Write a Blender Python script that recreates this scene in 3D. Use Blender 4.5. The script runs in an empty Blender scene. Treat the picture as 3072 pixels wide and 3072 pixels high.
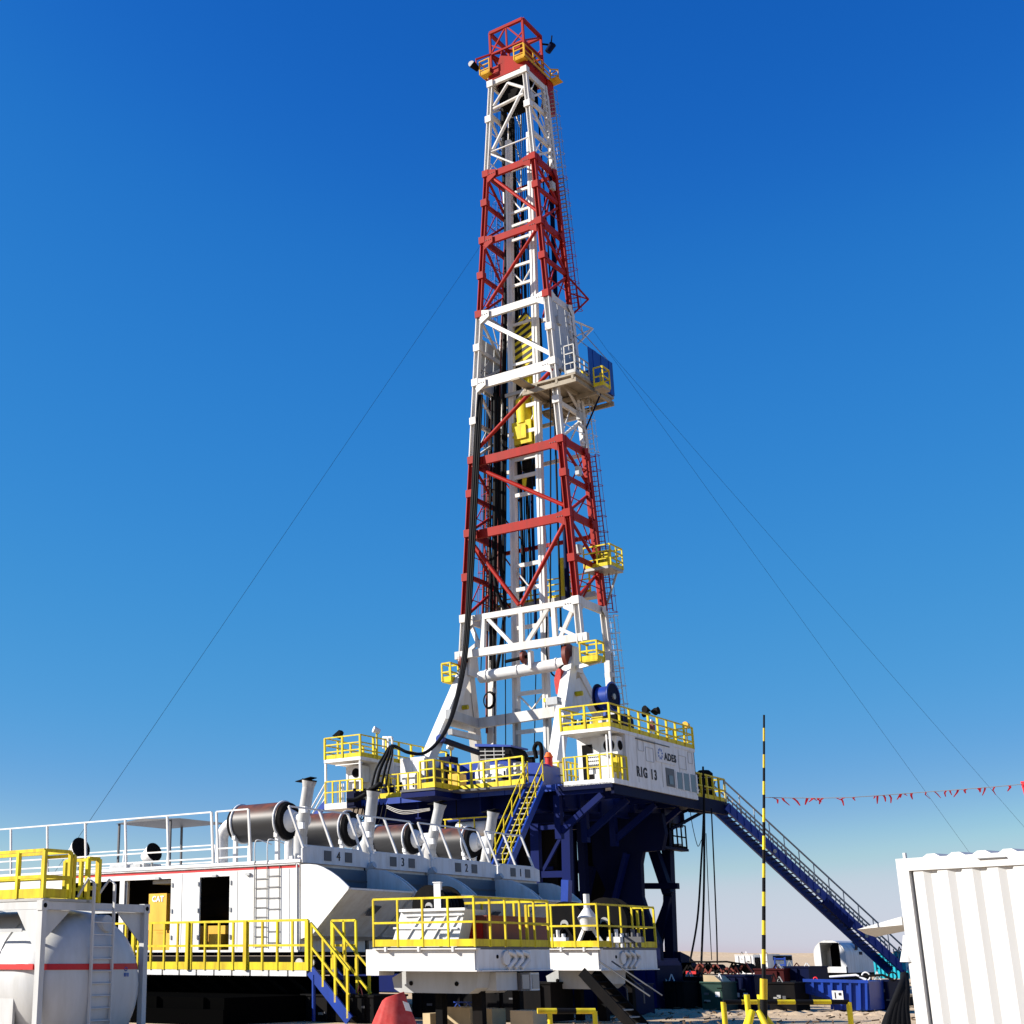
import bpy, math, random
from mathutils import Vector, Matrix
random.seed(7)
R = math.radians
S = bpy.context.scene
C = S.collection

# ---------------------------------------------------------------- camera, sky, sun
F_, PX_, PY_, HZ_ = 4170.0, 888.0, 1536.0, 2868.0      # focal length, optical centre and horizon of the photograph (3072 px wide)
TH = math.atan((HZ_-PY_)/F_); AZ = R(38.5); EYE = 1.6
FWD = Vector((-math.sin(AZ), math.cos(AZ), 0)); RGT = Vector((math.cos(AZ), math.sin(AZ), 0)); UP = Vector((0, 0, 1))
cam = bpy.data.cameras.new('camera'); camo = bpy.data.objects.new('camera', cam); C.objects.link(camo)
vdir = FWD*math.cos(TH)+UP*math.sin(TH); vup = -FWD*math.sin(TH)+UP*math.cos(TH)
camo.matrix_world = Matrix(((RGT.x, vup.x, -vdir.x, 0), (RGT.y, vup.y, -vdir.y, 0), (RGT.z, vup.z, -vdir.z, EYE), (0, 0, 0, 1)))
cam.sensor_fit = 'HORIZONTAL'; cam.sensor_width = 36; cam.lens = 36*F_/3072
cam.shift_x = (1536-PX_)/3072; cam.shift_y = 0.0
cam.clip_start = 0.1; cam.clip_end = 20000
S.camera = camo
S.render.resolution_x = 1024; S.render.resolution_y = 1024

SUN = Vector((-0.72, -0.52, 0.46)).normalized()
sun_el = math.asin(SUN.z); sun_az = math.atan2(SUN.x, SUN.y)
W = bpy.data.worlds.new('World'); S.world = W; W.use_nodes = True
nt = W.node_tree; nt.nodes.clear()
sky = nt.nodes.new('ShaderNodeTexSky'); sky.sky_type = 'NISHITA'; sky.sun_disc = False
sky.sun_elevation = sun_el; sky.sun_rotation = sun_az
sky.air_density = 1.0; sky.dust_density = 0.15; sky.ozone_density = 2.0; sky.altitude = 0
hsv = nt.nodes.new('ShaderNodeHueSaturation'); hsv.inputs['Saturation'].default_value = 1.1; hsv.inputs['Value'].default_value = 1.0
gam = nt.nodes.new('ShaderNodeGamma'); gam.inputs['Gamma'].default_value = 1.0
bg = nt.nodes.new('ShaderNodeBackground'); bg.inputs['Strength'].default_value = 0.08
ow = nt.nodes.new('ShaderNodeOutputWorld')
nt.links.new(sky.outputs[0], gam.inputs[0]); nt.links.new(gam.outputs[0], hsv.inputs['Color']); tint = nt.nodes.new('ShaderNodeMix'); tint.data_type = 'RGBA'; tint.blend_type = 'MULTIPLY'; tint.inputs['Factor'].default_value = 1.0; tint.inputs['B'].default_value = (0.80, 1.0, 1.75, 1)
nt.links.new(hsv.outputs[0], tint.inputs['A']); 
# the photograph's deeper, more saturated blue: a fixed tone curve per channel on the Nishita sky, the same in every direction
EXPO = 0.95; SKY_STR = 0.05
def vmul(a, k):
    m = nt.nodes.new('ShaderNodeVectorMath'); m.operation = 'SCALE'; nt.links.new(a, m.inputs[0]); m.inputs['Scale'].default_value = k; return m.outputs[0]
cv = nt.nodes.new('ShaderNodeRGBCurve'); cm = cv.mapping; cm.use_clip = False
for ch, pts in enumerate((((.055, .009), (.072, .02), (.112, .042), (.144, .06), (.19, .09), (.245, .145), (.32, .27), (.388, .42), (.468, .57), (1, .62)),
                          ((.138, .122), (.175, .185), (.258, .262), (.317, .302), (.394, .345), (.47, .39), (.53, .46), (.586, .57), (.62, .625), (1, .68)),
                          ((.464, .50), (.565, .585), (.756, .655), (.864, .675), (1, .715)))):
    c_ = cm.curves[ch]
    for p_ in pts[:-1]: c_.points.new(*p_)
    c_.points[-1].location = pts[-1]; c_.points[0].location = (0, 0)
cm.update()
nt.links.new(vmul(tint.outputs['Result'], 0.102), cv.inputs['Color']); sp2 = nt.nodes.new('ShaderNodeSeparateColor'); cb2 = nt.nodes.new('ShaderNodeCombineColor'); nt.links.new(cv.outputs['Color'], sp2.inputs[0])
mg = nt.nodes.new('ShaderNodeMath'); mg.operation = 'MULTIPLY'; nt.links.new(sp2.outputs[1], mg.inputs[0]); mg.inputs[1].default_value = 1.15
mm = nt.nodes.new('ShaderNodeMath'); mm.operation = 'MAXIMUM'; nt.links.new(sp2.outputs[2], mm.inputs[0]); nt.links.new(mg.outputs[0], mm.inputs[1])
nt.links.new(sp2.outputs[0], cb2.inputs[0]); nt.links.new(sp2.outputs[1], cb2.inputs[1]); nt.links.new(mm.outputs[0], cb2.inputs[2])
com = vmul(cb2.outputs[0], 1/(SKY_STR*2**EXPO))
bg.inputs['Strength'].default_value = SKY_STR
nt.links.new(com, bg.inputs[0]); nt.links.new(bg.outputs[0], ow.inputs[0])
sl = bpy.data.lights.new('sun', 'SUN'); sl.energy = 5.0; sl.angle = R(0.5); sl.color = (1, 0.95, 0.87)
so = bpy.data.objects.new('sun', sl); C.objects.link(so); so.rotation_euler = SUN.to_track_quat('Z', 'Y').to_euler(); so.location = (0, 0, 80)
S.view_settings.view_transform = 'Standard'; S.view_settings.look = 'None'
S.view_settings.exposure = EXPO; S.view_settings.gamma = 1.0
S.render.engine = 'CYCLES'
S.cycles.max_bounces = 5; S.cycles.diffuse_bounces = 2

# ---------------------------------------------------------------- from a measured pixel to a point of the place
def ray(x, y):
    u = (x-PX_)/F_; v = (PY_-y)/F_
    return RGT*u + vdir + vup*v
def at(x, y, X=None, Y=None, Z=None, D=None):
    r = ray(x, y)
    if X is not None: t = X/r.x
    elif Y is not None: t = Y/r.y
    elif Z is not None: t = (Z-EYE)/r.z
    else: t = D/r.dot(FWD)
    return r*t+Vector((0, 0, EYE))

# ---------------------------------------------------------------- materials
def mat(name, col, rough=0.5, metal=0.0, dirt=0.12, dcol=None, scale=0.6, bump=0.0, streak=True, spec=0.3):
    m = bpy.data.materials.new(name); m.use_nodes = True; n = m.node_tree; b = n.nodes['Principled BSDF']
    b.inputs['Roughness'].default_value = rough; b.inputs['Metallic'].default_value = metal
    b.inputs['Specular IOR Level'].default_value = spec
    g = n.nodes.new('ShaderNodeNewGeometry'); mp = n.nodes.new('ShaderNodeMapping')
    n.links.new(g.outputs['Position'], mp.inputs[0])
    mp.inputs['Scale'].default_value = (scale*2, scale*2, scale*(0.45 if streak else 2))
    no = n.nodes.new('ShaderNodeTexNoise'); no.inputs['Scale'].default_value = 1.6; no.inputs['Detail'].default_value = 9; no.inputs['Roughness'].default_value = 0.65
    n.links.new(mp.outputs[0], no.inputs['Vector'])
    cr = n.nodes.new('ShaderNodeValToRGB'); cr.color_ramp.elements[0].position = 0.42; cr.color_ramp.elements[1].position = 0.72
    cr.color_ramp.elements[0].color = (0, 0, 0, 1); cr.color_ramp.elements[1].color = (dirt, dirt, dirt, 1)
    n.links.new(no.outputs[0], cr.inputs[0])
    mx = n.nodes.new('ShaderNodeMix'); mx.data_type = 'RGBA'
    dc = dcol or tuple(c*0.35 for c in col)
    mx.inputs['A'].default_value = (*col, 1); mx.inputs['B'].default_value = (*dc, 1)
    n.links.new(cr.outputs[0], mx.inputs['Factor']); n.links.new(mx.outputs['Result'], b.inputs['Base Color'])
    if bump:
        n2 = n.nodes.new('ShaderNodeTexNoise'); n2.inputs['Scale'].default_value = 7/scale*0.6; n2.inputs['Detail'].default_value = 6
        n.links.new(g.outputs['Position'], n2.inputs['Vector'])
        bp = n.nodes.new('ShaderNodeBump'); bp.inputs['Strength'].default_value = bump; bp.inputs['Distance'].default_value = 0.05
        n.links.new(n2.outputs[0], bp.inputs['Height']); n.links.new(bp.outputs[0], b.inputs['Normal'])
    return m
M = {}
M['white'] = mat('white_paint', (0.66, 0.65, 0.63), 0.45, dirt=0.35, dcol=(0.5, 0.42, 0.32))
M['cont'] = mat('container_white', (0.68, 0.675, 0.66), 0.5, dirt=0.5, dcol=(0.40, 0.34, 0.26), scale=1.1)
M['cream'] = mat('mast_white', (0.62, 0.60, 0.565), 0.45, dirt=0.5, dcol=(0.36, 0.28, 0.2))
M['cont2'] = mat('near_container_white', (0.50, 0.495, 0.48), 0.5, dirt=0.25, dcol=(0.40, 0.36, 0.28), scale=1.2)
M['grey'] = mat('grey_paint', (0.42, 0.43, 0.43), 0.5, dirt=0.4, dcol=(0.2, 0.18, 0.15))
M['dgrey'] = mat('dark_grey_steel', (0.09, 0.09, 0.095), 0.5, dirt=0.4)
M['red'] = mat('red_paint', (0.30, 0.012, 0.007), 0.5, dirt=0.6, dcol=(0.14, 0.02, 0.012), spec=0.12)
M['stripe'] = mat('red_stripe', (0.5, 0.02, 0.02), 0.5, dirt=0.15)
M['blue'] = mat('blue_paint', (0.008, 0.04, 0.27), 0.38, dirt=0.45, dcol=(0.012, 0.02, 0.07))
M['shade_blue'] = mat('blue_paint_shade', (0.0015, 0.0075, 0.075), 0.5, dirt=0.4, dcol=(0.004, 0.007, 0.03), spec=0.08)  # the blue paint darkened, with the under-floor shade put into its colour
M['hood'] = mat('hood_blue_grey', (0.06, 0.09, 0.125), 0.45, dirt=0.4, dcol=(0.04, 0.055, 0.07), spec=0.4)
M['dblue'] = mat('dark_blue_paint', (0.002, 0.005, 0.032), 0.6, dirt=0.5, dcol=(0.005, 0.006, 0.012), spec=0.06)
M["yellow"] = mat("yellow_paint", (0.66, 0.53, 0.02), 0.5, dirt=0.75, dcol=(0.36, 0.20, 0.02), scale=1.6, spec=0.15)
M['oyellow'] = mat('weathered_yellow', (0.55, 0.30, 0.015), 0.55, dirt=0.7, dcol=(0.3, 0.12, 0.02), spec=0.12)
M['tankw'] = mat('tank_white', (0.50, 0.50, 0.49), 0.4, dirt=0.45, dcol=(0.33, 0.32, 0.28), scale=1.0)
M['black'] = mat('black_rubber', (0.008, 0.008, 0.009), 0.6, dirt=0.2, dcol=(0.016, 0.014, 0.012), spec=0.06)
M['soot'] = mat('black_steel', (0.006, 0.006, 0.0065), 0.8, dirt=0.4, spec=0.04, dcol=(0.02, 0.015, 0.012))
M['rust_lit_top'] = mat('rusty_silencer_lit_top', (0.022, 0.021, 0.021), 0.45, metal=0.0, dirt=0.8, dcol=(0.17, 0.05, 0.02), scale=0.8, streak=False)
M['brown'] = mat('oxide_red_tank', (0.16, 0.03, 0.018), 0.5, dirt=0.5, dcol=(0.05, 0.015, 0.01))
M['stack'] = mat('stack_grey_white', (0.42, 0.415, 0.40), 0.5, dirt=0.6, dcol=(0.12, 0.10, 0.08), scale=1.5)
_m = M['rust_lit_top']; _n = _m.node_tree; _g = [x for x in _n.nodes if x.type == 'NEW_GEOMETRY'][0]; _mx = [x for x in _n.nodes if x.type == 'MIX'][0]; _cr = [x for x in _n.nodes if x.type == 'VALTORGB'][0]
_s = _n.nodes.new('ShaderNodeSeparateXYZ'); _n.links.new(_g.outputs['Normal'], _s.inputs[0])      # rusty brown only on upward faces, painting in their sunlit tops
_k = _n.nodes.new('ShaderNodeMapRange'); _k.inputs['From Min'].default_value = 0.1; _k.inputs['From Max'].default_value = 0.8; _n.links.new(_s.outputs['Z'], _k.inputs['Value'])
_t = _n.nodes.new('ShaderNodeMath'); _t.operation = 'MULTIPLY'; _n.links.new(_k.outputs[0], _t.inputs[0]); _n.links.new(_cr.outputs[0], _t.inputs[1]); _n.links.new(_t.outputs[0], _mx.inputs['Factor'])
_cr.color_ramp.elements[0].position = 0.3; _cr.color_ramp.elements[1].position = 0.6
M['galv'] = mat('galvanised_steel', (0.34, 0.33, 0.31), 0.45, metal=0.3, dirt=0.3)
M['deck'] = mat('deck_underside', (0.30, 0.25, 0.18), 0.6, dirt=0.5)
M['orange'] = mat('orange_plastic', (0.75, 0.13, 0.02), 0.5, dirt=0.15)
M['cyan'] = mat('turquoise_paint', (0.01, 0.38, 0.48), 0.5, dirt=0.3)
M['green'] = mat('dark_green_paint', (0.015, 0.05, 0.035), 0.5, dirt=0.4)
M['tarp'] = mat('red_tarpaulin', (0.42, 0.035, 0.03), 0.8, dirt=0.5, dcol=(0.55, 0.12, 0.10), scale=3, streak=False)
M['flag'] = mat('red_flag', (0.75, 0.02, 0.03), 0.7, dirt=0.1)
M['engine'] = mat('engine_yellow', (0.75, 0.42, 0.04), 0.45, dirt=0.4)
M['ink'] = mat('black_lettering', (0.012, 0.012, 0.016), 0.6, dirt=0)
M['inkw'] = mat('white_lettering', (0.8, 0.8, 0.8), 0.6, dirt=0)
M['inkb'] = mat('blue_lettering', (0.03, 0.10, 0.35), 0.6, dirt=0)
M['clod'] = mat('dry_twigs_and_clods', (0.12, 0.075, 0.04), 0.9, dirt=0.3)
M['tar'] = mat('shade_fill_black', (0.002, 0.002, 0.002), 0.9, dirt=0.0, spec=0.0)  # black that stands in for the deep shade below the walkway
M['maroon'] = mat('maroon_paint', (0.05, 0.007, 0.007), 0.6, dirt=0.4, spec=0.08)
M['tan'] = mat('hoarding_tan', (0.5, 0.38, 0.22), 0.7, dirt=0.3)
def glass():
    m = bpy.data.materials.new('dark_glass'); m.use_nodes = True; b = m.node_tree.nodes['Principled BSDF']
    b.inputs['Base Color'].default_value = (0.06, 0.09, 0.12, 1); b.inputs['Roughness'].default_value = 0.3; b.inputs['Specular IOR Level'].default_value = 0.5
    return m
M['glass'] = glass()
def sand():
    m = bpy.data.materials.new('desert_sand'); m.use_nodes = True; n = m.node_tree; b = n.nodes['Principled BSDF']; b.inputs['Roughness'].default_value = 0.95
    b.inputs['Specular IOR Level'].default_value = 0.1
    g = n.nodes.new('ShaderNodeNewGeometry')
    a = n.nodes.new('ShaderNodeTexNoise'); a.inputs['Scale'].default_value = 0.25; a.inputs['Detail'].default_value = 8
    c = n.nodes.new('ShaderNodeTexNoise'); c.inputs['Scale'].default_value = 5.0; c.inputs['Detail'].default_value = 10; c.inputs['Roughness'].default_value = 0.7
    n.links.new(g.outputs['Position'], a.inputs['Vector']); n.links.new(g.outputs['Position'], c.inputs['Vector'])
    r1 = n.nodes.new('ShaderNodeValToRGB'); e = r1.color_ramp.elements
    e[0].position = 0.3; e[0].color = (0.45, 0.33, 0.205, 1); e[1].position = 0.7; e[1].color = (0.56, 0.425, 0.28, 1)
    n.links.new(a.outputs[0], r1.inputs[0])
    r2 = n.nodes.new('ShaderNodeValToRGB'); e = r2.color_ramp.elements
    e[0].position = 0.33; e[0].color = (0.5, 0.42, 0.33, 1); e[1].position = 0.44; e[1].color = (1, 1, 1, 1)
    n.links.new(c.outputs[0], r2.inputs[0])
    mx = n.nodes.new('ShaderNodeMix'); mx.data_type = 'RGBA'; mx.blend_type = 'MULTIPLY'; mx.inputs['Factor'].default_value = 0.8
    n.links.new(r1.outputs[0], mx.inputs['A']); n.links.new(r2.outputs[0], mx.inputs['B']); n.links.new(mx.outputs['Result'], b.inputs['Base Color'])
    bp = n.nodes.new('ShaderNodeBump'); bp.inputs['Strength'].default_value = 0.4; bp.inputs['Distance'].default_value = 0.08
    n.links.new(c.outputs[0], bp.inputs['Height']); n.links.new(bp.outputs[0], b.inputs['Normal'])
    return m
M['sand'] = sand()

# ---------------------------------------------------------------- mesh helpers
V = Vector
def frame(a, b, up=None):
    d = (b-a); L = d.length; d = d/L
    up = V(up) if up is not None else (V((0, 0, 1)) if abs(d.z) < 0.97 else V((0, 1, 0)))
    s = d.cross(up)
    if s.length < 1e-5: s = d.cross(V((1, 0, 0)))
    s.normalize(); t = s.cross(d).normalized()
    return d, s, t, L
class MB:
    def __init__(self): self.v = []; self.f = []; self.sm = []
    def add(self, vs, fs, smooth=False):
        o = len(self.v); self.v += [tuple(v) for v in vs]
        for f in fs: self.f.append(tuple(i+o for i in f)); self.sm.append(smooth)
        return self
    def box(self, x0, x1, y0, y1, z0, z1):
        x0, x1 = min(x0, x1), max(x0, x1); y0, y1 = min(y0, y1), max(y0, y1); z0, z1 = min(z0, z1), max(z0, z1)
        return self.add([(x0, y0, z0), (x1, y0, z0), (x1, y1, z0), (x0, y1, z0), (x0, y0, z1), (x1, y0, z1), (x1, y1, z1), (x0, y1, z1)],
                        [(0, 3, 2, 1), (4, 5, 6, 7), (0, 1, 5, 4), (1, 2, 6, 5), (2, 3, 7, 6), (3, 0, 4, 7)])
    def bar(self, a, b, w, h=None, up=None):
        a = V(a); b = V(b); h = h or w; d, s, t, L = frame(a, b, up); s = s*w/2; t = t*h/2
        return self.add([a-s-t, a+s-t, a+s+t, a-s+t, b-s-t, b+s-t, b+s+t, b-s+t],
                        [(0, 1, 2, 3), (4, 7, 6, 5), (0, 4, 5, 1), (1, 5, 6, 2), (2, 6, 7, 3), (3, 7, 4, 0)])
    def cyl(self, a, b, r0, r1=None, n=12, cap=True):
        a = V(a); b = V(b); r1 = r0 if r1 is None else r1; d, s, t, L = frame(a, b)
        vs = []
        for p, r in ((a, r0), (b, r1)):
            for i in range(n):
                q = 2*math.pi*i/n; vs.append(p+s*math.cos(q)*r+t*math.sin(q)*r)
        self.add(vs, [(i, (i+1) % n, n+(i+1) % n, n+i)[::-1] for i in range(n)], True)
        if cap: self.add(vs[:n], [tuple(range(n))]); self.add(vs[n:], [tuple(range(n))[::-1]])
        return self
    def tube(self, pts, r, n=6, closed=False):
        pts = [V(p) for p in pts]; rings = []; N = len(pts); prev = None
        for i, p in enumerate(pts):
            a = pts[max(i-1, 0)] if not closed else pts[i-1]; b = pts[min(i+1, N-1)] if not closed else pts[(i+1) % N]
            d = (b-a).normalized()
            if prev is None:
                s = d.cross(V((0, 0, 1)))
                if s.length < 0.05: s = d.cross(V((0, 1, 0)))
            else: s = prev-d*prev.dot(d)
            s.normalize(); prev = s; t = s.cross(d)
            rings.append([p+s*math.cos(2*math.pi*k/n)*r+t*math.sin(2*math.pi*k/n)*r for k in range(n)])
        vs = [q for g in rings for q in g]; fs = []
        for i in range(N if closed else N-1):
            j = (i+1) % N
            for k in range(n): fs.append((i*n+k, j*n+k, j*n+(k+1) % n, i*n+(k+1) % n))
        self.add(vs, fs, True)
        if not closed: self.add(rings[0], [tuple(range(n))[::-1]]); self.add(rings[-1], [tuple(range(n))])
        return self
    def prism(self, poly, ext):
        n = len(poly); e = V(ext); a = [V(p) for p in poly]; b = [p+e for p in a]
        nrm = V((0, 0, 0))
        for i in range(n): nrm += a[i].cross(a[(i+1) % n])
        if nrm.dot(e) > 0: a, b = b, a
        self.add(a+b, [tuple(range(n)), tuple(range(n, 2*n))[::-1]]+[(i, n+i, n+(i+1) % n, (i+1) % n) for i in range(n)])
        return self
    def disc(self, c, axis, r, th=0.02, n=20):
        c = V(c); a = V(axis).normalized()*th; return self.cyl(c-a/2, c+a/2, r, r, n)
    def ring(self, c, axis, r, tr, n=28, m=6):
        c = V(c); ax = V(axis).normalized(); s = ax.orthogonal().normalized(); t = ax.cross(s)
        return self.tube([c+s*math.cos(2*math.pi*i/n)*r+t*math.sin(2*math.pi*i/n)*r for i in range(n)], tr, m, closed=True)
WL = {}; WM = {}          # world translation (or whole matrix) of every parent
def link(o, parent=None, label=None, kind=None):
    C.objects.link(o)
    if parent is not None:
        o.parent = parent; o.matrix_parent_inverse = WM[parent.name].inverted() if parent.name in WM else Matrix.Translation(-WL.get(parent.name, V((0, 0, 0))))
    if label: o['label'] = label
    if kind: o['kind'] = kind
    return o
def part(name, mb, m, parent=None, label=None, kind=None):
    me = bpy.data.meshes.new(name); me.from_pydata([tuple(v) for v in mb.v], [], mb.f)
    me.polygons.foreach_set('use_smooth', [bool(s) for s in mb.sm])
    me.materials.append(M[m] if isinstance(m, str) else m); me.update()
    o = bpy.data.objects.new(name, me); WL[o.name] = V((0, 0, 0))
    return link(o, parent, label, kind)
def thing(name, label, cat, loc, group=None):
    o = bpy.data.objects.new(name, None); C.objects.link(o); o.location = loc; o.empty_display_size = 0.3
    WL[o.name] = V(loc); o['label'] = label; o['category'] = cat
    if group: o['group'] = group
    return o
def tag(o, label, cat, group=None):
    o['label'] = label; o['category'] = cat
    if group: o['group'] = group
    return o
UNIT = {}
def unit(kind, m):
    k = (kind, m)
    if k not in UNIT:
        mb = MB()
        if kind == 'bar': mb.box(-.5, .5, -.5, .5, -.5, .5)
        else: mb.cyl((0, 0, -.5), (0, 0, .5), 0.5, 0.5, 10)
        me = bpy.data.meshes.new(kind+'_'+m); me.from_pydata([tuple(v) for v in mb.v], [], mb.f)
        me.polygons.foreach_set('use_smooth', [bool(s) for s in mb.sm]); me.materials.append(M[m]); UNIT[k] = me
    return UNIT[k]
def member(name, parent, a, b, w, h, m, kind='bar', up=None, label=None):
    """one straight steel member = one object (all share the same unit mesh)"""
    a = V(a); b = V(b); d, s, t, L = frame(a, b, up); c = (a+b)/2
    o = bpy.data.objects.new(name, unit(kind, m))
    mw = Matrix(((s.x*w, t.x*h, d.x*L, c.x), (s.y*w, t.y*h, d.y*L, c.y), (s.z*w, t.z*h, d.z*L, c.z), (0, 0, 0, 1)))
    # s,t,d : make it right handed
    if s.cross(t).dot(d) < 0: mw = mw @ Matrix.Diagonal((-1, 1, 1, 1))
    WM[o.name] = mw; link(o, parent, label); o.matrix_basis = mw
    return o
def rod(name, parent, a, b, r, m, label=None): return member(name, parent, a, b, 2*r, 2*r, m, 'cyl', None, label)
def bx(name, parent, x0, x1, y0, y1, z0, z1, m, label=None): return member(name, parent, ((x0+x1)/2, (y0+y1)/2, z0), ((x0+x1)/2, (y0+y1)/2, z1), abs(x1-x0), abs(y1-y0), m, 'bar', (0, 1, 0), label)
def text(name, body, parent, origin, right, up, size, m, off=0.0, bold=0.0, align='CENTER', sx=1.0, gap=1.12):
    cu = bpy.data.curves.new(name, 'FONT'); cu.body = body; cu.size = 1; cu.align_x = align; cu.align_y = 'CENTER'; cu.extrude = 0.012/size; cu.offset = bold; cu.space_character = gap
    to = bpy.data.objects.new(name, cu); C.objects.link(to); bpy.context.view_layer.update()
    me = bpy.data.meshes.new_from_object(to.evaluated_get(bpy.context.evaluated_depsgraph_get())); bpy.data.objects.remove(to)
    r = V(right).normalized(); u = V(up).normalized(); n = r.cross(u); o0 = V(origin)
    for v in me.vertices: v.co = o0+r*v.co.x*size*sx+u*v.co.y*size+n*(v.co.z*size+off)
    me.materials.clear(); me.materials.append(M[m]); o = bpy.data.objects.new(name, me); WL[o.name] = V((0, 0, 0))
    return link(o, parent)
def railing(parent, pts, h=1.1, step=1.0, mids=(0.5,), toe=0.15, post=0.06, r=0.025, mr='yellow', mp='yellow', lean=None, posts=True, mt=None, sub=True, name='railing'):
    """rails as one part, each post and toe board its own sub-part"""
    pts = [V(p) for p in pts]; mb = MB(); lean = V(lean) if lean is not None else V((0, 0, 0))
    for a, b in zip(pts[:-1], pts[1:]):
        for k in (1.0,)+tuple(mids):
            o = V((0, 0, h*k))+lean*k; mb.bar(a+o, b+o, r*2, r*2)
    rl = part(name, mb, mr, parent)
    holder = rl if sub else parent
    for i, (a, b) in enumerate(zip(pts[:-1], pts[1:])):
        L = (b-a).length; n = max(1, round(L/step)); d = (b-a)/L
        if posts:
            for k in range(n+1):
                if k == 0 and i > 0: continue
                p = a+(b-a)*k/n
                member('post', holder, p, p+V((0, 0, h))+lean, post, post, mp, up=d)
        if toe: member('toe_board', holder, a+V((0, 0, toe/2+0.01)), b+V((0, 0, toe/2+0.01)), 0.02, toe, mt or mr)
    return rl
def ladder(parent, a, b, width, side, m='white', n=None, r=0.018, cage=None, sub='rung', back=None, split=False):
    a = V(a); b = V(b); side = V(side).normalized()*width/2; L = (b-a).length; n = n or int(L/0.3)
    mb = MB(); mb.bar(a-side, b-side, 0.05, 0.05); mb.bar(a+side, b+side, 0.05, 0.05)
    ld = part('ladder', mb, m, parent)
    if split:
        for i in range(n): p = a+(b-a)*(i+.5)/n; rod('rung', ld, p-side, p+side, r, m)
    else:
        rb = MB()
        for i in range(n): p = a+(b-a)*(i+.5)/n; rb.bar(p-side, p+side, 2*r, 2*r)
        part('rungs', rb, m, ld, kind='stuff')
    if cage:
        cb = MB(); bk = V(back).normalized()
        nn = max(2, int(L/0.9)); strips = [[] for _ in range(5)]
        for i in range(nn+1):
            p = a+(b-a)*i/nn; arc = []
            for k in range(7):
                q = math.pi*k/6; arc.append(p-side*math.cos(q)*1.15+bk*math.sin(q)*cage)
            cb.tube(arc, 0.018, 4)
            for j, k in enumerate((1, 2, 3, 4, 5)): strips[j].append(arc[k])
        for s_ in strips[::2]: cb.tube(s_, 0.014, 4)
        part('safety_cage', cb, m, ld)
    return ld

def dup(o, off, parent=None, label=None):
    """copy of a thing, its parts and their sub-parts, shifted by off"""
    c = o.copy(); C.objects.link(c)
    if parent is None: c.location = V(o.location)+V(off)
    else: c.parent = parent
    if label: c['label'] = label
    for ch in KIDS(o): dup(ch, off, c)
    return c
def KIDS(o): return [x for x in bpy.data.objects if x.parent is o]
# ================================================================= MAST
XC = -36.5
def hw(z): return 3.63-(z-17.5)*0.0648
def yf(z): return 65.35+(z-17.5)*0.057
def yr(z): return 68.5+(z-17.5)*0.042
def cn(sx, sy, z): return V((XC+sx*hw(z), yf(z) if sy < 0 else yr(z), z))
mast = thing('drilling_mast', 'tall tapering lattice drilling mast in red and white bands above the rig floor', 'derrick', (XC, 67, 9))
LV = dict(cb=54.8, r1=48.05, rm=43.4, wt=38.4, w2=33.95, r2=29.05, rm2=24.6, tt=19.6, tb=17.55)
bands = [(54.8, 48.05, 'cream'), (48.05, 38.4, 'red'), (38.4, 29.05, 'cream'), (29.05, 19.6, 'red'), (19.6, 17.2, 'cream')]
for z1, z0, m in bands:                                   # four legs, one section per colour band
    for sx in (-1, 1):
        for sy in (-1, 1):
            a, b = cn(sx, sy, z0), cn(sx, sy, z1); lg = MB(); w = 0.33 if z0 < 38 else 0.27
            # H section: web and two flanges
            for o in (-w/2+.02, w/2-.02): lg.bar(a+V((o, 0, 0)), b+V((o, 0, 0)), 0.05, w, (0, 1, 0))
            lg.bar(a, b, w-.09, .05, (0, 1, 0))
            part('mast_leg', lg, m, mast)
    # splice plates and clamps
for z in (19.6, 29.05, 38.4, 48.05, 54.6, 24.6, 33.95, 43.4, 36.2, 31.5, 46.0, 41.0, 27.0, 22.0, 52.0):
    for sx in (-1, 1):
        p = cn(sx, -1, z); m = 'cream' if (z > 48.1 or 29.1 < z < 38.3 or z < 19.7) else 'red'
        member('splice_plate', mast, p-V((0, .02, .22)), p+V((0, -.02, .22)), 0.42, 0.42, m)
def beam(n, a, b, w, h, m, **k): return member(n, mast, a, b, w, h, m, **k)
# front face (towards the generator houses)
fr = [('cb', 'cream', .22, .32), ('r1', 'red', .2, .42), ('rm', 'red', .2, .42), ('wt', 'cream', .2, .45), ('w2', 'cream', .2, .6), ('r2', 'red', .2, .5), ('rm2', 'red', .2, .5)]
for k, m, w, h in fr:
    z = LV[k]-.15; beam('cross_beam', cn(-1, -1, z), cn(1, -1, z), w, h, m)
def F(t, z): return cn(-1, -1, z).lerp(cn(1, -1, z), t)
def dg(t0, z0, t1, z1, r, m, off=0): return rod('diagonal_brace', mast, F(t0, z0)+V((0, off, 0)), F(t1, z1)+V((0, off, 0)), r, m)
dg(0, 49.6, 1, 49.6, .05, 'cream'); dg(.93, 53.4, .12, 49.7, .11, 'cream'); dg(.1, 52.7, .9, 52.9, .11, 'cream'); dg(.1, 52.9, .5, 54.2, .1, 'cream'); dg(.5, 54.2, .95, 53.3, .1, 'cream'); dg(.05, 49.5, .6, 48.1, .06, 'cream')
dg(.1, 47.8, .97, 44.2, .11, 'red'); dg(.97, 43.1, .1, 38.8, .11, 'red')
beam('diagonal_brace', F(.05, 38.0), F(.97, 34.5), .16, .24, 'cream')
dg(.98, 33.5, .03, 29.6, .12, 'red'); dg(.07, 28.5, .97, 25.1, .12, 'red')
dg(.03, 24.1, .5, 19.9, .12, 'red'); dg(.97, 24.2, .52, 19.9, .12, 'red')
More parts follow.
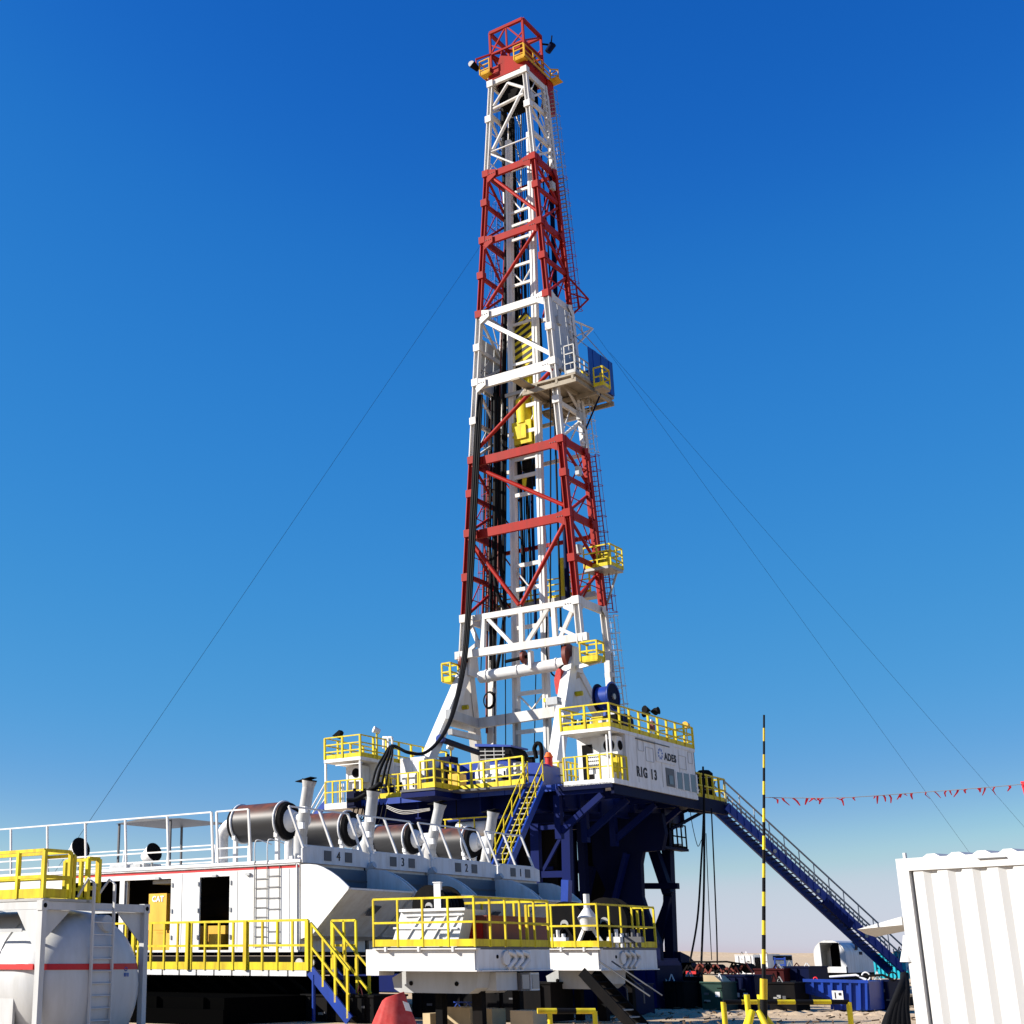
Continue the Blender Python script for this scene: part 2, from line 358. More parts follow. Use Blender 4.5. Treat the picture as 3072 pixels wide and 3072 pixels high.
# truss girder above the A frame
beam('cross_beam', cn(-1, -1, 19.55), cn(1, -1, 19.55), .25, .32, 'cream'); beam('cross_beam', cn(-1.12, -1, 17.55), cn(1.12, -1, 17.55), .3, .42, 'cream')
for t in (.18, .52, .8): beam('truss_post', F(t, 17.6), F(t, 19.5), .24, .24, 'cream')
for t0, t1 in ((.22, .44), (.75, .56), (.05, .16), (.98, .84)): beam('truss_diagonal', F(t0, 19.4), F(t1, 17.7), .17, .2, 'cream')
for t0, t1 in ((.16, .02), (.84, .98)): beam('truss_diagonal', F(t0, 18.2), F(t1, 17.6), .15, .18, 'cream')
# side faces: horizontals, K braces
zs = [54.6, 52.4, 50.0, 48.05, 45.9, 43.4, 40.9, 38.4, 36.1, 33.95, 31.4, 29.05, 26.8, 24.6, 22.1, 19.6]
for i, z in enumerate(zs):
    m = 'cream' if (z > 48.1 or 29.1 < z < 38.5 or z < 19.7) else 'red'
    for sx in (-1, 1):
        big = i in (0, 3, 5, 7, 9, 11, 13, 15)
        if not (sx == 1 and z in (36.1,)): beam('side_beam', cn(sx, -1, z), cn(sx, 1, z), .16, .42 if big else .26, m)
        if i < len(zs)-1:
            z2 = zs[i+1]
            if i % 2: beam('side_brace', cn(sx, -1, z-.2), cn(sx, 1, z2+.1), .12, .14, m)
            else: beam('side_brace', cn(sx, 1, z-.2), cn(sx, -1, z2+.1), .12, .14, m)
for z in (48.0, 38.3, 31.4, 24.0, 29.0):                         # open back face, only a few horizontals
    m = 'red' if z in (24.0,) or z > 40 else 'cream'
    beam('rear_beam', cn(-1, 1, z), cn(1, 1, z), .14, .22, m)
for z0, z1 in ((48, 43.5), (43.5, 38.5)):
    rod('rear_brace', mast, cn(-1, 1, z0), cn(-.2, 1, z1), .06, 'red'); rod('rear_brace', mast, cn(1, 1, z0), cn(.2, 1, z1), .06, 'red')
# lower rear legs down to the floor shoes
for sx in (-1, 1):
    a = cn(sx, 1, 17.3); b = V((a.x+sx*.18, a.y-.4, 9.2))
    for o in (-.16, .16): beam('rear_leg', b+V((0, o, 0)), a+V((0, o, 0)), .4, .06, 'cream')
    beam('rear_leg_web', b, a, .1, .3, 'cream'); bx('leg_shoe', mast, b.x-.35, b.x+.35, b.y-.35, b.y+.35, 9.0, 9.5, 'dblue')
    for z in (16, 14.3, 12.6, 11): p = a.lerp(b, (17.3-z)/8.1); beam('batten_plate', p+V((0, -.2, 0)), p+V((0, .2, 0)), .42, .25, 'cream')
# wind wall panels on the white band
for sx, z0, z1 in ((1, 33.9, 38.1), (-1, 33.6, 37.0)):
    q = MB(); o = .06*sx
    for k in range(3):
        t0, t1 = k/3+.01, (k+1)/3-.01
        pa = [cn(sx, -1, z0).lerp(cn(sx, 1, z0), t0), cn(sx, -1, z0).lerp(cn(sx, 1, z0), t1), cn(sx, -1, z1).lerp(cn(sx, 1, z1), t1), cn(sx, -1, z1).lerp(cn(sx, 1, z1), t0)]
        part('wind_panel', MB().prism([p+V((o, 0, 0)) for p in pa], (.04*sx, 0, 0)), 'grey', mast)
# guide track for the travelling equipment: two posts with rung groups
def G(x, z): return V((x, 66.95+(z-13)*.03, z))
def gl(z): return -37.83+(z-13.2)*.022
def gr(z): return -35.95+(z-13.2)*.012
for fx in (gl, gr):
    prev = 9.0
    for z in [14.5, 20.0, 26, 32, 38, 44, 50.5]:
        m1 = MB().bar(G(fx(prev), prev), G(fx(z), z), .3, .34, (0, 1, 0)); part('guide_post', m1, 'galv' if z < 15 else 'cream', mast)
        member('guide_strip', mast, G(fx(prev), prev)+V((-.1, -.19, 0)), G(fx(z), z)+V((-.1, -.19, 0)), .14, .03, 'white'); prev = z
for z in (10.5, 12.0, 13.2, 15.3, 16.8, 19.0, 21.2, 22.6, 26.8, 27.9, 29.0, 30.6, 32.2, 35.0, 37.6, 40.2, 41.5, 43.3, 44.3, 45.2, 46.6, 48.2):
    beam('guide_rung', G(gl(z), z)+V((0, -.12, 0)), G(gr(z), z)+V((0, -.12, 0)), .12, .22 if z < 33 else .16, 'cream')
for z0, z1 in ((15.4, 14.4), (22.5, 21.3), (32.1, 30.7), (46.5, 45.3), (41.4, 40.3)):
    mid = (G(gl(z0), z1)+G(gr(z0), z1))/2
    rod('guide_brace', mast, G(gl(z0), z0), mid, .05, 'cream'); rod('guide_brace', mast, G(gr(z0), z0), mid, .05, 'cream')
# standpipes and hoses that run with the mast
for x, y, z0, z1, r, m in ((-35.1, 69.2, 20, 50, .14, 'dblue'), (-37.1, 69.0, 18, 47, .09, 'dblue'), (-38.2, 68.9, 20, 52, .12, 'galv'), (-37.5, 68.9, 30, 53, .2, 'soot')):
    rod('standpipe', mast, (x, y-.7, z0), (x, y+.6, z1), r, m)
# ---- crown
zc = 55.0; h = 1.22
crown = MB(); crown.box(XC-1.3, XC+1.3, 67.35, 70.1, 54.85, 55.25)
part('crown_base', crown, 'red', mast)
for y in (67.45, 68.8, 70.0): member('crown_beam', mast, (XC-1.35, y, 55.5), (XC+1.35, y, 55.5), .14, .55, 'red')
for x in (-1.25, 1.25): member('crown_beam', mast, (XC+x, 67.4, 55.45), (XC+x, 70.2, 55.45), .14, .75, 'red')
sh = MB()
for i, dx in enumerate((-.55, -.3, -.05, .2, .45)): sh.disc((XC+dx, 68.7, 56.1), (1, 0, 0), .72, .16, 24)
part('crown_sheave', sh, 'red', mast)
for dx in (-.75, .68): part('sheave_housing', MB().prism([(XC+dx, 67.7, 55.2), (XC+dx, 69.6, 55.2), (XC+dx, 69.4, 57.2), (XC+dx, 68.1, 57.4)], (.1, 0, 0)), 'red', mast)
part('sheave_guard', MB().prism([(XC-.7, 67.5, 54.6), (XC+.65, 67.5, 54.75), (XC+.7, 67.5, 55.9), (XC-.5, 67.5, 56.5), (XC-.75, 67.5, 55.8)], (0, .1, 0)), 'red', mast)
part('lower_sheave_box', MB().box(XC-.95, XC+.9, 67.9, 69.6, 53.2, 54.7), 'soot', mast)
T0, T1 = 56.3, 58.5; cx = 1.2; ys = (67.55, 69.95)
for x in (-cx, cx):
    for y in ys: member('gin_frame_post', mast, (XC+x, y, 55.6), (XC+x, y, T1), .14, .14, 'red')
for z, w in ((T0+.6, .12), (T1, .2)):
    for y in ys: member('gin_frame_beam', mast, (XC-cx, y, z), (XC+cx, y, z), w, w, 'red')
    for x in (-cx, cx): member('gin_frame_beam', mast, (XC+x, ys[0], z), (XC+x, ys[1], z), w, w, 'red')
for y in ys:
    member('gin_frame_brace', mast, (XC, y, T0+.6), (XC, y, T1), .1, .1, 'red')
    for s_ in (-1, 1): member('gin_frame_brace', mast, (XC+s_*cx, y, T0+.6), (XC, y, T1), .09, .09, 'red'); member('gin_frame_brace', mast, (XC+s_*cx, y, T0+1.3), (XC+s_*.3, y, T0+.6), .08, .08, 'red')
for x in (-cx, cx): member('gin_frame_brace', mast, (XC+x, ys[0], T0+.6), (XC+x, ys[1], T1), .1, .1, 'red'); member('gin_frame_brace', mast, (XC+x, ys[1], 55.8), (XC+x, ys[0], T0+.6), .1, .1, 'red')
member('gin_frame_brace', mast, (XC-cx, ys[0], T0+.6), (XC+cx*.2, ys[1], 55.8), .14, .14, 'red'); member('gin_frame_brace', mast, (XC+cx, ys[0], T1-.1), (XC-.2, ys[1], T0), .1, .1, 'red')
# crown platforms with yellow rails
for x0, x1 in ((-1.75, -1.05), (.75, 1.45)):
    part('crown_platform', MB().box(XC+x0, XC+x1, 67.0, 67.5, 55.25, 55.32), 'oyellow', mast)
    railing(mast, [(XC+x0, 67.0, 55.3), (XC+x1, 67.0, 55.3)], .98, .7, (.3, .65), .2, .07, .03, mr='oyellow', mp='oyellow')
railing(mast, [(XC+1.5, 67.0, 55.3), (XC+1.5, 70.4, 55.3)], .9, 1.2, (.5,), .2, .06, .03, mr='oyellow', mp='oyellow')
railing(mast, [(XC+1.5, 70.4, 55.3), (XC+1.75, 71.0, 55.5), (XC+1.1, 71.2, 55.5)], .9, .5, (.5,), .15, .05, .03, mr='oyellow', mp='oyellow')
railing(mast, [(XC-1.75, 67.0, 55.3), (XC-1.75, 70.0, 55.3)], .9, 1.0, (.5,), .2, .06, .03, mr='oyellow', mp='oyellow')
part('basket_floor', MB().box(XC+.9, XC+1.95, 70.4, 71.2, 55.45, 55.5), 'oyellow', mast)
part('crown_bracket', MB().box(XC+.9, XC+1.4, 70.1, 70.9, 53.0, 55.4), 'red', mast)
lp = thing('mast_floodlight', 'small white floodlight on a bracket beside the left of the crown block', 'floodlight', (XC-2.1, 67.2, 56.2))
part('lamp_housing', MB().cyl((XC-2.17, 66.76, 56.2), (XC-1.95, 67.2, 55.9), .24, .16, 14), 'soot', lp); part('lamp_glass', MB().disc((XC-2.18, 66.72, 56.2), (.25, -1, -.1), .2, .05), 'white', lp)
part('bracket', MB().bar((XC-1.2, 67.5, 56.9), (XC-2.1, 67.2, 56.75), .1).bar((XC-2.1, 67.2, 56.8), (XC-2.1, 67.2, 56.1), .06), 'red', lp)
wl = thing('aircraft_warning_lamp', 'dark blue round lamp on the right rear corner of the crown frame', 'lamp', (XC+1.6, 70.2, 58.6))
part('lamp_body', MB().cyl((XC+1.5, 70.2, 57.4), (XC+1.85, 70.3, 57.9), .2, .24, 12), 'dblue', wl); part('bracket', MB().bar((XC+1.2, 69.95, 58.0), (XC+1.7, 70.3, 57.9), .09).bar((XC+1.7, 70.3, 57.8), (XC+1.8, 70.35, 58.6), .06), 'soot', wl)
# caged ladder on the right rear leg, another on the left
for z0, z1, m in ((44.0, 54.6, 'galv'), (38.5, 48, 'red'), (29.2, 34.2, 'cream'), (19.6, 29, 'red'), (11.5, 19.4, 'cream')):
    a = cn(1, 1, z0)+V((.22, .25, 0)); b = cn(1, 1, z1)+V((.22, .25, 0)); ladder(mast, a, b, .4, (1, .2, 0), m, cage=.5, back=(.5, 1, 0))
for z0, z1, m in ((50.5, 54.0, 'dblue'), (38.6, 47, 'blue'), (20, 28.5, 'red')):
    a = cn(-1, 1, z0)+V((-.1, -.9, 0)); b = cn(-1, 1, z1)+V((-.1, -.9, 0)); ladder(mast, a, b, .45, (0, 1, 0), m, cage=.5, back=(-1, 0, 0))
for z0, z1 in ((48.5, 53.8),):
    a = cn(-1, -1, z0)+V((-.25, .3, 0)); b = cn(-1, -1, z1)+V((-.25, .3, 0)); ladder(mast, a, b, .4, (0, 1, 0), 'cream')
# cable trays, junction boxes up the right face
for z0, z1, m in ((19.8, 28.8, 'red'), (29.3, 38.0, 'cream'), (48.2, 54.2, 'cream')):
    tr = MB(); a = cn(1, 1, z0)+V((.1, -.55, 0)); b = cn(1, 1, z1)+V((.1, -.55, 0)); tr.bar(a, b, .22, .1)
    k = int((z1-z0)/.5)
    for i in range(k): p = a.lerp(b, (i+.5)/k); tr.box(p.x+.03, p.x+.12, p.y-.16, p.y+.16, p.z-.05, p.z+.07)
    part('cable_tray', tr, m, mast)
for i, (t, z) in enumerate(((.1, 52.7), (.7, 46.8), (.3, 36.9), (.8, 31.2), (.5, 27.5), (.2, 22.6))):
    p = cn(1, -1, z).lerp(cn(1, 1, z), t); bx('junction_box', mast, p.x+.02, p.x+.25, p.y-.2, p.y+.2, z-.25, z+.25, 'grey')
# outrigger brackets at the back
for tip, za, zb_, m in ((at(1765, 898, X=XC+2.9), 40.9, 38.0, 'red'), (at(1778, 986, X=XC+3.0), 37.8, 35.9, 'cream')):
    r0_, r1_ = cn(1, 1, za), cn(1, 1, zb_)
    rod('outrigger', mast, r0_, tip, .06, m); rod('outrigger', mast, r1_, tip, .06, m); rod('outrigger', mast, r0_.lerp(tip, .45), r1_.lerp(tip, .5), .045, m)
    rod('outrigger', mast, r0_+V((0, 0, -1.2)), tip, .045, m)
# light secondary bracing between the legs
for i, z in enumerate(zs[:-1]):
    z2 = zs[i+1]; m = 'cream' if (z > 48.1 or 29.1 < z < 38.5 or z < 19.7) else 'red'
    for sx in (-1, 1):
        rod('tie_rod', mast, cn(sx, -1, z).lerp(cn(sx, 1, z), .5), cn(sx, (1 if i % 2 else -1), z2), .035, m)
        zm = (z+z2)/2; rod('tie_rod', mast, cn(sx, -1, zm), cn(sx, 1, zm), .03, m)
    rod('rear_tie', mast, cn(-1, 1, z), cn(-.45, 1, z2), .045, m); rod('rear_tie', mast, cn(1, 1, z), cn(.45, 1, z2), .045, m)
    rod('rear_tie', mast, cn(-.45, 1, z2), cn(-.45, 1, z), .035, m); rod('rear_tie', mast, cn(.5, 1, z2), cn(.5, 1, z), .05, 'dblue')

# ---- racking platform (monkey board)
mb_ = thing('racking_platform', 'racking platform with blue wind wall hung behind the white band of the mast', 'platform', (XC, 71, 33.3))
MX = -32.4
pz = at(1763, 1140, X=MX).z; y0 = at(1763, 1140, X=MX).y-1.2; y1 = at(1842, 1195, X=MX).y; pt = at(1762, 1040, X=MX).z
fl = MB(); fl.box(XC+.7, MX, y0-.3, y1, pz-.12, pz)
part('platform_floor', fl, 'deck', mb_)
for x in (-35.6, -34.9, -33.6, -32.6): member('floor_joist', mb_, (x, y0-.3, pz-.25), (x, y1, pz-.25), .14, .24, 'deck')
for y in (y0-.2, (y0+y1)/2, y1-.1): member('floor_beam', mb_, (XC+.7, y, pz-.42), (MX, y, pz-.42), .16, .26, 'deck')
n = 6; ya = at(1762, 1040, X=MX).y
for k in range(n):
    a = ya+(y1-ya)*k/n; b = ya+(y1-ya)*(k+1)/n-.03; part('wind_wall_sheet', MB().box(MX, MX+.05+.02*(k % 2), a, b, pz+.05, pt), 'blue', mb_)
for k in range(3): part('wind_wall_sheet', MB().box(XC+.7+k*1.13, XC+.7+k*1.13+1.1, y1, y1+.06, pz+.05, pt), 'blue', mb_)
bk = at(1790, 1170, X=MX+.9); q0 = at(1752+20, 1157, X=MX+.9)
ba, bb = MX+.2, MX+.75; yb0 = at(1810, 1152, X=bb).y; yb1 = yb0+.85; bz = at(1804, 1150, X=bb).z
part('basket_floor', MB().box(ba, bb, yb0, yb1, bz-.15, bz), 'deck', mb_)
railing(mb_, [(ba, yb0, bz), (bb, yb0, bz), (bb, yb1, bz), (ba, yb1, bz)], 1.15, 1.2, (.5,), .22, .07, .035)
railing(mb_, [(MX, y0-.2, pz), (MX, ya, pz)], 1.1, .6, (.35, .7), .2, .06, .03, mr='galv', mp='galv')
railing(mb_, [(MX-.6, y0-.3, pz), (MX, y0-.3, pz)], 1.7, .6, (.35, .7), .2, .06, .03, mr='galv', mp='galv')
part('yellow_bin', MB().box(MX-.3, MX-.05, ya-.7, ya-.1, pz, pz+.5), 'yellow', mb_)
for x in (MX-.1,): rod('stay', mb_, (x, y1-1.5, pz-.2), cn(1, 1, 30.3), .05, 'dblue')
rod('stay', mb_, (MX, y1-.3, pt), cn(1, 1, 37.8), .025, 'galv'); rod('stay', mb_, (MX, ya, pt), cn(1, 1, 36.8), .025, 'galv')
fb = MB()
for k in range(5): fb.bar((XC+.9+k*.6, y0, pz+.05), (XC-2.6+k*.6, y1-1.2, pz+.05), .1, .12)
part('racking_fingers', fb, 'galv', mb_, kind='stuff')
part('diving_board', MB().box(XC+.75, XC+1.3, y0-1.6, y0, pz-.1, pz), 'deck', mb_)
# under side platform inside the mast (brown deck seen behind the leg)
part('inner_deck', MB().box(XC+.4, XC+2.6, 68.5, 70.3, 32.0, 32.12), 'deck', mb_); 
for x in (.6, 1.2, 1.8, 2.4): member('floor_joist', mb_, (XC+x, 68.5, 31.88), (XC+x, 70.3, 31.88), .1, .2, 'deck')

# ---- lower work platform with yellow rails
wp = thing('stabbing_platform', 'yellow railed work platform round the back of the lower red band of the mast', 'platform', (XC, 70, 22))
z = 21.9; X1 = -32.0; Y1 = at(1868, 1692, X=X1).y; Ya = yr(22)+.3
part('platform_floor', MB().box(-33.6, X1, Ya-1.2, Y1, z-.15, z), 'galv', wp); part('platform_floor', MB().box(-40, -33.62, Ya-.2, Ya+.9, z-1.2, z-1.05), 'galv', wp)
part('edge_beam', MB().box(-40, -33.5, Ya-.32, Ya-.22, z-1.35, z-1.05), 'galv', wp)
railing(wp, [(-33.6, Ya-1.2, z), (X1, Ya-1.2, z), (X1, Y1, z), (-33.6, Y1, z)], 1.2, .8, (.35, .7), .2, .07, .035)
railing(wp, [(-40, Ya-.25, z-1.05), (-33.8, Ya-.25, z-1.05)], 1.1, 1.2, (.35, .7), .15, .09, .03)
member('support_strut', wp, (X1-.2, Y1-.4, z-.2), (-33.2, Ya-.2, z-2.6), .1, .1, 'galv')
for k in range(3): bx('lamp_box', wp, X1-1.2+.3*k, X1-1.0+.3*k, Ya-.7, Ya-.5, z+.2, z+.9, 'yellow')
bx('yellow_frame', wp, -35.6, -35.35, Ya-.3, Ya, z-1.4, z+1.2, 'yellow')

# ---- travelling block and top drive
tb = thing('travelling_block', 'yellow travelling block with black slanting stripes inside the white band', 'travelling block', (XC-.3, 67.5, 34))
bxm = XC-.05
prof = [(-.45, 38.3), (-.2, 38.6), (.25, 38.6), (.55, 38.2), (.75, 36.8), (.75, 36.2), (.3, 34.6), (-.3, 34.6), (-.75, 36.2), (-.75, 36.8)]
part('block_body', MB().prism([(bxm+x, 67.75, zz-.4) for x, zz in prof], (0, .8, 0)), 'yellow', tb)
st = MB()
for k in range(9):
    zb = 34.55+k*.42
    def wd(zz): return .75-max(0, (36.2-.4-zz))*.27-max(0, (zz-36.6))*.22
    st.add([(bxm-wd(zb), 67.735, zb-.2), (bxm-wd(zb)+.02, 67.735, zb+.02), (bxm+wd(zb+.5)*.9, 67.735, zb+.55), (bxm+wd(zb+.5)*.9, 67.735, zb+.34)], [(0, 3, 2, 1)])
part('hazard_stripe', st, 'ink', tb)
part('side_plate', MB().prism([(bxm+.78, 67.85, 34.6), (bxm+.78, 68.45, 34.6), (bxm+.78, 68.5, 38), (bxm+.78, 67.8, 38)], (.06, 0, 0)), 'soot', tb)
part('hook', MB().cyl((bxm, 68.1, 34.3), (bxm, 68.1, 33.2), .22, .3, 12).cyl((bxm, 68.1, 33.3), (bxm, 68.1, 32.9), .3, .12, 12), 'yellow', tb)
lines = MB()
for k in range(8): lines.cyl((bxm-.5+k*.14, 68.2, 38), (XC-.5+k*.14, 68.7, 55), .022, n=5)
part('drilling_line', lines, 'black', tb, kind='stuff')
td = thing('top_drive', 'yellow top drive motor hanging below the travelling block', 'top drive', (XC-.1, 67.5, 30))
cx_ = XC-.25
part('motor_housing', MB().cyl((cx_, 67.7, 32.7), (cx_, 67.7, 31.2), .48, .48, 16).cyl((cx_, 67.7, 32.9), (cx_, 67.7, 32.7), .3, .48, 16), 'yellow', td)
part('gearbox', MB().box(cx_-.65, cx_+.6, 67.3, 68.2, 29.9, 31.3).box(cx_-.5, cx_+.3, 67.2, 67.35, 30.2, 31.0), 'yellow', td)
for sx in (-1, 1): part('side_guard', MB().box(cx_+sx*.78-.06, cx_+sx*.78+.06, 67.4, 68.2, 29.4, 32.6), 'yellow', td); rod('link_arm', td, (cx_+sx*.5, 67.7, 29.9), (cx_+sx*.4, 67.7, 27.3), .07, 'soot')
part('pipe_handler', MB().cyl((cx_, 67.7, 29.9), (cx_, 67.7, 28.4), .32, .26, 12).cyl((cx_, 67.7, 28.4), (cx_, 67.7, 27.0), .18, .3, 12), 'soot', td)
part('elevator', MB().cyl((cx_-.1, 67.6, 28.0), (cx_-.1, 67.6, 27.2), .2, .2, 12), 'yellow', td)
bx('carriage_frame', td, cx_-.9, cx_+1.0, 67.1, 67.25, 32.95, 33.15, 'galv'); bx('carriage_frame', td, cx_-.9, cx_+1.0, 67.1, 67.25, 29.1, 29.3, 'cream')

# ---- hoses and lines
def curve_pts(P, n=10):
    P = [V(p) for p in P]; out = []
    for i in range(len(P)-1):
        p0 = P[max(i-1, 0)]; p1 = P[i]; p2 = P[i+1]; p3 = P[min(i+2, len(P)-1)]
        for k in range(n):
            t = k/n; out.append(.5*((2*p1)+(p2-p0)*t+(2*p0-5*p1+4*p2-p3)*t*t+(3*p1-p0-3*p2+p3)*t**3))
    out.append(P[-1]); return out
sv = thing('service_hose_bundle', 'thick black hose bundle hanging down the left leg of the mast to the floor', 'hose bundle', (-39.5, 65, 10))
for k, (dx, r) in enumerate(((0, .085), (6, .07), (-5, .06), (11, .05))):
    P = [at(1436+dx, 1185, Y=66.3), at(1424+dx, 1420, Y=65.6), at(1412+dx, 1650, Y=65.2), at(1402+dx*.8, 1850, Y=65.0), at(1388+dx*.7, 2000, Y=64.6), at(1360+dx*.5, 2130, Y=62.5), at(1325+dx*.4, 2210, Y=60.6), at(1275+dx*.3, 2258, Y=59), at(1225+dx*.3, 2258, Y=58.3), at(1178+dx*.5, 2238+dx*.2, Y=58), at(1158+dx*1.6, 2270, Y=57.6), at(1140+dx*2.4, 2310, Y=57.3), at(1128+dx*2.6, 2360, Y=57)]
    part('hose', MB().tube(curve_pts(P, 6), r, 7), 'black', sv)
ih = thing('kelly_hose', 'long black hoses looping down inside the mast beside the guide track', 'hose', (-36.6, 67, 18))
for P, r in (([at(1553, 1330, Y=68.5), at(1562, 1500, Y=68.5), at(1568, 1650, Y=68.5), at(1572, 1740, Y=68.4), at(1560, 1790, Y=68.2), at(1535, 1815, Y=67.9)], .1),
             ([at(1575, 1330, Y=68.7), at(1582, 1500, Y=68.7), at(1592, 1700, Y=68.7), at(1588, 1760, Y=68.6), at(1565, 1810, Y=68.3)], .09),
             ([at(1485, 1180, Y=67.2), at(1486, 1500, Y=67.2), at(1484, 1720, Y=67.2), at(1500, 1800, Y=67.3), at(1530, 1850, Y=67.5)], .12),
             ([at(1497, 1190, Y=67.4), at(1498, 1500, Y=67.4), at(1503, 1700, Y=67.4), at(1515, 1790, Y=67.5), at(1508, 1900, Y=67.5), at(1490, 2010, Y=67.5)], .11),
             ([at(1476, 1190, Y=67.2), at(1474, 1400, Y=67.2), at(1470, 1620, Y=67.2), at(1472, 1700, Y=67.2), at(1470, 1980, Y=67)], .07),
             ([at(1520, 560, Y=68.6), at(1518, 800, Y=68.4), at(1513, 1100, Y=68), at(1511, 1330, Y=68), at(1507, 1600, Y=68)], .13),
             ([at(1512, 300, Y=68.6), at(1516, 560, Y=68.6)], .2)):
    part('hose', MB().tube(curve_pts(P, 6), r, 7), 'black', ih)
wl2 = thing('hoist_line', 'dark wire lines hanging through the right side of the mast', 'wire line', (-34.5, 66.5, 12))
for P, r in (([at(1650, 1120, Y=66.6), at(1652, 1400, Y=66.5), at(1651, 1850, Y=66.3)], .045), ([at(1661, 1150, Y=66.4), at(1672, 1500, Y=66.3), at(1684, 1900, Y=66), at(1690, 2010, Y=65.8)], .06), ([at(1612, 1330, Y=67.5), at(1640, 1620, Y=67.5), at(1665, 1900, Y=67.5)], .015),
             ([at(1515, 1750, Y=66.8), at(1517, 2245, Y=66)], .03), ([at(1492, 1760, Y=67), at(1482, 2200, Y=66.5)], .025), ([at(1608, 2000, Y=69), at(1602, 2290, Y=69)], .03), ([at(1640, 1850, Y=66.6), at(1640, 1960, Y=66.6), at(1652, 2015, Y=66.6), at(1668, 2030, Y=66.4)], .05)):
    part('wire', MB().tube(curve_pts(P, 4), r, 5), 'black', wl2)

dc = thing('cable_loom', 'loom of dark electric cables and rusty pipes running up the left inside of the mast', 'cables', (-38.5, 67.8, 18))
rc = random.Random(5)
for k in range(11):
    x0 = 1448+k*7+rc.uniform(-3, 3); yt = rc.choice((560, 700, 900, 1120, 1150)) if k > 4 else rc.choice((1120, 1160, 1200)); yb = rc.choice((1850, 1900, 2010, 2200))
    P = [at(x0+(12 if yt < 1000 else 6), yt, Y=68.2)]+[at(x0+6-(y-1100)*.012+rc.uniform(-2, 2), y, Y=68.0) for y in range(yt+150, yb, 170)]+[at(x0-6, yb, Y=67.9)]
    part('cable', MB().tube(curve_pts(P, 4), rc.uniform(.03, .07), 6), ('black', 'black', 'soot', 'brown')[k % 4], dc)
for k in range(7):
    x0 = 1535+k*9; P = [at(x0-8, 560+rc.uniform(-60, 200), Y=69.0), at(x0, 1100, Y=68.9), at(x0+8+rc.uniform(-3, 3), 1500, Y=68.8), at(x0+14, 1780+rc.uniform(0, 200), Y=68.7)]
    part('cable', MB().tube(curve_pts(P, 5), rc.uniform(.02, .05), 5), 'black', dc)
for z in (48.05, 43.4, 38.4, 33.95, 29.05, 24.6, 19.6):
    m = 'cream' if (z > 48.1 or 29.1 < z < 38.5 or z < 19.7) else 'red'
    for sx in (-1, 1):
        c = cn(sx, -1, z-.15); part('gusset_plate', MB().prism([c+V((-sx*.15, -.2, .35)), c+V((-sx*.75, -.2, .2)), c+V((-sx*.75, -.2, -.2)), c+V((-sx*.15, -.2, -.55))], (0, .03, 0)), m, mast)
        q = MB()
        for i in range(3): q.disc(c+V((-sx*(.3+.15*i), -.215, 0)), (0, 1, 0), .03, .03, 6)
        part('bolts', q, 'dgrey', mast, kind='stuff')
        c = cn(1, sx, z); part('gusset_plate', MB().prism([c+V((.2, -sx*.15, .25)), c+V((.2, -sx*.6, .1)), c+V((.2, -sx*.6, -.1)), c+V((.2, -sx*.15, -.5))], (.03, 0, 0)), m, mast)
# ================================================================= A FRAME
af = thing('raising_frame', 'white A shaped mast raising frame straddling the mast foot on the rig floor', 'A frame', (XC, 65, 9))
aL, aR = at(1402, 2000, Y=66), at(1712, 1985, Y=66)
fL, fR = at(1262, 2330, Y=61.0), at(1660, 2330, Y=61.0)
rL, rR = at(1438, 2330, Y=69.0), at(1815, 2180, Y=69.0)
for a, f, r in ((aL, fL, rL), (aR, fR, rR)):
    lg = MB(); lg.bar(f, a, .55, .6, (0, 1, 0)); part('front_leg', lg, 'white', af)
    for t in (.35, .45, .62, .72, .8): p = f.lerp(a, t); q = f.lerp(a, t+.05); part('leg_pocket', MB().bar(p+V((0, -.30, 0)), q+V((0, -.30, 0)), .22, .03, (0, 1, 0)), 'grey', af)
    part('rear_leg', MB().bar(r, a, .5, .5, (0, 1, 0)), 'cream', af)
    part('apex_plate', MB().prism([a+V((-.3, -.5, -.6)), a+V((-.3, .6, -.6)), a+V((-.3, .45, .75)), a+V((-.3, -.3, .75))], (.1, 0, 0)), 'white', af)
    part('apex_plate', MB().prism([a+V((.3, -.5, -.6)), a+V((.3, .6, -.6)), a+V((.3, .45, .75)), a+V((.3, -.3, .75))], (.1, 0, 0)), 'white', af)
    part('sheave', MB().disc(a+V((0, -.15, .25)), (1, 0, 0), .68, .22, 24), 'brown', af)
    part('leg_gusset', MB().prism([a.lerp(f, .18)+V((.1, .2, 0)), a.lerp(f, .55)+V((.1, .2, 0)), a.lerp(r, .6)+V((.1, -.2, 0)), a.lerp(r, .25)+V((.1, -.2, 0))], (.08, 0, 0)), 'cream', af)
    p = (a.lerp(f, .38)+a.lerp(r, .4))/2; rod('hinge_pin', af, p+V((-.5, -.3, 0)), p+V((.6, -.3, 0)), .13, 'yellow')
tL, tR = at(1440, 2032, Y=65.9), at(1695, 1990, Y=65.9)
rod('cross_tube', af, tL, tR, .33, 'white'); 
for t in (.08, .45, .9): p = tL.lerp(tR, t); rod('tube_collar', af, p, tL.lerp(tR, t+.02), .37, 'white')
c = at(1572, 1972, Y=65.6); part('fast_line_sheave', MB().disc(c, (1, 0, 0), .36, .16, 20), 'brown', af); rod('sheave_axle', af, at(1516, 1985, Y=65.6), at(1590, 1968, Y=65.6), .09, 'soot')
bx('sheave_stand', af, c.x+.35, c.x+.5, c.y-.2, c.y+.2, c.z-.7, c.z+.3, 'white')
b0, b1 = at(1428, 2172, Y=66.5), at(1668, 2135, Y=66.5)
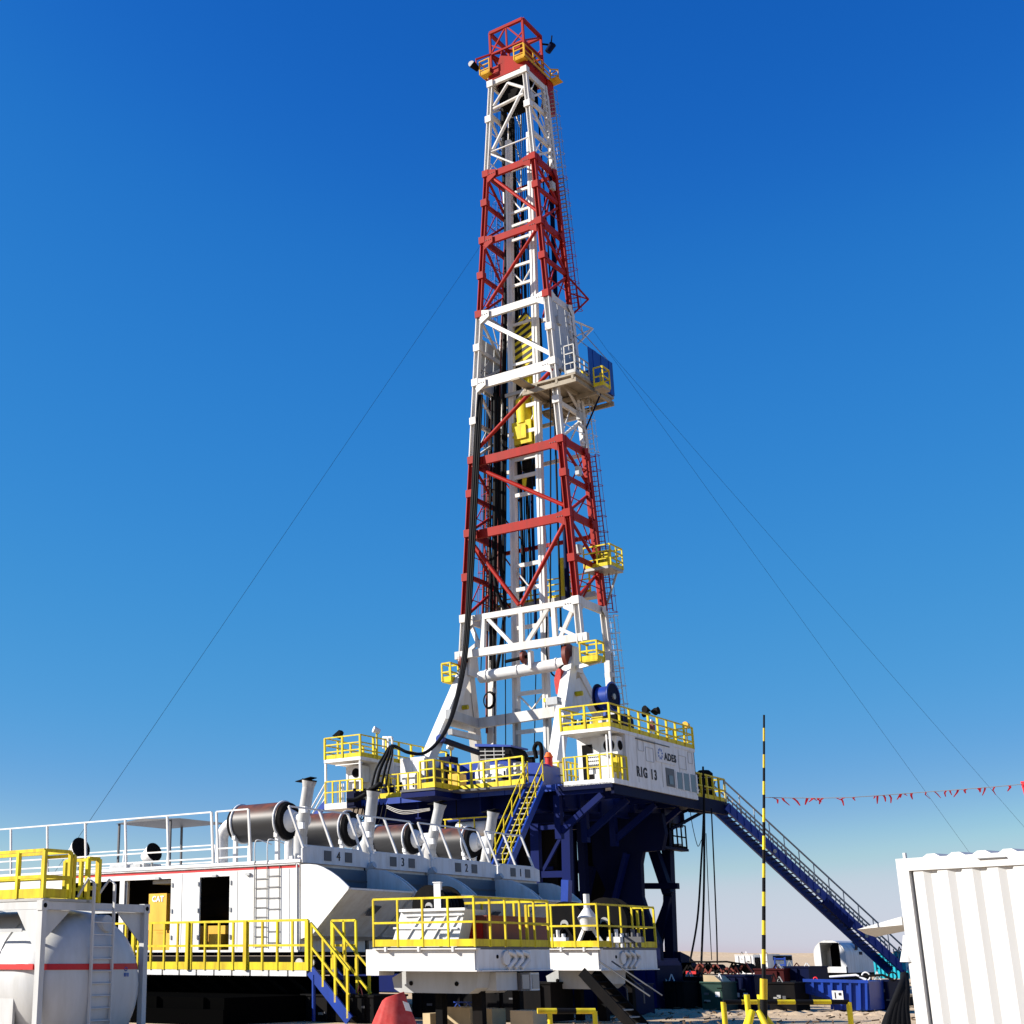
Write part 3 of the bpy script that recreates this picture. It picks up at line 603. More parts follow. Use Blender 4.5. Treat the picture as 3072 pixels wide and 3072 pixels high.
member('tie_beam', af, b0, b1, .3, .55, 'cream'); member('tie_beam', af, at(1345, 2142, Y=62.6), at(1432, 2172, Y=66.5), .3, .5, 'grey')
member('tie_beam', af, at(1350, 2195, Y=62.2), at(1436, 2215, Y=67), .25, .3, 'cream')
rod('hydraulic_cylinder', af, at(1322, 2218, Y=61.8), at(1436, 2258, Y=68), .16, 'dblue')
rod('cylinder_eye', af, at(1318, 2215, Y=61.7), at(1326, 2219, Y=62.0), .22, 'blue')
# small yellow service baskets near the apexes
for (x, y, w) in ((1327, 2045, .55), (1742, 1985, .95)):
    p = at(x, y, Y=64.6); q = p+V((w, 0, 0))
    bs = part('service_basket', MB().box(p.x, q.x, p.y, p.y+.8, p.z-.05, p.z+.05), 'yellow', af)
    railing(bs, [(p.x, p.y, p.z), (q.x, p.y, p.z), (q.x, p.y+.8, p.z)], 1.0, .9, (.5,), .25, .08, .04, sub=True) if False else railing(af, [(p.x, p.y, p.z), (q.x, p.y, p.z), (q.x, p.y+.8, p.z), (p.x, p.y+.8, p.z), (p.x, p.y, p.z)], 1.0, .9, (.5,), .25, .08, .04)
    member('basket_arm', af, V((q.x, p.y+.4, p.z)), (aL if x < 1500 else aR)+V((0, 0, -.4)), .12, .2, 'white')
rf = thing('red_wing_marker', 'long red pointed steel blade hanging beside the right leg of the A frame', 'steel blade', at(1672, 2050, Y=65))
def pl(pts, Y): return [at(x, y, Y=Y) for x, y in pts]
part('blade', MB().prism(pl([(1676, 2004), (1668, 2012), (1662, 2040), (1668, 2082), (1674, 2084), (1681, 2060), (1682, 2010)], 64.8), (0, .35, 0)), 'tarp', rf)
part('hanger', MB().bar(at(1676, 2006, Y=64.9), at(1690, 1995, Y=64.9), .08), 'soot', rf)
fd = thing('leg_floodlight', 'grey box floodlight on the inner side of the right A frame leg', 'floodlight', at(1660, 2100, Y=63))
p = at(1655, 2100, Y=62.5); part('lamp_housing', MB().box(p.x-.35, p.x+.3, p.y, p.y+.5, p.z-.22, p.z+.15), 'grey', fd); part('lamp_face', MB().box(p.x-.5, p.x-.36, p.y+.05, p.y+.4, p.z-.05, p.z+.15), 'yellow', fd)
part('bracket', MB().bar((p.x+.3, p.y+.2, p.z), (p.x+.7, p.y+.2, p.z-.1), .15), 'white', fd)
hr = thing('cable_coil', 'black cable coil hung on the left rear leg of the mast', 'cable coil', at(1470, 2100, Y=68)); cc = at(1466, 2100, Y=67.6)
for k in range(3): part('coil_loop', MB().ring(cc+V((0, .05*k, 0)), (.3, 1, 0), .42+.03*k, .035, 24, 5), 'black', hr)
# dark blue reel behind the right leg
rl = thing('hose_reel', 'large dark blue hose reel behind the right A frame leg above the doghouse roof', 'reel', at(1835, 2092, X=-30.5)); c = at(1838, 2090, X=-30.4)
part('reel_flange', MB().disc(c, (1, 0, 0), .72, .06, 32), 'dblue', rl); part('reel_flange', MB().disc(c-V((.75, 0, 0)), (1, 0, 0), .72, .06, 32), 'dblue', rl)
part('drum', MB().cyl(c-V((.7, 0, 0)), c-V((.05, 0, 0)), .55, .55, 24), 'blue', rl); part('flange_rim', MB().ring(c+V((.03, 0, 0)), (1, 0, 0), .7, .05, 32), 'blue', rl)
st_ = MB()
for s_ in (-1, 1): st_.bar((c.x-.38, c.y+.6*s_, 11.3), (c.x-.38, c.y, c.z), .12)
part('stand', st_, 'blue', rl); part('hub', MB().disc(c+V((.06, 0, 0)), (1, 0, 0), .15, .1, 14), 'galv', rl)
dt = thing('control_skid', 'dark blue humped cabinet behind the doghouse roof rails beside the reel', 'cabinet', (-29.6, 60.5, 11.3))
p = at(1885, 2170, X=-29.2); part('body', MB().box(-30.6, -29.2, p.y-.5, p.y+.6, 11.2, 12.5), 'dblue', dt); part('hood', MB().prism([(-30.6, p.y-.5, 12.5), (-30.6, p.y+.6, 12.5), (-30.6, p.y+.4, 12.75), (-30.6, p.y-.3, 12.75)], (1.4, 0, 0)), 'dblue', dt)

# ================================================================= RIG FLOOR AND SUBSTRUCTURE
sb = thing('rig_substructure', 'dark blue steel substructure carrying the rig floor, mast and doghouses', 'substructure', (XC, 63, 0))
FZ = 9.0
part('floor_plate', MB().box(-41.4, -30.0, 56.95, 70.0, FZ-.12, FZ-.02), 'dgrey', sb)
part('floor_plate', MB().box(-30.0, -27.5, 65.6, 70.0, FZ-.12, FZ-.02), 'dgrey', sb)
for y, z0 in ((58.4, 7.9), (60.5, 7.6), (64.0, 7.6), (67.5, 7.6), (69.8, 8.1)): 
    b_ = MB(); b_.box(-41.3, -29.9, y-.15, y+.15, z0, z0+.08).box(-41.3, -29.9, y-.05, y+.05, z0, 8.8).box(-41.3, -29.9, y-.15, y+.15, 8.78, 8.86); part('floor_girder', b_, 'shade_blue', sb)
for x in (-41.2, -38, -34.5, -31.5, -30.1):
    b_ = MB(); b_.box(x-.15, x+.15, 57.25, 69.7, 7.9, 7.98).box(x-.04, x+.04, 57.25, 69.7, 7.98, 8.77); part('floor_girder', b_, 'shade_blue', sb)
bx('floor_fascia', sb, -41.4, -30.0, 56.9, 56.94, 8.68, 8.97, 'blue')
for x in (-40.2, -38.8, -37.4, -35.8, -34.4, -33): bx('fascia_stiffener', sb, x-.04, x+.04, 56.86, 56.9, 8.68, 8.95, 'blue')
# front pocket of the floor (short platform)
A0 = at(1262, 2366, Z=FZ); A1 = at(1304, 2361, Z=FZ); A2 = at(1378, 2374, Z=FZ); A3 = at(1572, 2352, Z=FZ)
part('floor_plate', MB().box(-37.2, A1.x, A1.y, 56.94, FZ-.12, FZ-.02), 'dgrey', sb); part('pocket_box', MB().box(-37.2, A1.x-.02, A1.y+.05, 56.9, 8.62, 8.87), 'shade_blue', sb)
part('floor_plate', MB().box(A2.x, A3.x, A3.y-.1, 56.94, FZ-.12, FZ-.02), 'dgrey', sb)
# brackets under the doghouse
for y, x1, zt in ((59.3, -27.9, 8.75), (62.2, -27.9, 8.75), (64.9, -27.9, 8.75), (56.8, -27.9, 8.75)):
    member('bracket_beam', sb, (-30.2, y, zt-.15), (x1, y, zt-.15), .25, .32, 'shade_blue'); member('bracket_strut', sb, (x1-.1, y, zt-.4), (-30.3, y, zt-2.0), .22, .26, 'shade_blue'); member('bracket_post', sb, (-30.2, y, zt-2.2), (-30.2, y, zt-.3), .3, .3, 'shade_blue')
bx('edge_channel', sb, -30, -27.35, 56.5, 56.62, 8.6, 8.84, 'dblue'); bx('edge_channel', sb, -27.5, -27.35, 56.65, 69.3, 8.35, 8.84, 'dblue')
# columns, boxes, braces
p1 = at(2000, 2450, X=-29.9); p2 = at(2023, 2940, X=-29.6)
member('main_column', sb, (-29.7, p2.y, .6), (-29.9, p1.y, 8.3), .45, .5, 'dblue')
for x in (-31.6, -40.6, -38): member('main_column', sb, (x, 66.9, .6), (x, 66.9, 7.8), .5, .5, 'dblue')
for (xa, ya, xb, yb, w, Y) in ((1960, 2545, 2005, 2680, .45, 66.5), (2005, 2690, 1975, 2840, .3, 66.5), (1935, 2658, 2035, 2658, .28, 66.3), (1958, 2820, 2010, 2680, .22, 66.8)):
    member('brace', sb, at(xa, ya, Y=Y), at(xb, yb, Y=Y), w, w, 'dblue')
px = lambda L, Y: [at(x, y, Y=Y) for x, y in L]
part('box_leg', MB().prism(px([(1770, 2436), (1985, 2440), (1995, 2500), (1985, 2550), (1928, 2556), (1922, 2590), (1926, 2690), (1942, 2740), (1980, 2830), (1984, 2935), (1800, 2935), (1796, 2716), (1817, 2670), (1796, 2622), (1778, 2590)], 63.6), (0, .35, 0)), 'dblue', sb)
member('box_leg_rib', sb, at(1845, 2700, Y=63.4), at(1880, 2560, Y=63.4), .35, .2, 'shade_blue')
part('box_leg', MB().prism(px([(1440, 2430), (1590, 2430), (1600, 2700), (1440, 2660)], 63.2), (0, 1.0, 0)), 'soot', sb)  # blue leg coloured black, its shade painted in
part('side_wall', MB().box(-43.4, -33.5, 62.6, 62.8, 1.2, 8.5), 'soot', sb)  # blue wall blackened: the shade under the floor is in the colour
for k in range(8): bx('wall_stiffener', sb, -43.2+k*1.25, -43.1+k*1.25, 62.4, 62.59, 1.3, 8.3, 'shade_blue')
for zz in (3.4, 5.6): bx('wall_stiffener', sb, -43.3, -33.6, 62.3, 62.38, zz, zz+.15, 'shade_blue')
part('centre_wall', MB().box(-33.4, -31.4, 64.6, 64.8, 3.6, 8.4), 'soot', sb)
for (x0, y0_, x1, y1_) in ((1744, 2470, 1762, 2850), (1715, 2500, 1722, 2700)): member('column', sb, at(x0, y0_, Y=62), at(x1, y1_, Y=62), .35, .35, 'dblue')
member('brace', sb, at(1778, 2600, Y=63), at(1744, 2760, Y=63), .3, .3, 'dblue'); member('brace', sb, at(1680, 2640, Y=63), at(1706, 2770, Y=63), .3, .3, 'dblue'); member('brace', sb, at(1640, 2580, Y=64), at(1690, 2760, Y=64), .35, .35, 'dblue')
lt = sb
for x in (1606, 1700): member('tower_post', lt, at(x, 2470, Y=57.6), at(x+8, 2830 if x == 1700 else 2720, Y=57.6), .42, .3, 'shade_blue')
member('tower_brace', lt, at(1618, 2635, Y=57.6), at(1692, 2495, Y=57.6), .12, .14, 'shade_blue'); member('tower_brace', lt, at(1610, 2485, Y=57.6), at(1700, 2478, Y=57.6), .16, .2, 'shade_blue'); member('tower_brace', lt, at(1615, 2624, Y=57.6), at(1700, 2622, Y=57.6), .2, .28, 'shade_blue')
part('base_skid', MB().box(-42.5, -29.2, 57.0, 58.0, 0, 1.4), 'shade_blue', sb); part('base_skid', MB().box(-42.5, -29.2, 66.2, 67.6, 0, 1.3), 'shade_blue', sb); part('base_skid', MB().box(-31.0, -29.2, 58.1, 66.1, 0, 1.5), 'shade_blue', sb)
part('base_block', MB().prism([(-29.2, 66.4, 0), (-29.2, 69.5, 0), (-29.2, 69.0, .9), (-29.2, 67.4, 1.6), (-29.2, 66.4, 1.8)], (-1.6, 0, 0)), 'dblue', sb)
bp = thing('blowout_preventer', 'dark blowout preventer stack in the shade under the rig floor', 'wellhead', (-36, 64.5, 0))
part('stack_body', MB().cyl((-35, 65.6, .2), (-35, 65.6, 7.4), .55, .55, 16), 'soot', bp)
for z in (1.2, 2.6, 4.1, 5.6): part('ram_body', MB().box(-36.4, -33.6, 65.2, 66.0, z, z+.6), 'soot', bp); part('flange', MB().cyl((-35, 65.6, z+.7), (-35, 65.6, z+.9), .8, .8, 16), 'soot', bp)
# small lookout platform at the right column
lo = part('side_platform', MB().box(at(2012, 2552, X=-29.6).x, -29.2, at(1960, 2552, X=-29.6).y, at(2055, 2548, X=-29.4).y, 6.6, 6.72), 'dblue', sb)
ye = at(2055, 2548, X=-29.4).y; railing(sb, [(-29.25, ye-1.7, 6.7), (-29.25, ye-.1, 6.7)], 1.15, .5, (.5,), .12, .06, .03, mr='soot', mp='soot')
bx('platform_box', sb, -29.9, -29.5, ye-.45, ye-.1, 6.74, 6.98, 'galv')
for (xa, ya_, xb, yb) in ((2010, 2452, 2085, 2422), (2012, 2488, 2138, 2420)): member('outrigger_strut', sb, at(xa, ya_, X=-28.9), at(xb, yb, X=-28.0), .13, .13, 'dblue')
ed = thing('extension_deck', 'small railed deck at the far end of the doghouse above the ramp', 'platform', (-28, 68.4, FZ))
yE = at(2180, 2398, X=-27.4).y
part('deck_plate', MB().box(-30, -27.4, 65.65, yE, FZ-.3, FZ), 'dblue', ed); part('deck_beam', MB().prism([(-27.9, 65.7, FZ-.32), (-27.9, yE, FZ-.32), (-27.9, yE-.6, FZ-.6), (-27.9, 65.7, FZ-.75)], (.3, 0, 0)), 'dblue', ed)
railing(ed, [(-27.45, 65.7, FZ), (-27.45, yE, FZ), (-28.6, yE, FZ)], 1.15, .8, (.5,), .2, .09, .035, mr='yellow', mp='yellow')
part('swing_gate', MB().bar((-27.6, yE-1.5, FZ+.2), (-27.6, yE-.8, FZ+1.0), .05).bar((-27.6, yE-1.5, FZ+1.0), (-27.6, yE-.8, FZ+.2), .05), 'galv', ed)
ta = thing('air_tank', 'tall black tank with rungs standing at the end of the doghouse', 'tank', (-27.8, 66.2, FZ)); c = at(2117, 2375, X=-27.9)
part('shell', MB().cyl((-27.9, c.y, FZ+.05), (-27.9, c.y, FZ+1.35), .42, .42, 20).cyl((-27.9, c.y, FZ+1.35), (-27.9, c.y, FZ+1.5), .42, .25, 20), 'soot', ta)
part('band', MB().ring((-27.9, c.y, FZ+.5), (0, 0, 1), .43, .02).ring((-27.9, c.y, FZ+1.1), (0, 0, 1), .43, .02), 'galv', ta)

# ---- floor railings (each run a thing of its own)
def floor_rail(pts, label, **k):
    t = thing('safety_railing', label, 'railing', pts[0], 'yellow railings on the rig floor'); railing(t, pts, **k); return t
B0, B1 = at(1137, 2398, Z=FZ), at(1256, 2388, Z=FZ)
floor_rail([B0+V((0, 1.6, 0)), B0, B1], 'yellow railing at the front edge of the rig floor right of the left doghouse', h=1.15, step=.55, mids=(.5,), toe=.26, post=.075, r=.028, mt='yellow')
floor_rail([A0, A1, A2, A3], 'long yellow railing in front of the blue drawworks on the rig floor', h=1.25, step=.75, mids=(.36, .68), toe=.24, post=.09, r=.032)
R0, R1 = at(1636, 2372, Z=FZ), at(1694, 2362, Z=FZ); R0.y = R1.y = (R0.y+R1.y)/2
floor_rail([R0+V((0, 1.2, 0)), R0, (R1.x, R0.y, FZ), (R1.x, R0.y+1.2, FZ)], 'short yellow railing between the floor stair and the right doghouse', h=1.2, step=.45, mids=(.5,), toe=.26, post=.075, r=.03)
part('floor_plate', MB().box(R0.x, -30.0, R0.y, R0.y+2, FZ-.13, FZ-.01), 'dgrey', sb)
Q0, Q1 = at(1148, 2328, Y=58.4), at(1208, 2320, Y=58.4)
floor_rail([(-39.6, 58.4, FZ), (-38.2, 58.4, FZ)], 'tall yellow gate frame behind the front railing beside the hose bundle', h=1.9, step=.9, mids=(.5, .85), toe=0, post=.14, r=.06)

# ---- stairs from the floor down to the generator roofs
sf = thing('floor_stair', 'steep blue stair with yellow handrails from the rig floor down to the generator houses', 'stair', (-32, 54, 4))
XA, XB = at(1586, 2353, Y=56.6).x, at(1632, 2349, Y=56.6).x
top = V((0, 56.6, FZ)); 
ybt = 52.2; zb = at(1482, 2665, X=XA).z
import itertools
pb = at(1510, 2640, X=XB)   # foot of the right stringer
bot = V((0, pb.y, pb.z))
for X in (XA, XB): member('stringer', sf, V((X, top.y, top.z)), V((X, bot.y, bot.z)), .09, .32, 'blue', up=(0, 0, 1))
nst = 17
for k in range(nst):
    t = (k+.5)/nst; p = top.lerp(bot, t); bx('tread', sf, XA+.05, XB-.05, p.y-.14, p.y+.14, p.z-.02, p.z+.02, 'galv')
nrm = V((0, 0, 1))
for X in (XA, XB):
    for h_ in (.55, 1.05): rod('handrail', sf, V((X, top.y, top.z+h_)), V((X, bot.y, bot.z+h_)), .03, 'yellow')
    for k in range(6): p = top.lerp(bot, k/5*.98+.01); rod('rail_post', sf, V((X, p.y, p.z)), V((X, p.y, p.z+1.05)), .03, 'yellow')
# ---- DOGHOUSE right
dh = thing('doghouse', 'white doghouse lettered RIG 13 on the right end of the rig floor', 'cabin', (-28.4, 61, FZ))
DX = -27.27; DL = -29.67; DY0 = 56.5; DY1 = 65.5; WY = 57.95; RZ = 11.2
part('side_wall', MB().box(DX-.06, DX, WY, DY1, FZ-.05, RZ-.12), 'grey2' if 'grey2' in M else 'cont', dh)
part('end_wall', MB().box(DL, DX-.07, WY, WY+.06, FZ, RZ-.12), 'cont', dh); part('back_wall', MB().box(DL, DX, DY1-.06, DY1+.001, FZ, RZ-.12), 'cont', dh); part('far_wall', MB().box(DL, DL+.06, WY+.07, DY1-.07, FZ, RZ-.12), 'cont', dh)
part('roof', MB().box(DL-.05, DX+.03, DY0-.03, DY1+.05, RZ-.12, RZ+.03), 'cont', dh); part('floor_frame', MB().box(DL-.02, DX+.02, DY0, DY1, FZ-.22, FZ+.0), 'cont', dh)
for x in (DL+.05, DX-.06): member('porch_post', dh, (x, DY0+.06, FZ), (x, DY0+.06, RZ-.12), .09, .09, 'white')
member('drain_pipe', dh, (DX-.22, DY0+.02, FZ), (DX-.22, DY0+.02, RZ-.3), .06, .06, 'white')
railing(dh, [(DL, DY0+.02, FZ), (DX-.02, DY0+.02, FZ), (DX-.02, WY, FZ)], 1.05, .55, (.5,), 0, .07, .025)
railing(dh, [(DL, WY+2, RZ+.03), (DL, DY0, RZ+.03), (DX, DY0, RZ+.03), (DX, DY1, RZ+.03), (DL+.5, DY1, RZ+.03)], 1.05, 1.05, (.33, .66), .2, .09, .03)
def dpx(x, y): return at(x, y, X=DX)
def dpanel(n, x0, y0, x1, y1, m, th=.02, off=0):
    a = dpx(x0, y0); b = dpx(x1, y1); return part(n, MB().box(DX+off+.002, DX+off+th, a.y, b.y, b.z, a.z), m, dh)
S3 = .2795   # crop scale 540/1932
def cp(x, y): return (1700+x*S3, 2060+y*S3)
def outline(n, x0, y0, x1, y1):
    a = dpx(*cp(x0, y0)); b = dpx(*cp(x1, y1)); q = MB(); w = .012
    q.box(DX+.002, DX+.02, a.y-w, a.y+w, b.z, a.z).box(DX+.002, DX+.02, b.y-w, b.y+w, b.z, a.z).box(DX+.002, DX+.02, a.y+w, b.y-w, b.z-w, b.z+w).box(DX+.002, DX+.02, a.y+w, b.y-w, a.z-w, a.z+w)
    part(n, q, 'grey', dh)
outline('hatch_seam', 757, 560, 825, 695); outline('hatch_seam', 842, 645, 935, 815); outline('hatch_seam', 1195, 735, 1285, 895); outline('hatch_seam', 1295, 700, 1350, 830)
a = dpx(*cp(940, 590)); b = dpx(*cp(1160, 850)); part('sign_board', MB().box(DX+.002, DX+.03, a.y, b.y, b.z, a.z), 'cont', dh)
bw = []
# logo petals and lettering
lc = dpx(*cp(998, 722)); lg_ = MB()
for k in range(9):
    q = 2*math.pi*k/9+.2; dy, dz = math.cos(q), math.sin(q); c0 = V((DX+.034, lc.y+dy*.12, lc.z+dz*.12)); c1 = V((DX+.034, lc.y+dy*.3, lc.z+dz*.3)); sd = V((0, -dz, dy))*.06
    lg_.add([c0, (c0+c1)/2+sd, c1, (c0+c1)/2-sd], [(0, 3, 2, 1)])
part('logo', lg_, 'inkb', dh)
tc = dpx(*cp(1104, 768)); text('sign_lettering', 'ADES', dh, (DX+.034, tc.y, tc.z), (0, 1, 0), (0, 0, 1), 0.47, 'ink', bold=.035, sx=1.1)
tc = dpx(*cp(860, 935)); text('rig_lettering', 'RIG 13', dh, (DX+.006, tc.y, tc.z), (0, 1, 0), (0, 0, 1), .62, 'ink', bold=.035, sx=.95, gap=1.3)
dpanel('side_door', *cp(1058, 868), *cp(1165, 1085), 'dgrey'); dpanel('door_window', *cp(1090, 950), *cp(1140, 1055), 'glass', .025, .02)
for k in range(3):
    x0 = 1176+k*73; dpanel('window', *cp(x0+3, 915+k*12), *cp(x0+70, 1105+k*17), 'glass', .02)
dpanel('window_rail', *cp(1170, 905), *cp(1395, 940), 'grey', .03) if False else None
for k in range(4):
    a_ = dpx(*cp(1173+k*73, 905+k*14)); b_ = dpx(*cp(1177+k*73, 1098+k*17)); part('window_frame', MB().box(DX+.002, DX+.035, a_.y, b_.y, b_.z, a_.z), 'cont', dh)
a_ = dpx(*cp(1170, 905)); b_ = dpx(*cp(1396, 950)); 
for (x_, y_) in ((740, 520), (1000, 590), (1190, 640)): a_ = dpx(*cp(x_, y_)); member('wall_seam', dh, (DX+.006, a_.y, FZ+.05), (DX+.006, a_.y, RZ-.2), .012, .012, 'grey')
member('roof_gutter', dh, (DX+.03, WY+1, RZ-.2), (DX+.03, WY+4.6, RZ-.2), .05, .05, 'dgrey')
# porch contents: door, air conditioner with round fan, panel board, pipes
part('porch_door', MB().box(DL+.25, DL+.75, WY-.04, WY, FZ, FZ+1.75), 'soot', dh)
ac = part('air_conditioner', MB().box(DX-1.0, DX-.15, WY-.55, WY-.01, FZ+1.15, FZ+1.95), 'cont', dh)
part('fan_opening', MB().disc((DX-.14, WY-.28, FZ+1.55), (1, 0, 0), .22, .02, 20), 'soot', ac); part('fan_opening', MB().disc((DX-.55, WY-.56, FZ+1.55), (0, 1, 0), .27, .02, 20), 'soot', ac)
part('ac_pipe', MB().tube([(DX-.6, WY-.3, FZ+1.2), (DX-.6, WY-.3, FZ+.2)], .04, 6), 'white', ac)
pbd = part('plug_board', MB().box(DL+.95, DL+1.55, DY0+.5, DY0+.62, FZ+.3, FZ+1.2), 'cont', dh); sk = MB()
for i in range(6):
    for j in range(4): sk.box(DL+1.0+i*.09, DL+1.04+i*.09, DY0+.48, DY0+.5, FZ+.5+j*.17, FZ+.55+j*.17)
part('sockets', sk, 'ink', pbd, kind='stuff')
for k in range(5): member('porch_pipe', dh, (DL+1.7+k*.13, WY-.1, FZ), (DL+1.7+k*.13, WY-.1, FZ+1.9), .05, .05, 'white')
bx('yellow_box', dh, DX-.5, DX-.2, WY-.4, WY-.1, FZ+.4, FZ+1.05, 'yellow')
# things on its roof
def beaconstand(p, label):
    t = thing('horn_cluster', label, 'loudspeaker', p)
    part('pole', MB().cyl(p, (p[0], p[1], p[2]+1.3), .06, .06, 8), 'white', t); part('control_box', MB().box(p[0]-.12, p[0]+.12, p[1]-.12, p[1]+.12, p[2]+.75, p[2]+1.2), 'brown', t)
    for a_ in (0, 1.4, 2.9, 4.4): c0 = V((p[0], p[1], p[2]+1.65+.12*math.sin(a_*2))); d = V((math.cos(a_), math.sin(a_), .1)); part('horn', MB().cyl(c0+d*.05, c0+d*.42, .05, .19, 10), 'soot', t)
    return t
q = at(2010, 2182, X=-28.2); p = at(1957, 2200, X=-28.4); beaconstand((p.x, p.y, RZ+.03), 'cluster of black horns on a brown and white pole on the doghouse roof')
t = thing('roof_floodlight', 'yellowish floodlight on the far rear corner rail of the right doghouse roof', 'floodlight', (DX-.2, 65, RZ)); p = at(2058, 2175, X=DX-.1)
part('lamp_housing', MB().cyl(p+V((0, -.12, 0)), p+V((0, .22, 0)), .16, .12, 12), 'engine', t); part('pole', MB().cyl(p+V((0, 0, -1.2)), p, .03, .03, 6), 'yellow', t)
t = thing('roof_equipment', 'white bottles and black hoses stacked behind the front roof rail of the right doghouse', 'equipment', (-28.6, 57.5, RZ))
for k in range(6): part('bottle', MB().cyl((-29.3+k*.16, 57.2, RZ+.05), (-29.3+k*.16, 57.2, RZ+.6), .07, .05, 8), 'white' if k % 2 else 'soot', t)
part('white_box', MB().box(DX-.8, DX-.3, 57.0, 57.4, RZ+.05, RZ+.5), 'cont', t); part('black_box', MB().box(DX-.7, DX-.2, 57.6, 58.3, RZ+.05, RZ+.75), 'soot', t)
bxx = thing('roof_bin', 'yellow tool bin behind the front rail on the right doghouse roof', 'bin', (-28.4, 57.6, RZ)); part('bin_body', MB().box(-28.6, -28.1, 57.5, 58.0, RZ+.05, RZ+.65), 'yellow', bxx); part('lid', MB().box(-28.63, -28.07, 57.47, 58.03, RZ+.65, RZ+.7), 'yellow', bxx)

# ---- DOGHOUSE left
lh = thing('doghouse', 'white doghouse with open porch and round fan at the left of the rig floor', 'cabin', (-42.5, 62, FZ))
LX = -41.5; LL = -43.75; LY0 = 57.4; LY1 = 65.5; LWY = 58.9
part('side_wall', MB().box(LX-.06, LX, LWY, LY1, FZ-.05, RZ-.12), 'cont', lh); part('end_wall', MB().box(LL+.5, LX-.07, LWY, LWY+.06, FZ, RZ-.12), 'cont', lh); part('far_wall', MB().box(LL+.5, LL+.56, LWY+.07, LY1-.07, FZ, RZ-.12), 'cont', lh)
part('roof', MB().box(LL-.05, LX+.03, LY0-.03, LY1+.05, RZ-.14, RZ+.03), 'cont', lh); part('floor_frame', MB().box(LL-.05, LX+.02, LY0, LY1, FZ-.3, FZ), 'cont', lh)
for x in (LL, LX-.06): member('porch_post', lh, (x, LY0+.06, FZ), (x, LY0+.06, RZ-.12), .1, .1, 'white')
railing(lh, [(LL, LWY+3, RZ+.03), (LL, LY0, RZ+.03), (LX, LY0, RZ+.03), (LX, LY1, RZ+.03), (LL, LY1, RZ+.03)], 1.1, 1.1, (.33, .66), .2, .1, .03)
railing(lh, [(LL, LY0+.02, FZ), (LX+.1, LY0+.02, FZ)], 1.1, .5, (.5,), 0, .07, .03)
ac = part('air_conditioner', MB().box(LL+.95, LX-.5, LY0+.7, LWY-.02, FZ+1.1, FZ+1.9), 'cont', lh); part('fan_opening', MB().disc((LX-.8, LY0+.69, FZ+1.52), (0, 1, 0), .24, .02, 20), 'soot', ac)
part('white_locker', MB().box(LL+.75, LL+1.25, LY0+.8, LWY-.02, FZ+.05, FZ+1.9), 'cont', lh)
for k in range(4): member('porch_pipe', lh, (LL+.5+k*.13, LY0+.4, FZ), (LL+.5+k*.13, LY0+.4, FZ+1.0), .05, .05, 'white')
bx('water_pipe', lh, LL+.6, LX+.05, LY0+.1, LY0+.15, RZ-.32, RZ-.27, 'white')
for x, y, lab in ((1012, 2203, 'dark angled floodlight above the left corner of the left doghouse roof'), ):
    p = at(x, y, Y=57.6); t = thing('roof_floodlight', lab, 'floodlight', p); part('lamp_housing', MB().prism([p+V((-.35, 0, -.05)), p+V((.1, 0, .22)), p+V((.2, 0, .1)), p+V((.05, 0, -.22))], (0, .3, 0)), 'soot', t); part('pole', MB().cyl(p+V((.15, .15, -.1)), p+V((.2, .15, -1.0)), .03, .03, 6), 'soot', t)
for x, y, lab in ((1130, 2188, 'round white floodlight on a yellow post on the left doghouse roof rail'), (1352, 2238, 'white floodlight on a yellow post at the far corner of the left doghouse roof')):
    p = at(x, y, X=-41.5); t = thing('roof_floodlight', lab, 'floodlight', p); part('lamp_housing', MB().cyl(p+V((-.1, -.15, 0)), p+V((.1, .12, -.12)), .17, .13, 14), 'white', t); part('pole', MB().cyl(p+V((0, 0, -.05)), (p.x, p.y, RZ), .05, .05, 8), 'yellow', t)
t = thing('white_stair_rail', 'white handrails of a stair going down behind the left doghouse', 'handrail', (-45, 58, 6))
for k in range(3): rod('handrail', t, at(975, 2352+k*22, Y=58.5+k*.3), at(925+k*8, 2440+k*10, Y=58.5+k*.3), .04, 'white')
member('stringer', t, at(978, 2410, Y=58.3), at(945, 2450, Y=58.3), .15, .3, 'blue')
t = thing('roller_stand', 'white portal frame guiding the black hoses at the left doghouse roof', 'frame', at(1170, 2215, Y=59.5))
a, b = at(1164, 2212, Y=59.5), at(1176, 2212, Y=59.5)
for p in (a, b): member('frame_post', t, p, (p.x, p.y, FZ), .09, .09, 'white')
member('frame_head', t, a, b, .1, .1, 'white'); a = at(1150, 2212, Y=60.5); member('frame_arm', t, a, at(1164, 2212, Y=60), .1, .1, 'white'); member('frame_arm', t, a, at(1150, 2245, Y=60.5), .08, .08, 'white')

# ---- equipment on the floor
def cab(name, label, cat, x0, x1, yt, yb, Y, d, m, base=None, **k):
    a = at(x0, yb, Y=Y); b = at(x1, yb, Y=Y); z1 = at((x0+x1)/2, yt, Y=Y).z; z0 = FZ if base is None else base
    t = thing(name, label, cat, ((a.x+b.x)/2, Y, z0)); q = part('body', MB().box(a.x, b.x, Y, Y+d, z0+.08, z1), m, t)
    part('skid', MB().box(a.x+.04, b.x-.04, Y+.05, Y+d-.05, z0, z0+.08), 'soot', t)
    n = max(1, round((b.x-a.x)/.8)); w = (b.x-a.x)/n
    for i in range(n):
        dr = part('door', MB().box(a.x+i*w+.04, a.x+(i+1)*w-.04, Y-.03, Y-.002, z0+.15, z1-.08), m, t); part('handle', MB().box(a.x+(i+1)*w-.16, a.x+(i+1)*w-.11, Y-.06, Y-.03, (z0+z1)/2-.1, (z0+z1)/2+.1), 'soot', dr)
    return t
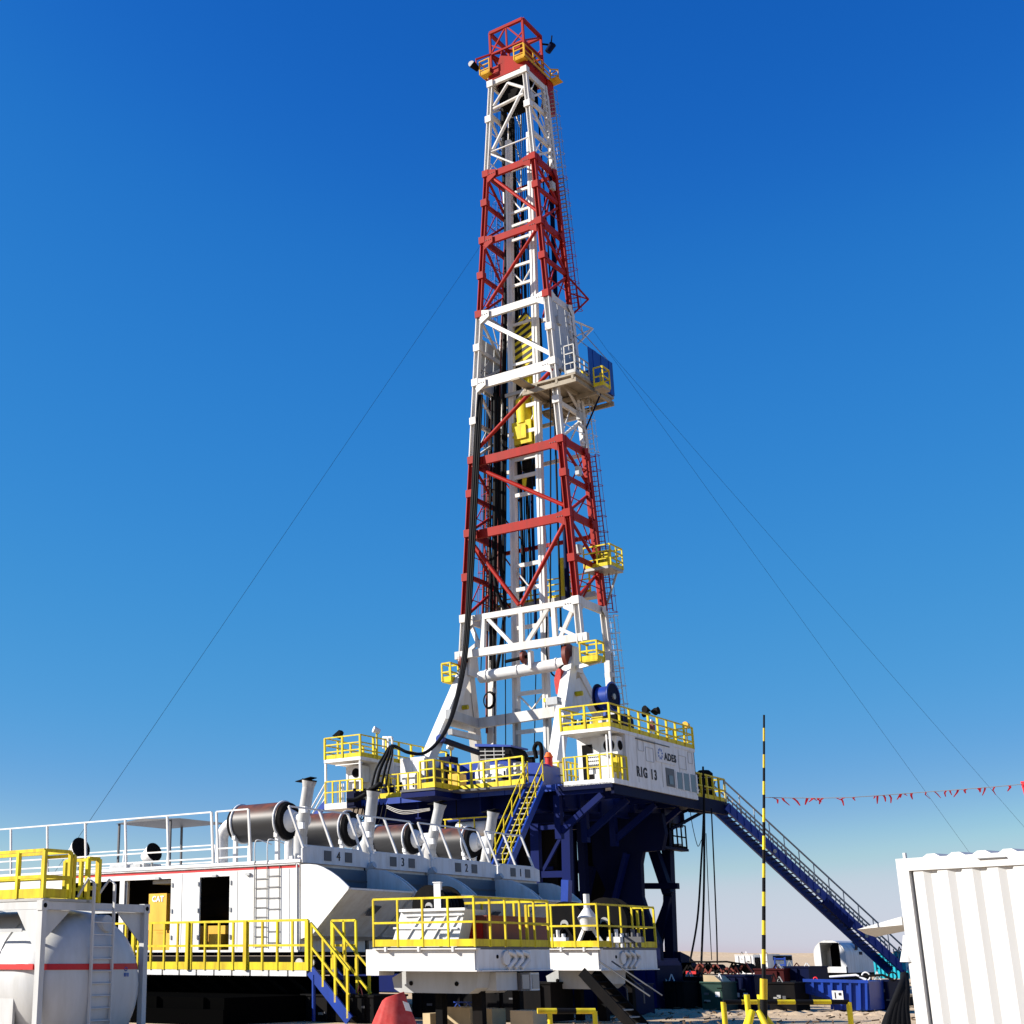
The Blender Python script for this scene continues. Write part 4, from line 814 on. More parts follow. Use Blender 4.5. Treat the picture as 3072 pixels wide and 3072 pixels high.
cab('power_cabinet', 'large plain white cabinet with grey end beside the hose bundle', 'cabinet', 1202, 1277, 2272, 2350, 58.3, 1.3, 'cont')
cab('power_cabinet', 'low white cabinet in the shade behind the front rail', 'cabinet', 1206, 1248, 2320, 2350, 57.6, .6, 'cont')
t = thing('drawworks', 'blue drawworks with slatted blue top behind the long floor railing', 'drawworks', (-36, 60, FZ))
a, b = at(1440, 2300, Y=60), at(1530, 2300, Y=60); zt = at(1480, 2262, Y=60).z; zz = at(1480, 2282, Y=60).z
part('body', MB().box(a.x-1.6, b.x, 60, 62, FZ, zz), 'blue', t); part('side_box', MB().box(a.x-1.9, a.x-1.0, 59.2, 60, FZ, zz-.1), 'blue', t)
part('dark_hood', MB().prism([(a.x, 60.1, zz), (b.x+.3, 60.1, zz), (b.x, 60.1, zt+.25), (a.x-.1, 60.1, zt+.45)], (0, 1.5, 0)), 'soot', t); part('hood_top', MB().prism([(a.x-.25, 60.0, zt+.46), (b.x+.1, 60.0, zt+.27), (b.x+.1, 60.0, zt+.36), (a.x-.25, 60.0, zt+.6)], (0, 1.7, 0)), 'blue', t)
for k in range(3): rod('guard_bar', t, (a.x+.1, 59.9, zz+.1+k*.2), (b.x-.2, 59.9, zz+.05+k*.17), .03, 'galv')
for k in range(3): rod('guard_post', t, (a.x+.4+k*.5, 59.9, zz), (a.x+.4+k*.5, 59.9, zz+.6), .03, 'galv')
part('drum_housing', MB().cyl((a.x+.3, 59.6, FZ+.9), (b.x-.2, 59.6, FZ+.9), .6, .6, 20), 'cont', t); part('brake_disc', MB().disc((a.x+.5, 59.2, FZ+1.2), (1, .3, 0), .45, .06, 20), 'galv', t)
cab('white_motor_box', 'white motor box with rounded corners behind the long floor railing', 'motor', 1446, 1492, 2322, 2352, 57.2, .8, 'cont'); cab('white_motor_box', 'small white control box beside the blue drawworks body', 'control box', 1440, 1458, 2283, 2318, 58.2, .4, 'cont')
cab('white_motor_box', 'low white box right of the dark gap behind the railing', 'motor', 1490, 1522, 2302, 2324, 57.6, .5, 'cont', base=9.5)
t = thing('label_board', 'white board with rows of dark slots hung over the floor railing', 'board', at(1558, 2300, Y=56.6)); a, b = at(1541, 2322, Y=56.5), at(1573, 2284, Y=56.5)
part('panel', MB().box(a.x, b.x, 56.5, 56.54, a.z, b.z), 'cont', t); q = MB()
for i in range(4):
    for j in range(3): q.box(a.x+.12+i*.16, a.x+.15+i*.16, 56.485, 56.5, b.z-.2-j*.2, b.z-.1-j*.2)
part('slots', q, 'ink', t, kind='stuff')
t = thing('mud_standpipe', 'black gooseneck standpipe rising right of the board', 'pipe', at(1620, 2300, Y=58)); 
part('gooseneck', MB().tube(curve_pts([at(1624, 2330, Y=58), at(1624, 2245, Y=58), at(1612, 2230, Y=58), at(1603, 2245, Y=58), at(1606, 2258, Y=58), at(1609, 2275, Y=58)], 8), .1, 10), 'soot', t)
part('valve', MB().box(*[c for p in [(at(1588, 2288, Y=58).x, at(1600, 2288, Y=58).x)] for c in p], 57.9, 58.2, at(1590, 2290, Y=58).z, at(1590, 2272, Y=58).z).cyl(at(1594, 2290, Y=58), at(1594, 2272, Y=58), .06).disc(at(1592, 2273, Y=58), (0, 0, 1), .16, .05), 'soot', t)
t = thing('blue_tank_hood', 'rounded dark blue housing behind the top of the floor stair', 'housing', at(1590, 2330, Y=57.5)); 
part('shell', MB().prism(px([(1572, 2360), (1572, 2292), (1590, 2288), (1622, 2288), (1630, 2296), (1634, 2360)], 57.2), (0, 1.6, 0)), 'blue', t)
t = thing('fire_horn', 'orange red barrel hanging on the short yellow railing', 'barrel', at(1648, 2300, Y=58)); c = at(1648, 2308, Y=58.1)
part('barrel', MB().cyl(c, c+V((0, 0, .55)), .16, .18, 14), 'stripe', t); part('orange_cap', MB().cyl(c+V((0, 0, .55)), c+V((0, 0, .78)), .22, .1, 14), 'orange', t)
cab('white_valve_box', 'white box with rusty streaks behind the short yellow railing', 'cabinet', 1650, 1680, 2282, 2340, 59.2, .5, 'cont')
# clutter of yellow and black machinery behind the left rail
for i, (x0, x1, yt, yb, Y, m, lab) in enumerate(((1180, 1200, 2350, 2392, 57.6, 'dblue', 'dark blue drum with a rounded lid behind the front floor rail'), (1136, 1166, 2352, 2395, 57.6, 'dblue', 'pair of dark blue drums at the left end of the floor rail'), (1040, 1066, 2372, 2424, 56.4, 'dblue', 'dark blue hanging tank below the left porch'), (1300, 1340, 2300, 2350, 58.5, 'soot', 'black motor in the shade between cabinet and drawworks'), (1345, 1375, 2320, 2352, 58.0, 'engine', 'yellow pump block by the drawworks'), (1318, 1352, 2268, 2300, 60.5, 'dblue', 'dark blue hydraulic tank behind the hose bundle'), (1070, 1095, 2372, 2396, 57.2, 'cont', 'white meter box at the right corner of the left porch'))):
    a = at(x0, yb, Y=Y); b = at(x1, yt, Y=Y); t = thing(['drum', 'drum', 'hanging_tank', 'motor', 'pump_block', 'hydraulic_tank', 'meter_box'][i], lab, ['drum', 'drum', 'tank', 'motor', 'pump', 'tank', 'box'][i], (a.x, Y, min(a.z, b.z)))
    if m == 'dblue' and i < 2: part('shell', MB().cyl(((a.x+b.x)/2, Y+.4, FZ), ((a.x+b.x)/2, Y+.4, b.z), (b.x-a.x)/2, None, 18), m, t); part('lid', MB().cyl(((a.x+b.x)/2, Y+.4, b.z), ((a.x+b.x)/2, Y+.4, b.z+.1), (b.x-a.x)/2*.95, .12, 18), m, t)
    else:
        z0 = a.z if i in (2,) else FZ
        part('body', MB().box(a.x, b.x, Y, Y+.7, z0, b.z), m, t); part('cover', MB().box(a.x+.05, b.x-.05, Y-.05, Y, z0+.1, b.z-.1), m, t); part('fitting', MB().cyl(((a.x+b.x)/2, Y+.3, b.z), ((a.x+b.x)/2, Y+.3, b.z+.15), .08), 'soot', t)
t = thing('air_hose_tangle', 'tangle of black cables hanging under the left end of the rig floor', 'cables', (-40, 57, 8))
for k in range(9):
    x = 1040+k*12; y = 2440+(k % 3)*10; part('cable', MB().tube(curve_pts([at(x+30, 2395, Y=57), at(x+14, y+15, Y=56.6), at(x, y+random.uniform(20, 50), Y=56.3), at(x-18, y+random.uniform(50, 80), Y=56)], 5), .035, 5), 'black', t)
part('cable', MB().tube(curve_pts([at(1110, 2370, Y=56.8), at(1140, 2352, Y=56.7), at(1075, 2395, Y=56.3), at(1040, 2402, Y=56)], 6), .12, 6), 'black', t)
for k in range(3): part('cable', MB().tube(curve_pts([at(1160, 2416+k*4, Y=56.7), at(1210, 2432+k*5, Y=56.6), at(1290, 2425+k*3, Y=56.6)], 6), .02, 5), 'galv', t)
t = thing('hanging_cables', 'thin black cables hanging from the far floor end down to the ground', 'cables', (-27.6, 67, 5))
for L, r in (([(2109, 2300), (2111, 2430), (2103, 2600), (2092, 2760), (2070, 2885)], .05), ([(2112, 2380), (2113, 2520), (2111, 2700), (2104, 2890)], .055), ([(2118, 2500), (2126, 2700), (2135, 2880)], .02), ([(2134, 2425), (2142, 2600), (2150, 2800), (2152, 2900)], .035), ([(2070, 2430), (2078, 2480), (2090, 2530), (2096, 2538), (2104, 2520)], .018)):
    part('cable', MB().tube(curve_pts([at(x, y, X=-27.2) for x, y in L], 6), r, 6), 'black', t)
# ---- ramp
P0 = at(2178, 2412, X=-27.3); d = V((.55, .835, 0)).normalized(); rr = ray(2716, 2908)
# solve P0+d*s on ray
s_ = (P0.x*rr.y-P0.y*rr.x)/(d.y*rr.x-d.x*rr.y); tt = (P0.y+d.y*s_)/rr.y; P1 = rr*tt+V((0, 0, EYE))
rp = thing('ramp_stair', 'long dark blue stair ramp with thin grey handrails running down from the rig floor', 'ramp', P1)
dn = V((d.y, -d.x, 0))*1.0
u = (P1-P0); 
for k, o in enumerate((V((0, 0, 0)), -dn*1.1)):
    st2 = part('stringer', MB().bar(P0+o+V((0, 0, -.1)), P1+o+V((0, 0, -.1)), .14, .42, (0, 0, 1)), 'blue', rp)
    for h_ in (.62, 1.15): rod('handrail', rp, P0+o+V((0, 0, h_)), P1+o+V((0, 0, h_)), .045, 'galv')
    for j in range(13): p = P0.lerp(P1, j/12)+o; rod('rail_post', rp, p+V((0, 0, .1)), p+V((0, 0, 1.15))-u.normalized()*.0, .025, 'galv')
for j in range(44): p = P0.lerp(P1, (j+.5)/44); member('tread', rp, p+V((0, 0, .05)), p-dn*1.1+V((0, 0, .05)), .28, .04, 'dgrey')
for j in (.26, .5, .77): p = P0.lerp(P1, j)+V((0, 0, -.2)); part('lifting_lug', MB().disc(p+dn*.12, dn, .1, .06, 12), 'galv', rp)
for j in range(26): p = P0.lerp(P1, (j+.5)/26)+V((0, 0, -.1)); member('side_stiffener', rp, p+dn*.09+V((0, 0, -.2)), p+dn*.09+V((0, 0, .2)), .04, .04, 'blue')
for j in range(40): p = P0.lerp(P1, (j+.5)/40)+V((0, 0, .2)); member('tread_bracket', rp, p+dn*.03, p+dn*.03+V((0, 0, .3)), .05, .03, 'galv')
p = P0.lerp(P1, .62)+V((0, 0, -.35)); part('splice_block', MB().bar(p-u.normalized()*1.0, p+u.normalized()*.9, .2, .4, (0, 0, 1)), 'shade_blue', rp)

t = thing('floor_edge_lamp', 'small pale blue lit bracket box hanging on the tower under the right doghouse', 'box', at(1676, 2446, Y=57)); a = at(1670, 2450, Y=57); b = at(1684, 2436, Y=57); part('body', MB().box(a.x, b.x, 57, 57.2, a.z, b.z), 'blue', t); part('bracket', MB().bar(((a.x+b.x)/2, 57.1, b.z), ((a.x+b.x)/2, 57.5, b.z+1.2), .05), 'soot', t)
t = thing('yellow_pipe_rack', 'cream tank with a yellow rail behind the silencers of roof 1', 'tank', at(1450, 2475, Y=57)); a = at(1400, 2500, Y=57); b = at(1455, 2468, Y=57); part('shell', MB().cyl((a.x-.6, 57.3, (a.z+b.z)/2), (b.x, 57.3, (a.z+b.z)/2), .35, .35, 18), 'cont', t); member('rail', t, (a.x-1.2, 56.9, b.z+.25), (b.x+.2, 56.9, b.z+.25), .06, .06, 'yellow')
for k in range(4): member('rail_post', t, (a.x-1.1+k*.8, 56.9, b.z-.4), (a.x-1.1+k*.8, 56.9, b.z+.25), .05, .05, 'yellow')
t = thing('under_floor_pipe', 'long light blue pipe line slung under the front of the rig floor', 'pipe', at(1460, 2452, Y=57.6)); part('pipe', MB().tube([at(1345, 2462, Y=57.6), at(1420, 2455, Y=57.6), at(1545, 2447, Y=57.6)], .09, 8), 'blue', t)
for x in (1370, 1450, 1530): p = at(x, 2453, Y=57.6); part('hanger', MB().bar(p, p+V((0, 0, 1.4)), .04), 'soot', t)
# ================================================================= GENERATOR HOUSES
h0 = at(898, 2580, D=40); HX, HY = h0.x, h0.y
ZB = at(898, 2855, D=40).z; ZT = h0.z
HYS = [HY, at(1097, 2600, X=HX).y, at(1280, 2617, X=HX).y, at(1481, 2637, X=HX).y, at(1611, 2648, X=HX).y]
def hpx(x, y): return at(x, y, Y=HY)
HL = at(180, 2640, Y=HY).x-6        # far (left) end of the houses
names = {4: 'nearest', 3: 'second', 2: 'third', 1: 'farthest'}
def stack_set(par, y0, y1, no):
    yc = (y0+y1)/2
    # silencer, pipe, stack as a thing
    sp = {4: ((722, 2470), (862, 2465), 55), 3: ((925, 2492), (1052, 2490), 51), 2: ((1135, 2520), (1238, 2520), 44), 1: ((1315, 2530), (1414, 2530), 45)}[no]
    a = at(*sp[0], Y=yc); b = at(*sp[1], Y=yc); zc_ = (a.z+b.z)/2; a.z = b.z = zc_; r = sp[2]*(a.dot(FWD))/F_*.98
    t = thing('exhaust_silencer', {4: 'rusty black exhaust silencer with a white elbow pipe on roof 4', 3: 'rusty exhaust silencer with peeled wrapping on roof 3', 2: 'brownish exhaust silencer on roof 2 behind the white rail', 1: 'dark exhaust silencer on roof 1 nearest the floor stair'}[no], 'silencer', ((a.x+b.x)/2, yc, ZT+.05), 'exhaust silencers on the generator roofs')
    part('shell', MB().cyl(a, b, r, r, 32), 'rust_lit_top', t)
    for e, s__ in ((a, -1), (b, 1)):
        part('end_cap', MB().cyl(e, e+V((.12*s__, 0, 0)), r*.98, r*.93, 32), 'soot', t)
        part('clamp_band', MB().ring(e-V((.08*s__, 0, 0)), (1, 0, 0), r+.01, .035, 32), 'white', t)
        m2 = e.x-.1*s__
        for y in (-.6, .6): bx('saddle_leg', t, m2-.06, m2+.06, yc+y*r-.05, yc+y*r+.05, ZT+.03, zc_-r*.6, 'white')
        member('saddle_beam', t, (m2, yc-r*.8, zc_-r*.75), (m2, yc+r*.8, zc_-r*.75), .12, .14, 'white')
    part('inlet_cone', MB().cyl((b.x+.12, yc, zc_), (b.x+.35, yc, zc_), r*.62, r*.42, 20).cyl((b.x+.35, yc, zc_), (b.x+.75, yc, zc_), r*.34, r*.34, 20), 'white', t)
    part('elbow_pipe', MB().tube(curve_pts([(a.x-.1, yc, zc_), (a.x-.45, yc, zc_), (a.x-.72, yc, zc_-.28), (a.x-.75, yc, zc_-.6), (a.x-.75, yc, ZT+.02)], 5), r*.34, 14), 'white', t)
    # stack
    bs = {4: ((900, 2520), (925, 2362)), 3: ((1100, 2545), (1118, 2392)), 2: ((1288, 2560), (1317, 2428)), 1: ((1455, 2590), (1477, 2452))}[no]
    p = at(*bs[0], Y=yc-.1); q = at(*bs[1], Y=yc-.1)
    s2 = thing('exhaust_stack', {4: 'leaning white exhaust stack with open rain flap beside silencer on roof 4', 3: 'leaning white exhaust stack on roof 3 below the left doghouse', 2: 'white exhaust stack with sooty side on roof 2', 1: 'white exhaust stack on roof 1 next to the yellow stair rails'}[no], 'exhaust stack', (p.x, yc, ZT), 'white exhaust stacks on the generator roofs')
    d = (q-p).normalized(); rr_ = .175
    part('pipe', MB().cyl(p, q, rr_, rr_, 20).cyl(q, q+d*.2, rr_, rr_*1.28, 20, cap=False), 'stack', s2)
    part('soot_rim', MB().cyl(q+d*.19, q+d*.23, rr_*1.28, rr_*1.3, 20), 'soot', s2)
    part('rain_flap', MB().bar(q+d*.26+V((.15, 0, .02)), q+d*.22+V((-.42, 0, -.03)), .3, .025), 'soot', s2)
    part('base_pipe', MB().cyl((p.x, p.y, ZT+.1), p+d*.1, rr_*1.15, rr_*1.15, 18), 'stack', s2)
    for f_ in (.25, .55): part('instrument', MB().box(p.x+(q.x-p.x)*f_+rr_*.6, p.x+(q.x-p.x)*f_+rr_+.08, yc-.4, yc-.28, p.z+(q.z-p.z)*f_-.08, p.z+(q.z-p.z)*f_+.1), 'cont', s2)
for i, no in enumerate((4, 3, 2, 1)):
    y0, y1 = HYS[i]+(.0 if i == 0 else .12), HYS[i+1]-.02
    lab = {4: 'white generator house numbered 4, nearest and with open doorways', 3: 'white generator house numbered 3, second in the row', 2: 'white generator house numbered 2, third in the row', 1: 'white generator house numbered 1, farthest in the row by the blue substructure'}[no]
    g = thing('generator_house', lab, 'generator house', ((HX+HL)/2, (y0+y1)/2, ZB), 'white generator houses side by side')
    part('roof', MB().box(HL, HX+.05, y0-.03, y1+.01, ZT-.06, ZT+.03), 'cont', g)
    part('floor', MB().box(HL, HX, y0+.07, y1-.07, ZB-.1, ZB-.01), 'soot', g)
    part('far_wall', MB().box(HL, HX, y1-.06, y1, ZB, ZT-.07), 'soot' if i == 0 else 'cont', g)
    part('end_wall', MB().box(HX-.05, HX, y0+.07, y1-.07, ZB, ZT-.07), 'cont', g); part('left_end_wall', MB().box(HL, HL+.05, y0+.07, y1-.07, ZB, ZT-.07), 'cont', g)
    if no == 4:
        cols = [(185, 'o'), (358, 'w'), (372, 'o'), (512, 'w'), (598, 'o'), (688, 'w'), (898, 'e')]
        xs = [hpx(c[0], 2700).x for c in cols]; zdo = hpx(598, 2632).z; zwin = ZT-.72
        part('wall_header', MB().box(HL, HX-.001, y0, y0+.06, zdo, ZT-.065), 'cont', g)
        part('wall_panel', MB().box(HL, xs[0], y0, y0+.06, ZB, zdo-.002), 'cont', g)
        for (xa, k), xb in zip(list(zip(xs, [c[1] for c in cols]))[:-1], xs[1:]):
            if k == 'w': part('wall_panel', MB().box(xa, xb-.001, y0, y0+.06, ZB, zdo-.002), 'cont', g)
        member('sill', g, (xs[0], y0-.02, ZB+.02), (xs[-1]-.02, y0-.02, ZB+.02), .05, .06, 'cont')
        xw = hpx(237, 2700).x; member('mullion', g, (xw, y0+.03, ZB), (xw, y0+.03, zdo), .06, .05, 'white')
        for x in (1,): pass
        # door leaf swung in
        member('door_edge', g, (xs[2]+.05, y0+.1, ZB), (xs[2]+.05, y0+.1, zdo), .05, .1, 'grey')
        # vertical seams and conduits on the wall
        for x in (765, 803, 840): a = hpx(x, 2700).x; member('cable_conduit', g, (a, y0-.03, ZB+.1), (a, y0-.03, ZT+.3 if x != 840 else ZT-.1), .018, .018, 'dgrey')
        for x0, x1, n in ((765, 800, 8), (803, 840, 7)):
            for k in range(n): zz = ZB+.15+k*(ZT-ZB-.35)/n+(.1 if x0 > 800 else 0); member('ladder_rung', g, (hpx(x0, 2700).x, y0-.03, zz), (hpx(x1, 2700).x, y0-.03, zz), .016, .016, 'dgrey')
        a = hpx(890, 2700).x; member('corner_strip', g, (a+.02, y0-.02, ZB), (a+.02, y0-.02, ZT-.1), .03, .03, 'white')
        for x in (545, 712, 868): a = hpx(x, 2700).x; member('panel_seam', g, (a, y0-.004, ZB+.02), (a, y0-.004, ZT-.22), .012, .008, 'grey')
        for x in (594, 692, 516):
            for zz in (.35, 1.1, 1.85): a = hpx(x, 2700).x; member('hinge', g, (a, y0-.015, ZB+zz), (a, y0-.015, ZB+zz+.12), .05, .03, 'grey')
        member('drip_strip', g, (HL, y0-.03, ZT-.1), (HX-.1, y0-.03, ZT-.1), .04, .02, 'cont')
        for x in (640, 740, 470): a = hpx(x, 2618).x; part('lamp_fitting', MB().box(a, a+.16, y0-.07, y0-.002, ZT-.36, ZT-.29), 'grey', g)
        # inside: engine
        e = thing('generator_engine', 'yellow diesel engine seen through the open doorways of house 4', 'engine', (hpx(460, 2800).x, y0+1.4, ZB))
        xa, xb = hpx(422, 2700).x, hpx(475, 2700).x
        cbn = part('control_panel', MB().box(xa+.1, xb+.1, y0+.25, y0+.7, hpx(450, 2790).z, hpx(450, 2680).z), 'engine', e)
        zt_ = hpx(450, 2697).z; text('panel_lettering', 'CAT', cbn, ((xa+xb)/2+.12, y0+.248, zt_), (1, 0, 0), (0, 0, 1), .23, 'inkw', bold=.03)
        part('engine_block', MB().box(xa-.6, hpx(640, 2800).x+.1, y0+1.0, y0+2.2, ZB, ZB+.75), 'engine', e)
        part('guard', MB().box(hpx(448, 2700).x, hpx(505, 2700).x, y0+.35, y0+.9, ZB+.02, ZB+.55), 'engine', e); part('belt_guard', MB().box(hpx(600, 2700).x+.05, hpx(640, 2700).x, y0+.35, y0+.9, ZB+.02, ZB+.5), 'engine', e)
        part('air_cleaner', MB().cyl((xa, y0+1.6, ZB+1.3), (xb+2, y0+1.6, ZB+1.3), .35, .35, 18), 'soot', e)
        part('hand_wheel', MB().ring((hpx(490, 2700).x, y0+.5, ZB+.6), (0, 1, 0), .25, .03), 'soot', e)
        bx('ceiling_duct', e, xa+.2, xb+.5, y0+.3, y0+.9, zdo-.12, zdo-.01, 'grey')
    else: part('near_wall', MB().box(HL, HX-.001, y0, y0+.06, ZB, ZT-.07), 'cont', g)
    # stripe along the roof edge
    xs0 = hpx(150, 2600).x
    if no == 4: part('red_stripe', MB().box(xs0, HX-.001, y0-.004, y0-.001, ZT-.2, ZT-.13), 'stripe', g)
    # fascia with number and two square lights
    zf = ZT-.07; zft = ZT+.40
    part('fascia', MB().prism([V((HX+.06, y0+.0, zf)), V((HX+.06, y1+.04, zf)), V((HX+.06, y1+.04, zft-.08)), V((HX+.06, y1-.35, zft)), V((HX+.06, y0+.35, zft)), V((HX+.06, y0+.0, zft-.08))], (.05, 0, 0)), 'cont', g)
    ym = (y0+y1)/2+.1
    for o in (-.55, .45): part('square_vent', MB().box(HX+.112, HX+.13, ym+o-.13, ym+o+.2, zf+.1, zf+.38), 'dgrey', g)
    text('number', str(no), g, (HX+.116, ym, (zf+zft)/2), (0, 1, 0), (0, 0, 1), .36, 'ink')
    # hood
    xt, zt2 = hpx(1045, 2662).x, hpx(1045, 2662).z; xb_, zb_ = hpx(936, 2805).x, hpx(936, 2805).z; ztop = zf-.04
    prof = [(HX+.051, ZT-.12)]
    for X_, Y_ in ((925, 2592), (948, 2594), (970, 2602), (995, 2616), (1016, 2631), (1033, 2647), (1046, 2660)): q = hpx(X_, Y_); prof.append((q.x, q.z))
    prof += [(xt, zt2-.05), (xb_, zb_), (HX+.051, zb_-.1)]
    # open scoop: slanted bottom sheet, front lip, dark radiator core behind; the side plates close its ends
    part('hood_bottom_sheet', MB().prism([V((xt, y0+.06, zt2-.06)), V((xb_, y0+.06, zb_)), V((xb_-.03, y0+.06, zb_+.03)), V((xt-.04, y0+.06, zt2-.02))], (0, y1-y0-.12, 0)), 'cont', g)
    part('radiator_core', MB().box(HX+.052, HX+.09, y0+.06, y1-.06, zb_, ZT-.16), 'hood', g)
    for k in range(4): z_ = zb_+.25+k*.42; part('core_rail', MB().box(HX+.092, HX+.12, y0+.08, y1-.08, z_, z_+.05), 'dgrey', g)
    part('lower_panel', MB().prism([V((HX+.1, y0+.06, zb_-.12)), V((xb_, y0+.06, zb_-.01)), V((xb_, y0+.06, zb_+.02)), V((HX+.1, y0+.06, zb_+.02))], (0, y1-y0-.12, 0)), 'cont', g)
    for yy in (y0, y1-.055):
        part('hood_side_plate', MB().prism([V((x, yy, z)) for k, (x, z) in enumerate(prof)], (0, .055, 0)), 'cont', g)
    part('hood_lip', MB().box(xt-.06, xt+.03, y0+.06, y1-.06, zt2-.055, zt2-.005), 'cont', g)
    part('lower_vent', MB().prism([V((xt-.55+.04, y0+1.5, zt2-.95+.25)), V((xt-.55+.04, y0+1.85, zt2-.95+.25)), V((xt-.35+.04, y0+2.0, zt2-.70+.25)), V((xt-.35+.04, y0+1.65, zt2-.70+.25))], (-.02, 0, .02)), 'dgrey', g)
    part('skid', MB().box(HL, HX-.1, y0+.1, y1-.1, ZB-.62, ZB-.12), 'soot', g)
    # roof rail, leaning outward
    rt_h = at(757, 2428, Y=HY).z-ZT-.03
    if no == 4:
        railing(g, [(HL, y0, ZT+.03), (hpx(640, 2570).x, y0, ZT+.03)], rt_h, 1.75, (.28, .1), 0, .06, .022, 'white', 'white', lean=(0, -.12, 0))
        railing(g, [(hpx(640, 2570).x+.2, y0, ZT+.03), (hpx(752, 2570).x, y0, ZT+.03)], rt_h, 1.9, (.28, .1), 0, .06, .022, 'white', 'white', lean=(0, -.12, 0))
    if no == 3: railing(g, [(HL, y1, ZT+.03), (HX-9, y1, ZT+.03)], rt_h*.8, 2.6, (.5,), 0, .05, .02, 'white', 'white', lean=(0, .1, 0))
    railing(g, [(HX+.06, y0+.1, ZT+.34), (HX+.06, y1-.25, ZT+.34)], rt_h*.78, 1.15, (.06,), 0, .06, .022, 'white', 'white', lean=(-.32, -.25, 0))
    stack_set(g, y0, y1, no)
    # clutter at the roof edge: pipes and blue brackets
    for k in range(5): yy = y0+.4+k*.55; part('roof_bracket', MB().bar((HX-.3, yy, ZT+.03), (HX-.05, yy+.15, ZT+.28), .06, .1), 'white' if k % 2 else 'blue', g)
    part('roof_pipe', MB().tube([(HX-.2, y0+.2, ZT+.12), (HX-.15, (y0+y1)/2, ZT+.18), (HX-.2, y1-.2, ZT+.1)], .035, 6), 'white', g)
    if no != 1: part('gutter_spout', MB().cyl((HX+.05, y1+.05, ZT-.1), (HX+.3, y1+.05, ZT+.02), .14, .1, 12), 'grey', g)
# roof canopy, dish, lamps on roof 4
t = thing('roof_canopy', 'flat grey canopy on four posts on the roof behind the white railing', 'canopy', at(450, 2560, Y=HY+1.5)); 
a, b = at(345, 2472, Y=HY+1), at(505, 2476, Y=HY+1); zc1 = a.z
part('canopy_sheet', MB().prism([V((a.x, HY+1, zc1)), V((b.x+.5, HY+1, zc1+.02)), V(((a.x+b.x)/2, HY+1, zc1+.1))], (0, 2.4, 0)), 'dgrey', t)
for x, y in ((a.x+.1, HY+1.1), (b.x, HY+1.1), (a.x+.9, HY+3.2), (b.x+.3, HY+3.2)): member('post', t, (x, y, ZT), (x, y, zc1), .06, .06, 'dgrey')
def flood(x, y, Y, lab, r=.33):
    p = at(x, y, Y=Y); t = thing('roof_floodlight', lab, 'floodlight', p, 'round floodlights on the generator roof'); part('reflector', MB().cyl(p+V((-.35, 0, -.1)), p+V((.12, -.05, .05)), r*.45, r, 20), 'cont', t); part('lamp_glass', MB().disc(p+V((.13, -.05, .055)), (.95, -.1, .3), r*.97, .03, 20), 'soot', t)
    part('stand', MB().cyl(p, (p.x, p.y, ZT), .035, .035, 6), 'galv', t)
flood(238, 2550, HY+.6, 'round floodlight with dark glass at the left near the yellow tank railing', .36); flood(457, 2562, HY+.8, 'round floodlight with dark glass low on the roof under the canopy', .3)
t = thing('roof_ventilator', 'low white ventilator housing on the roof left of the canopy', 'ventilator', at(360, 2580, Y=HY+.8)); p = at(330, 2588, Y=HY+.8); part('housing', MB().box(p.x, p.x+1.5, HY+.8, HY+1.6, ZT+.03, ZT+.22), 'cont', t); part('cover', MB().box(p.x+.1, p.x+1.4, HY+.75, HY+.8, ZT+.05, ZT+.2), 'grey', t)
t = thing('roof_ladder_hoops', 'pair of thin black curved grab hoops at the roof edge of house 4', 'handrail', (hpx(800, 2560).x, HY, ZT))
for x in (767, 805): a = hpx(x, 2575); part('hoop', MB().tube(curve_pts([V((a.x, HY-.04, ZT)), V((a.x, HY-.04, ZT+.5)), V((a.x+.1, HY+.0, ZT+.62)), V((a.x+.35, HY+.3, ZT+.5))], 5), .018, 5), 'white', t)

# ================================================================= WALKWAY IN FRONT OF HOUSE 4
WY0 = HY-1.25
def wpx(x, y): return at(x, y, Y=WY0)
wz = wpx(922, 2912).z; wtop = wpx(922, 2760).z
xr = wpx(924, 2900).x; xl = wpx(440, 2900).x
wk = thing('walkway', 'steel walkway with yellow railing along the open side of house 4', 'walkway', ((xl+xr)/2, WY0, wz))
part('deck', MB().box(xl-4, xr, WY0+.05, HY-.03, wz-.06, wz), 'dgrey', wk); 
n = 9
for k in range(n+4):
    xa = xr-(k+1)*(xr-xl)/n; xb = xr-k*(xr-xl)/n-.06; part('edge_channel', MB().box(xa, xb, WY0, WY0+.05, wz-.14, wz+.005), 'cont', wk)
for k in range(14): x = xr-.1-k*.75; member('bracket', wk, (x, HY-.05, wz-.65), (x, WY0+.1, wz-.1), .06, .08, 'soot')
railing(wk, [(xl-4, WY0, wz), (xr, WY0, wz)], wtop-wz, (xr-xl)/11, (.5,), .2, .055, .03, toe if False else 'yellow')
for k in (0, 4, 8, 12): x = xr-k*(xr-xl)/11; member('main_post', wk, (x, WY0-.03, wz), (x, WY0-.03, wtop), .11, .08, 'yellow')
part('shade_filler', MB().box(xl-9, xr-.6, HY+.2, HY+2.8, .35, ZB-.66), 'tar', wk)  # added black box, painted shade for the space under the house
bt = thing('shade_block', 'long low black block added as the dark shade below the walkway', 'skid', (HX-6, HY-3, 0)); part('shell', MB().box(HL, xr-.3, HY-4.2, HY-.1, 0.0, .62), 'tar', bt); part('frame_beam', MB().box(HL, xr-.2, HY-4.35, HY-4.21, 0, .35), 'tar', bt)  # added block whose black colour makes the shade below the walkway
for k in range(8): part('rib', MB().box(xr-1-k*1.6, xr-.9-k*1.6, HY-4.3, HY-4.2, .35, .62), 'tar', bt)
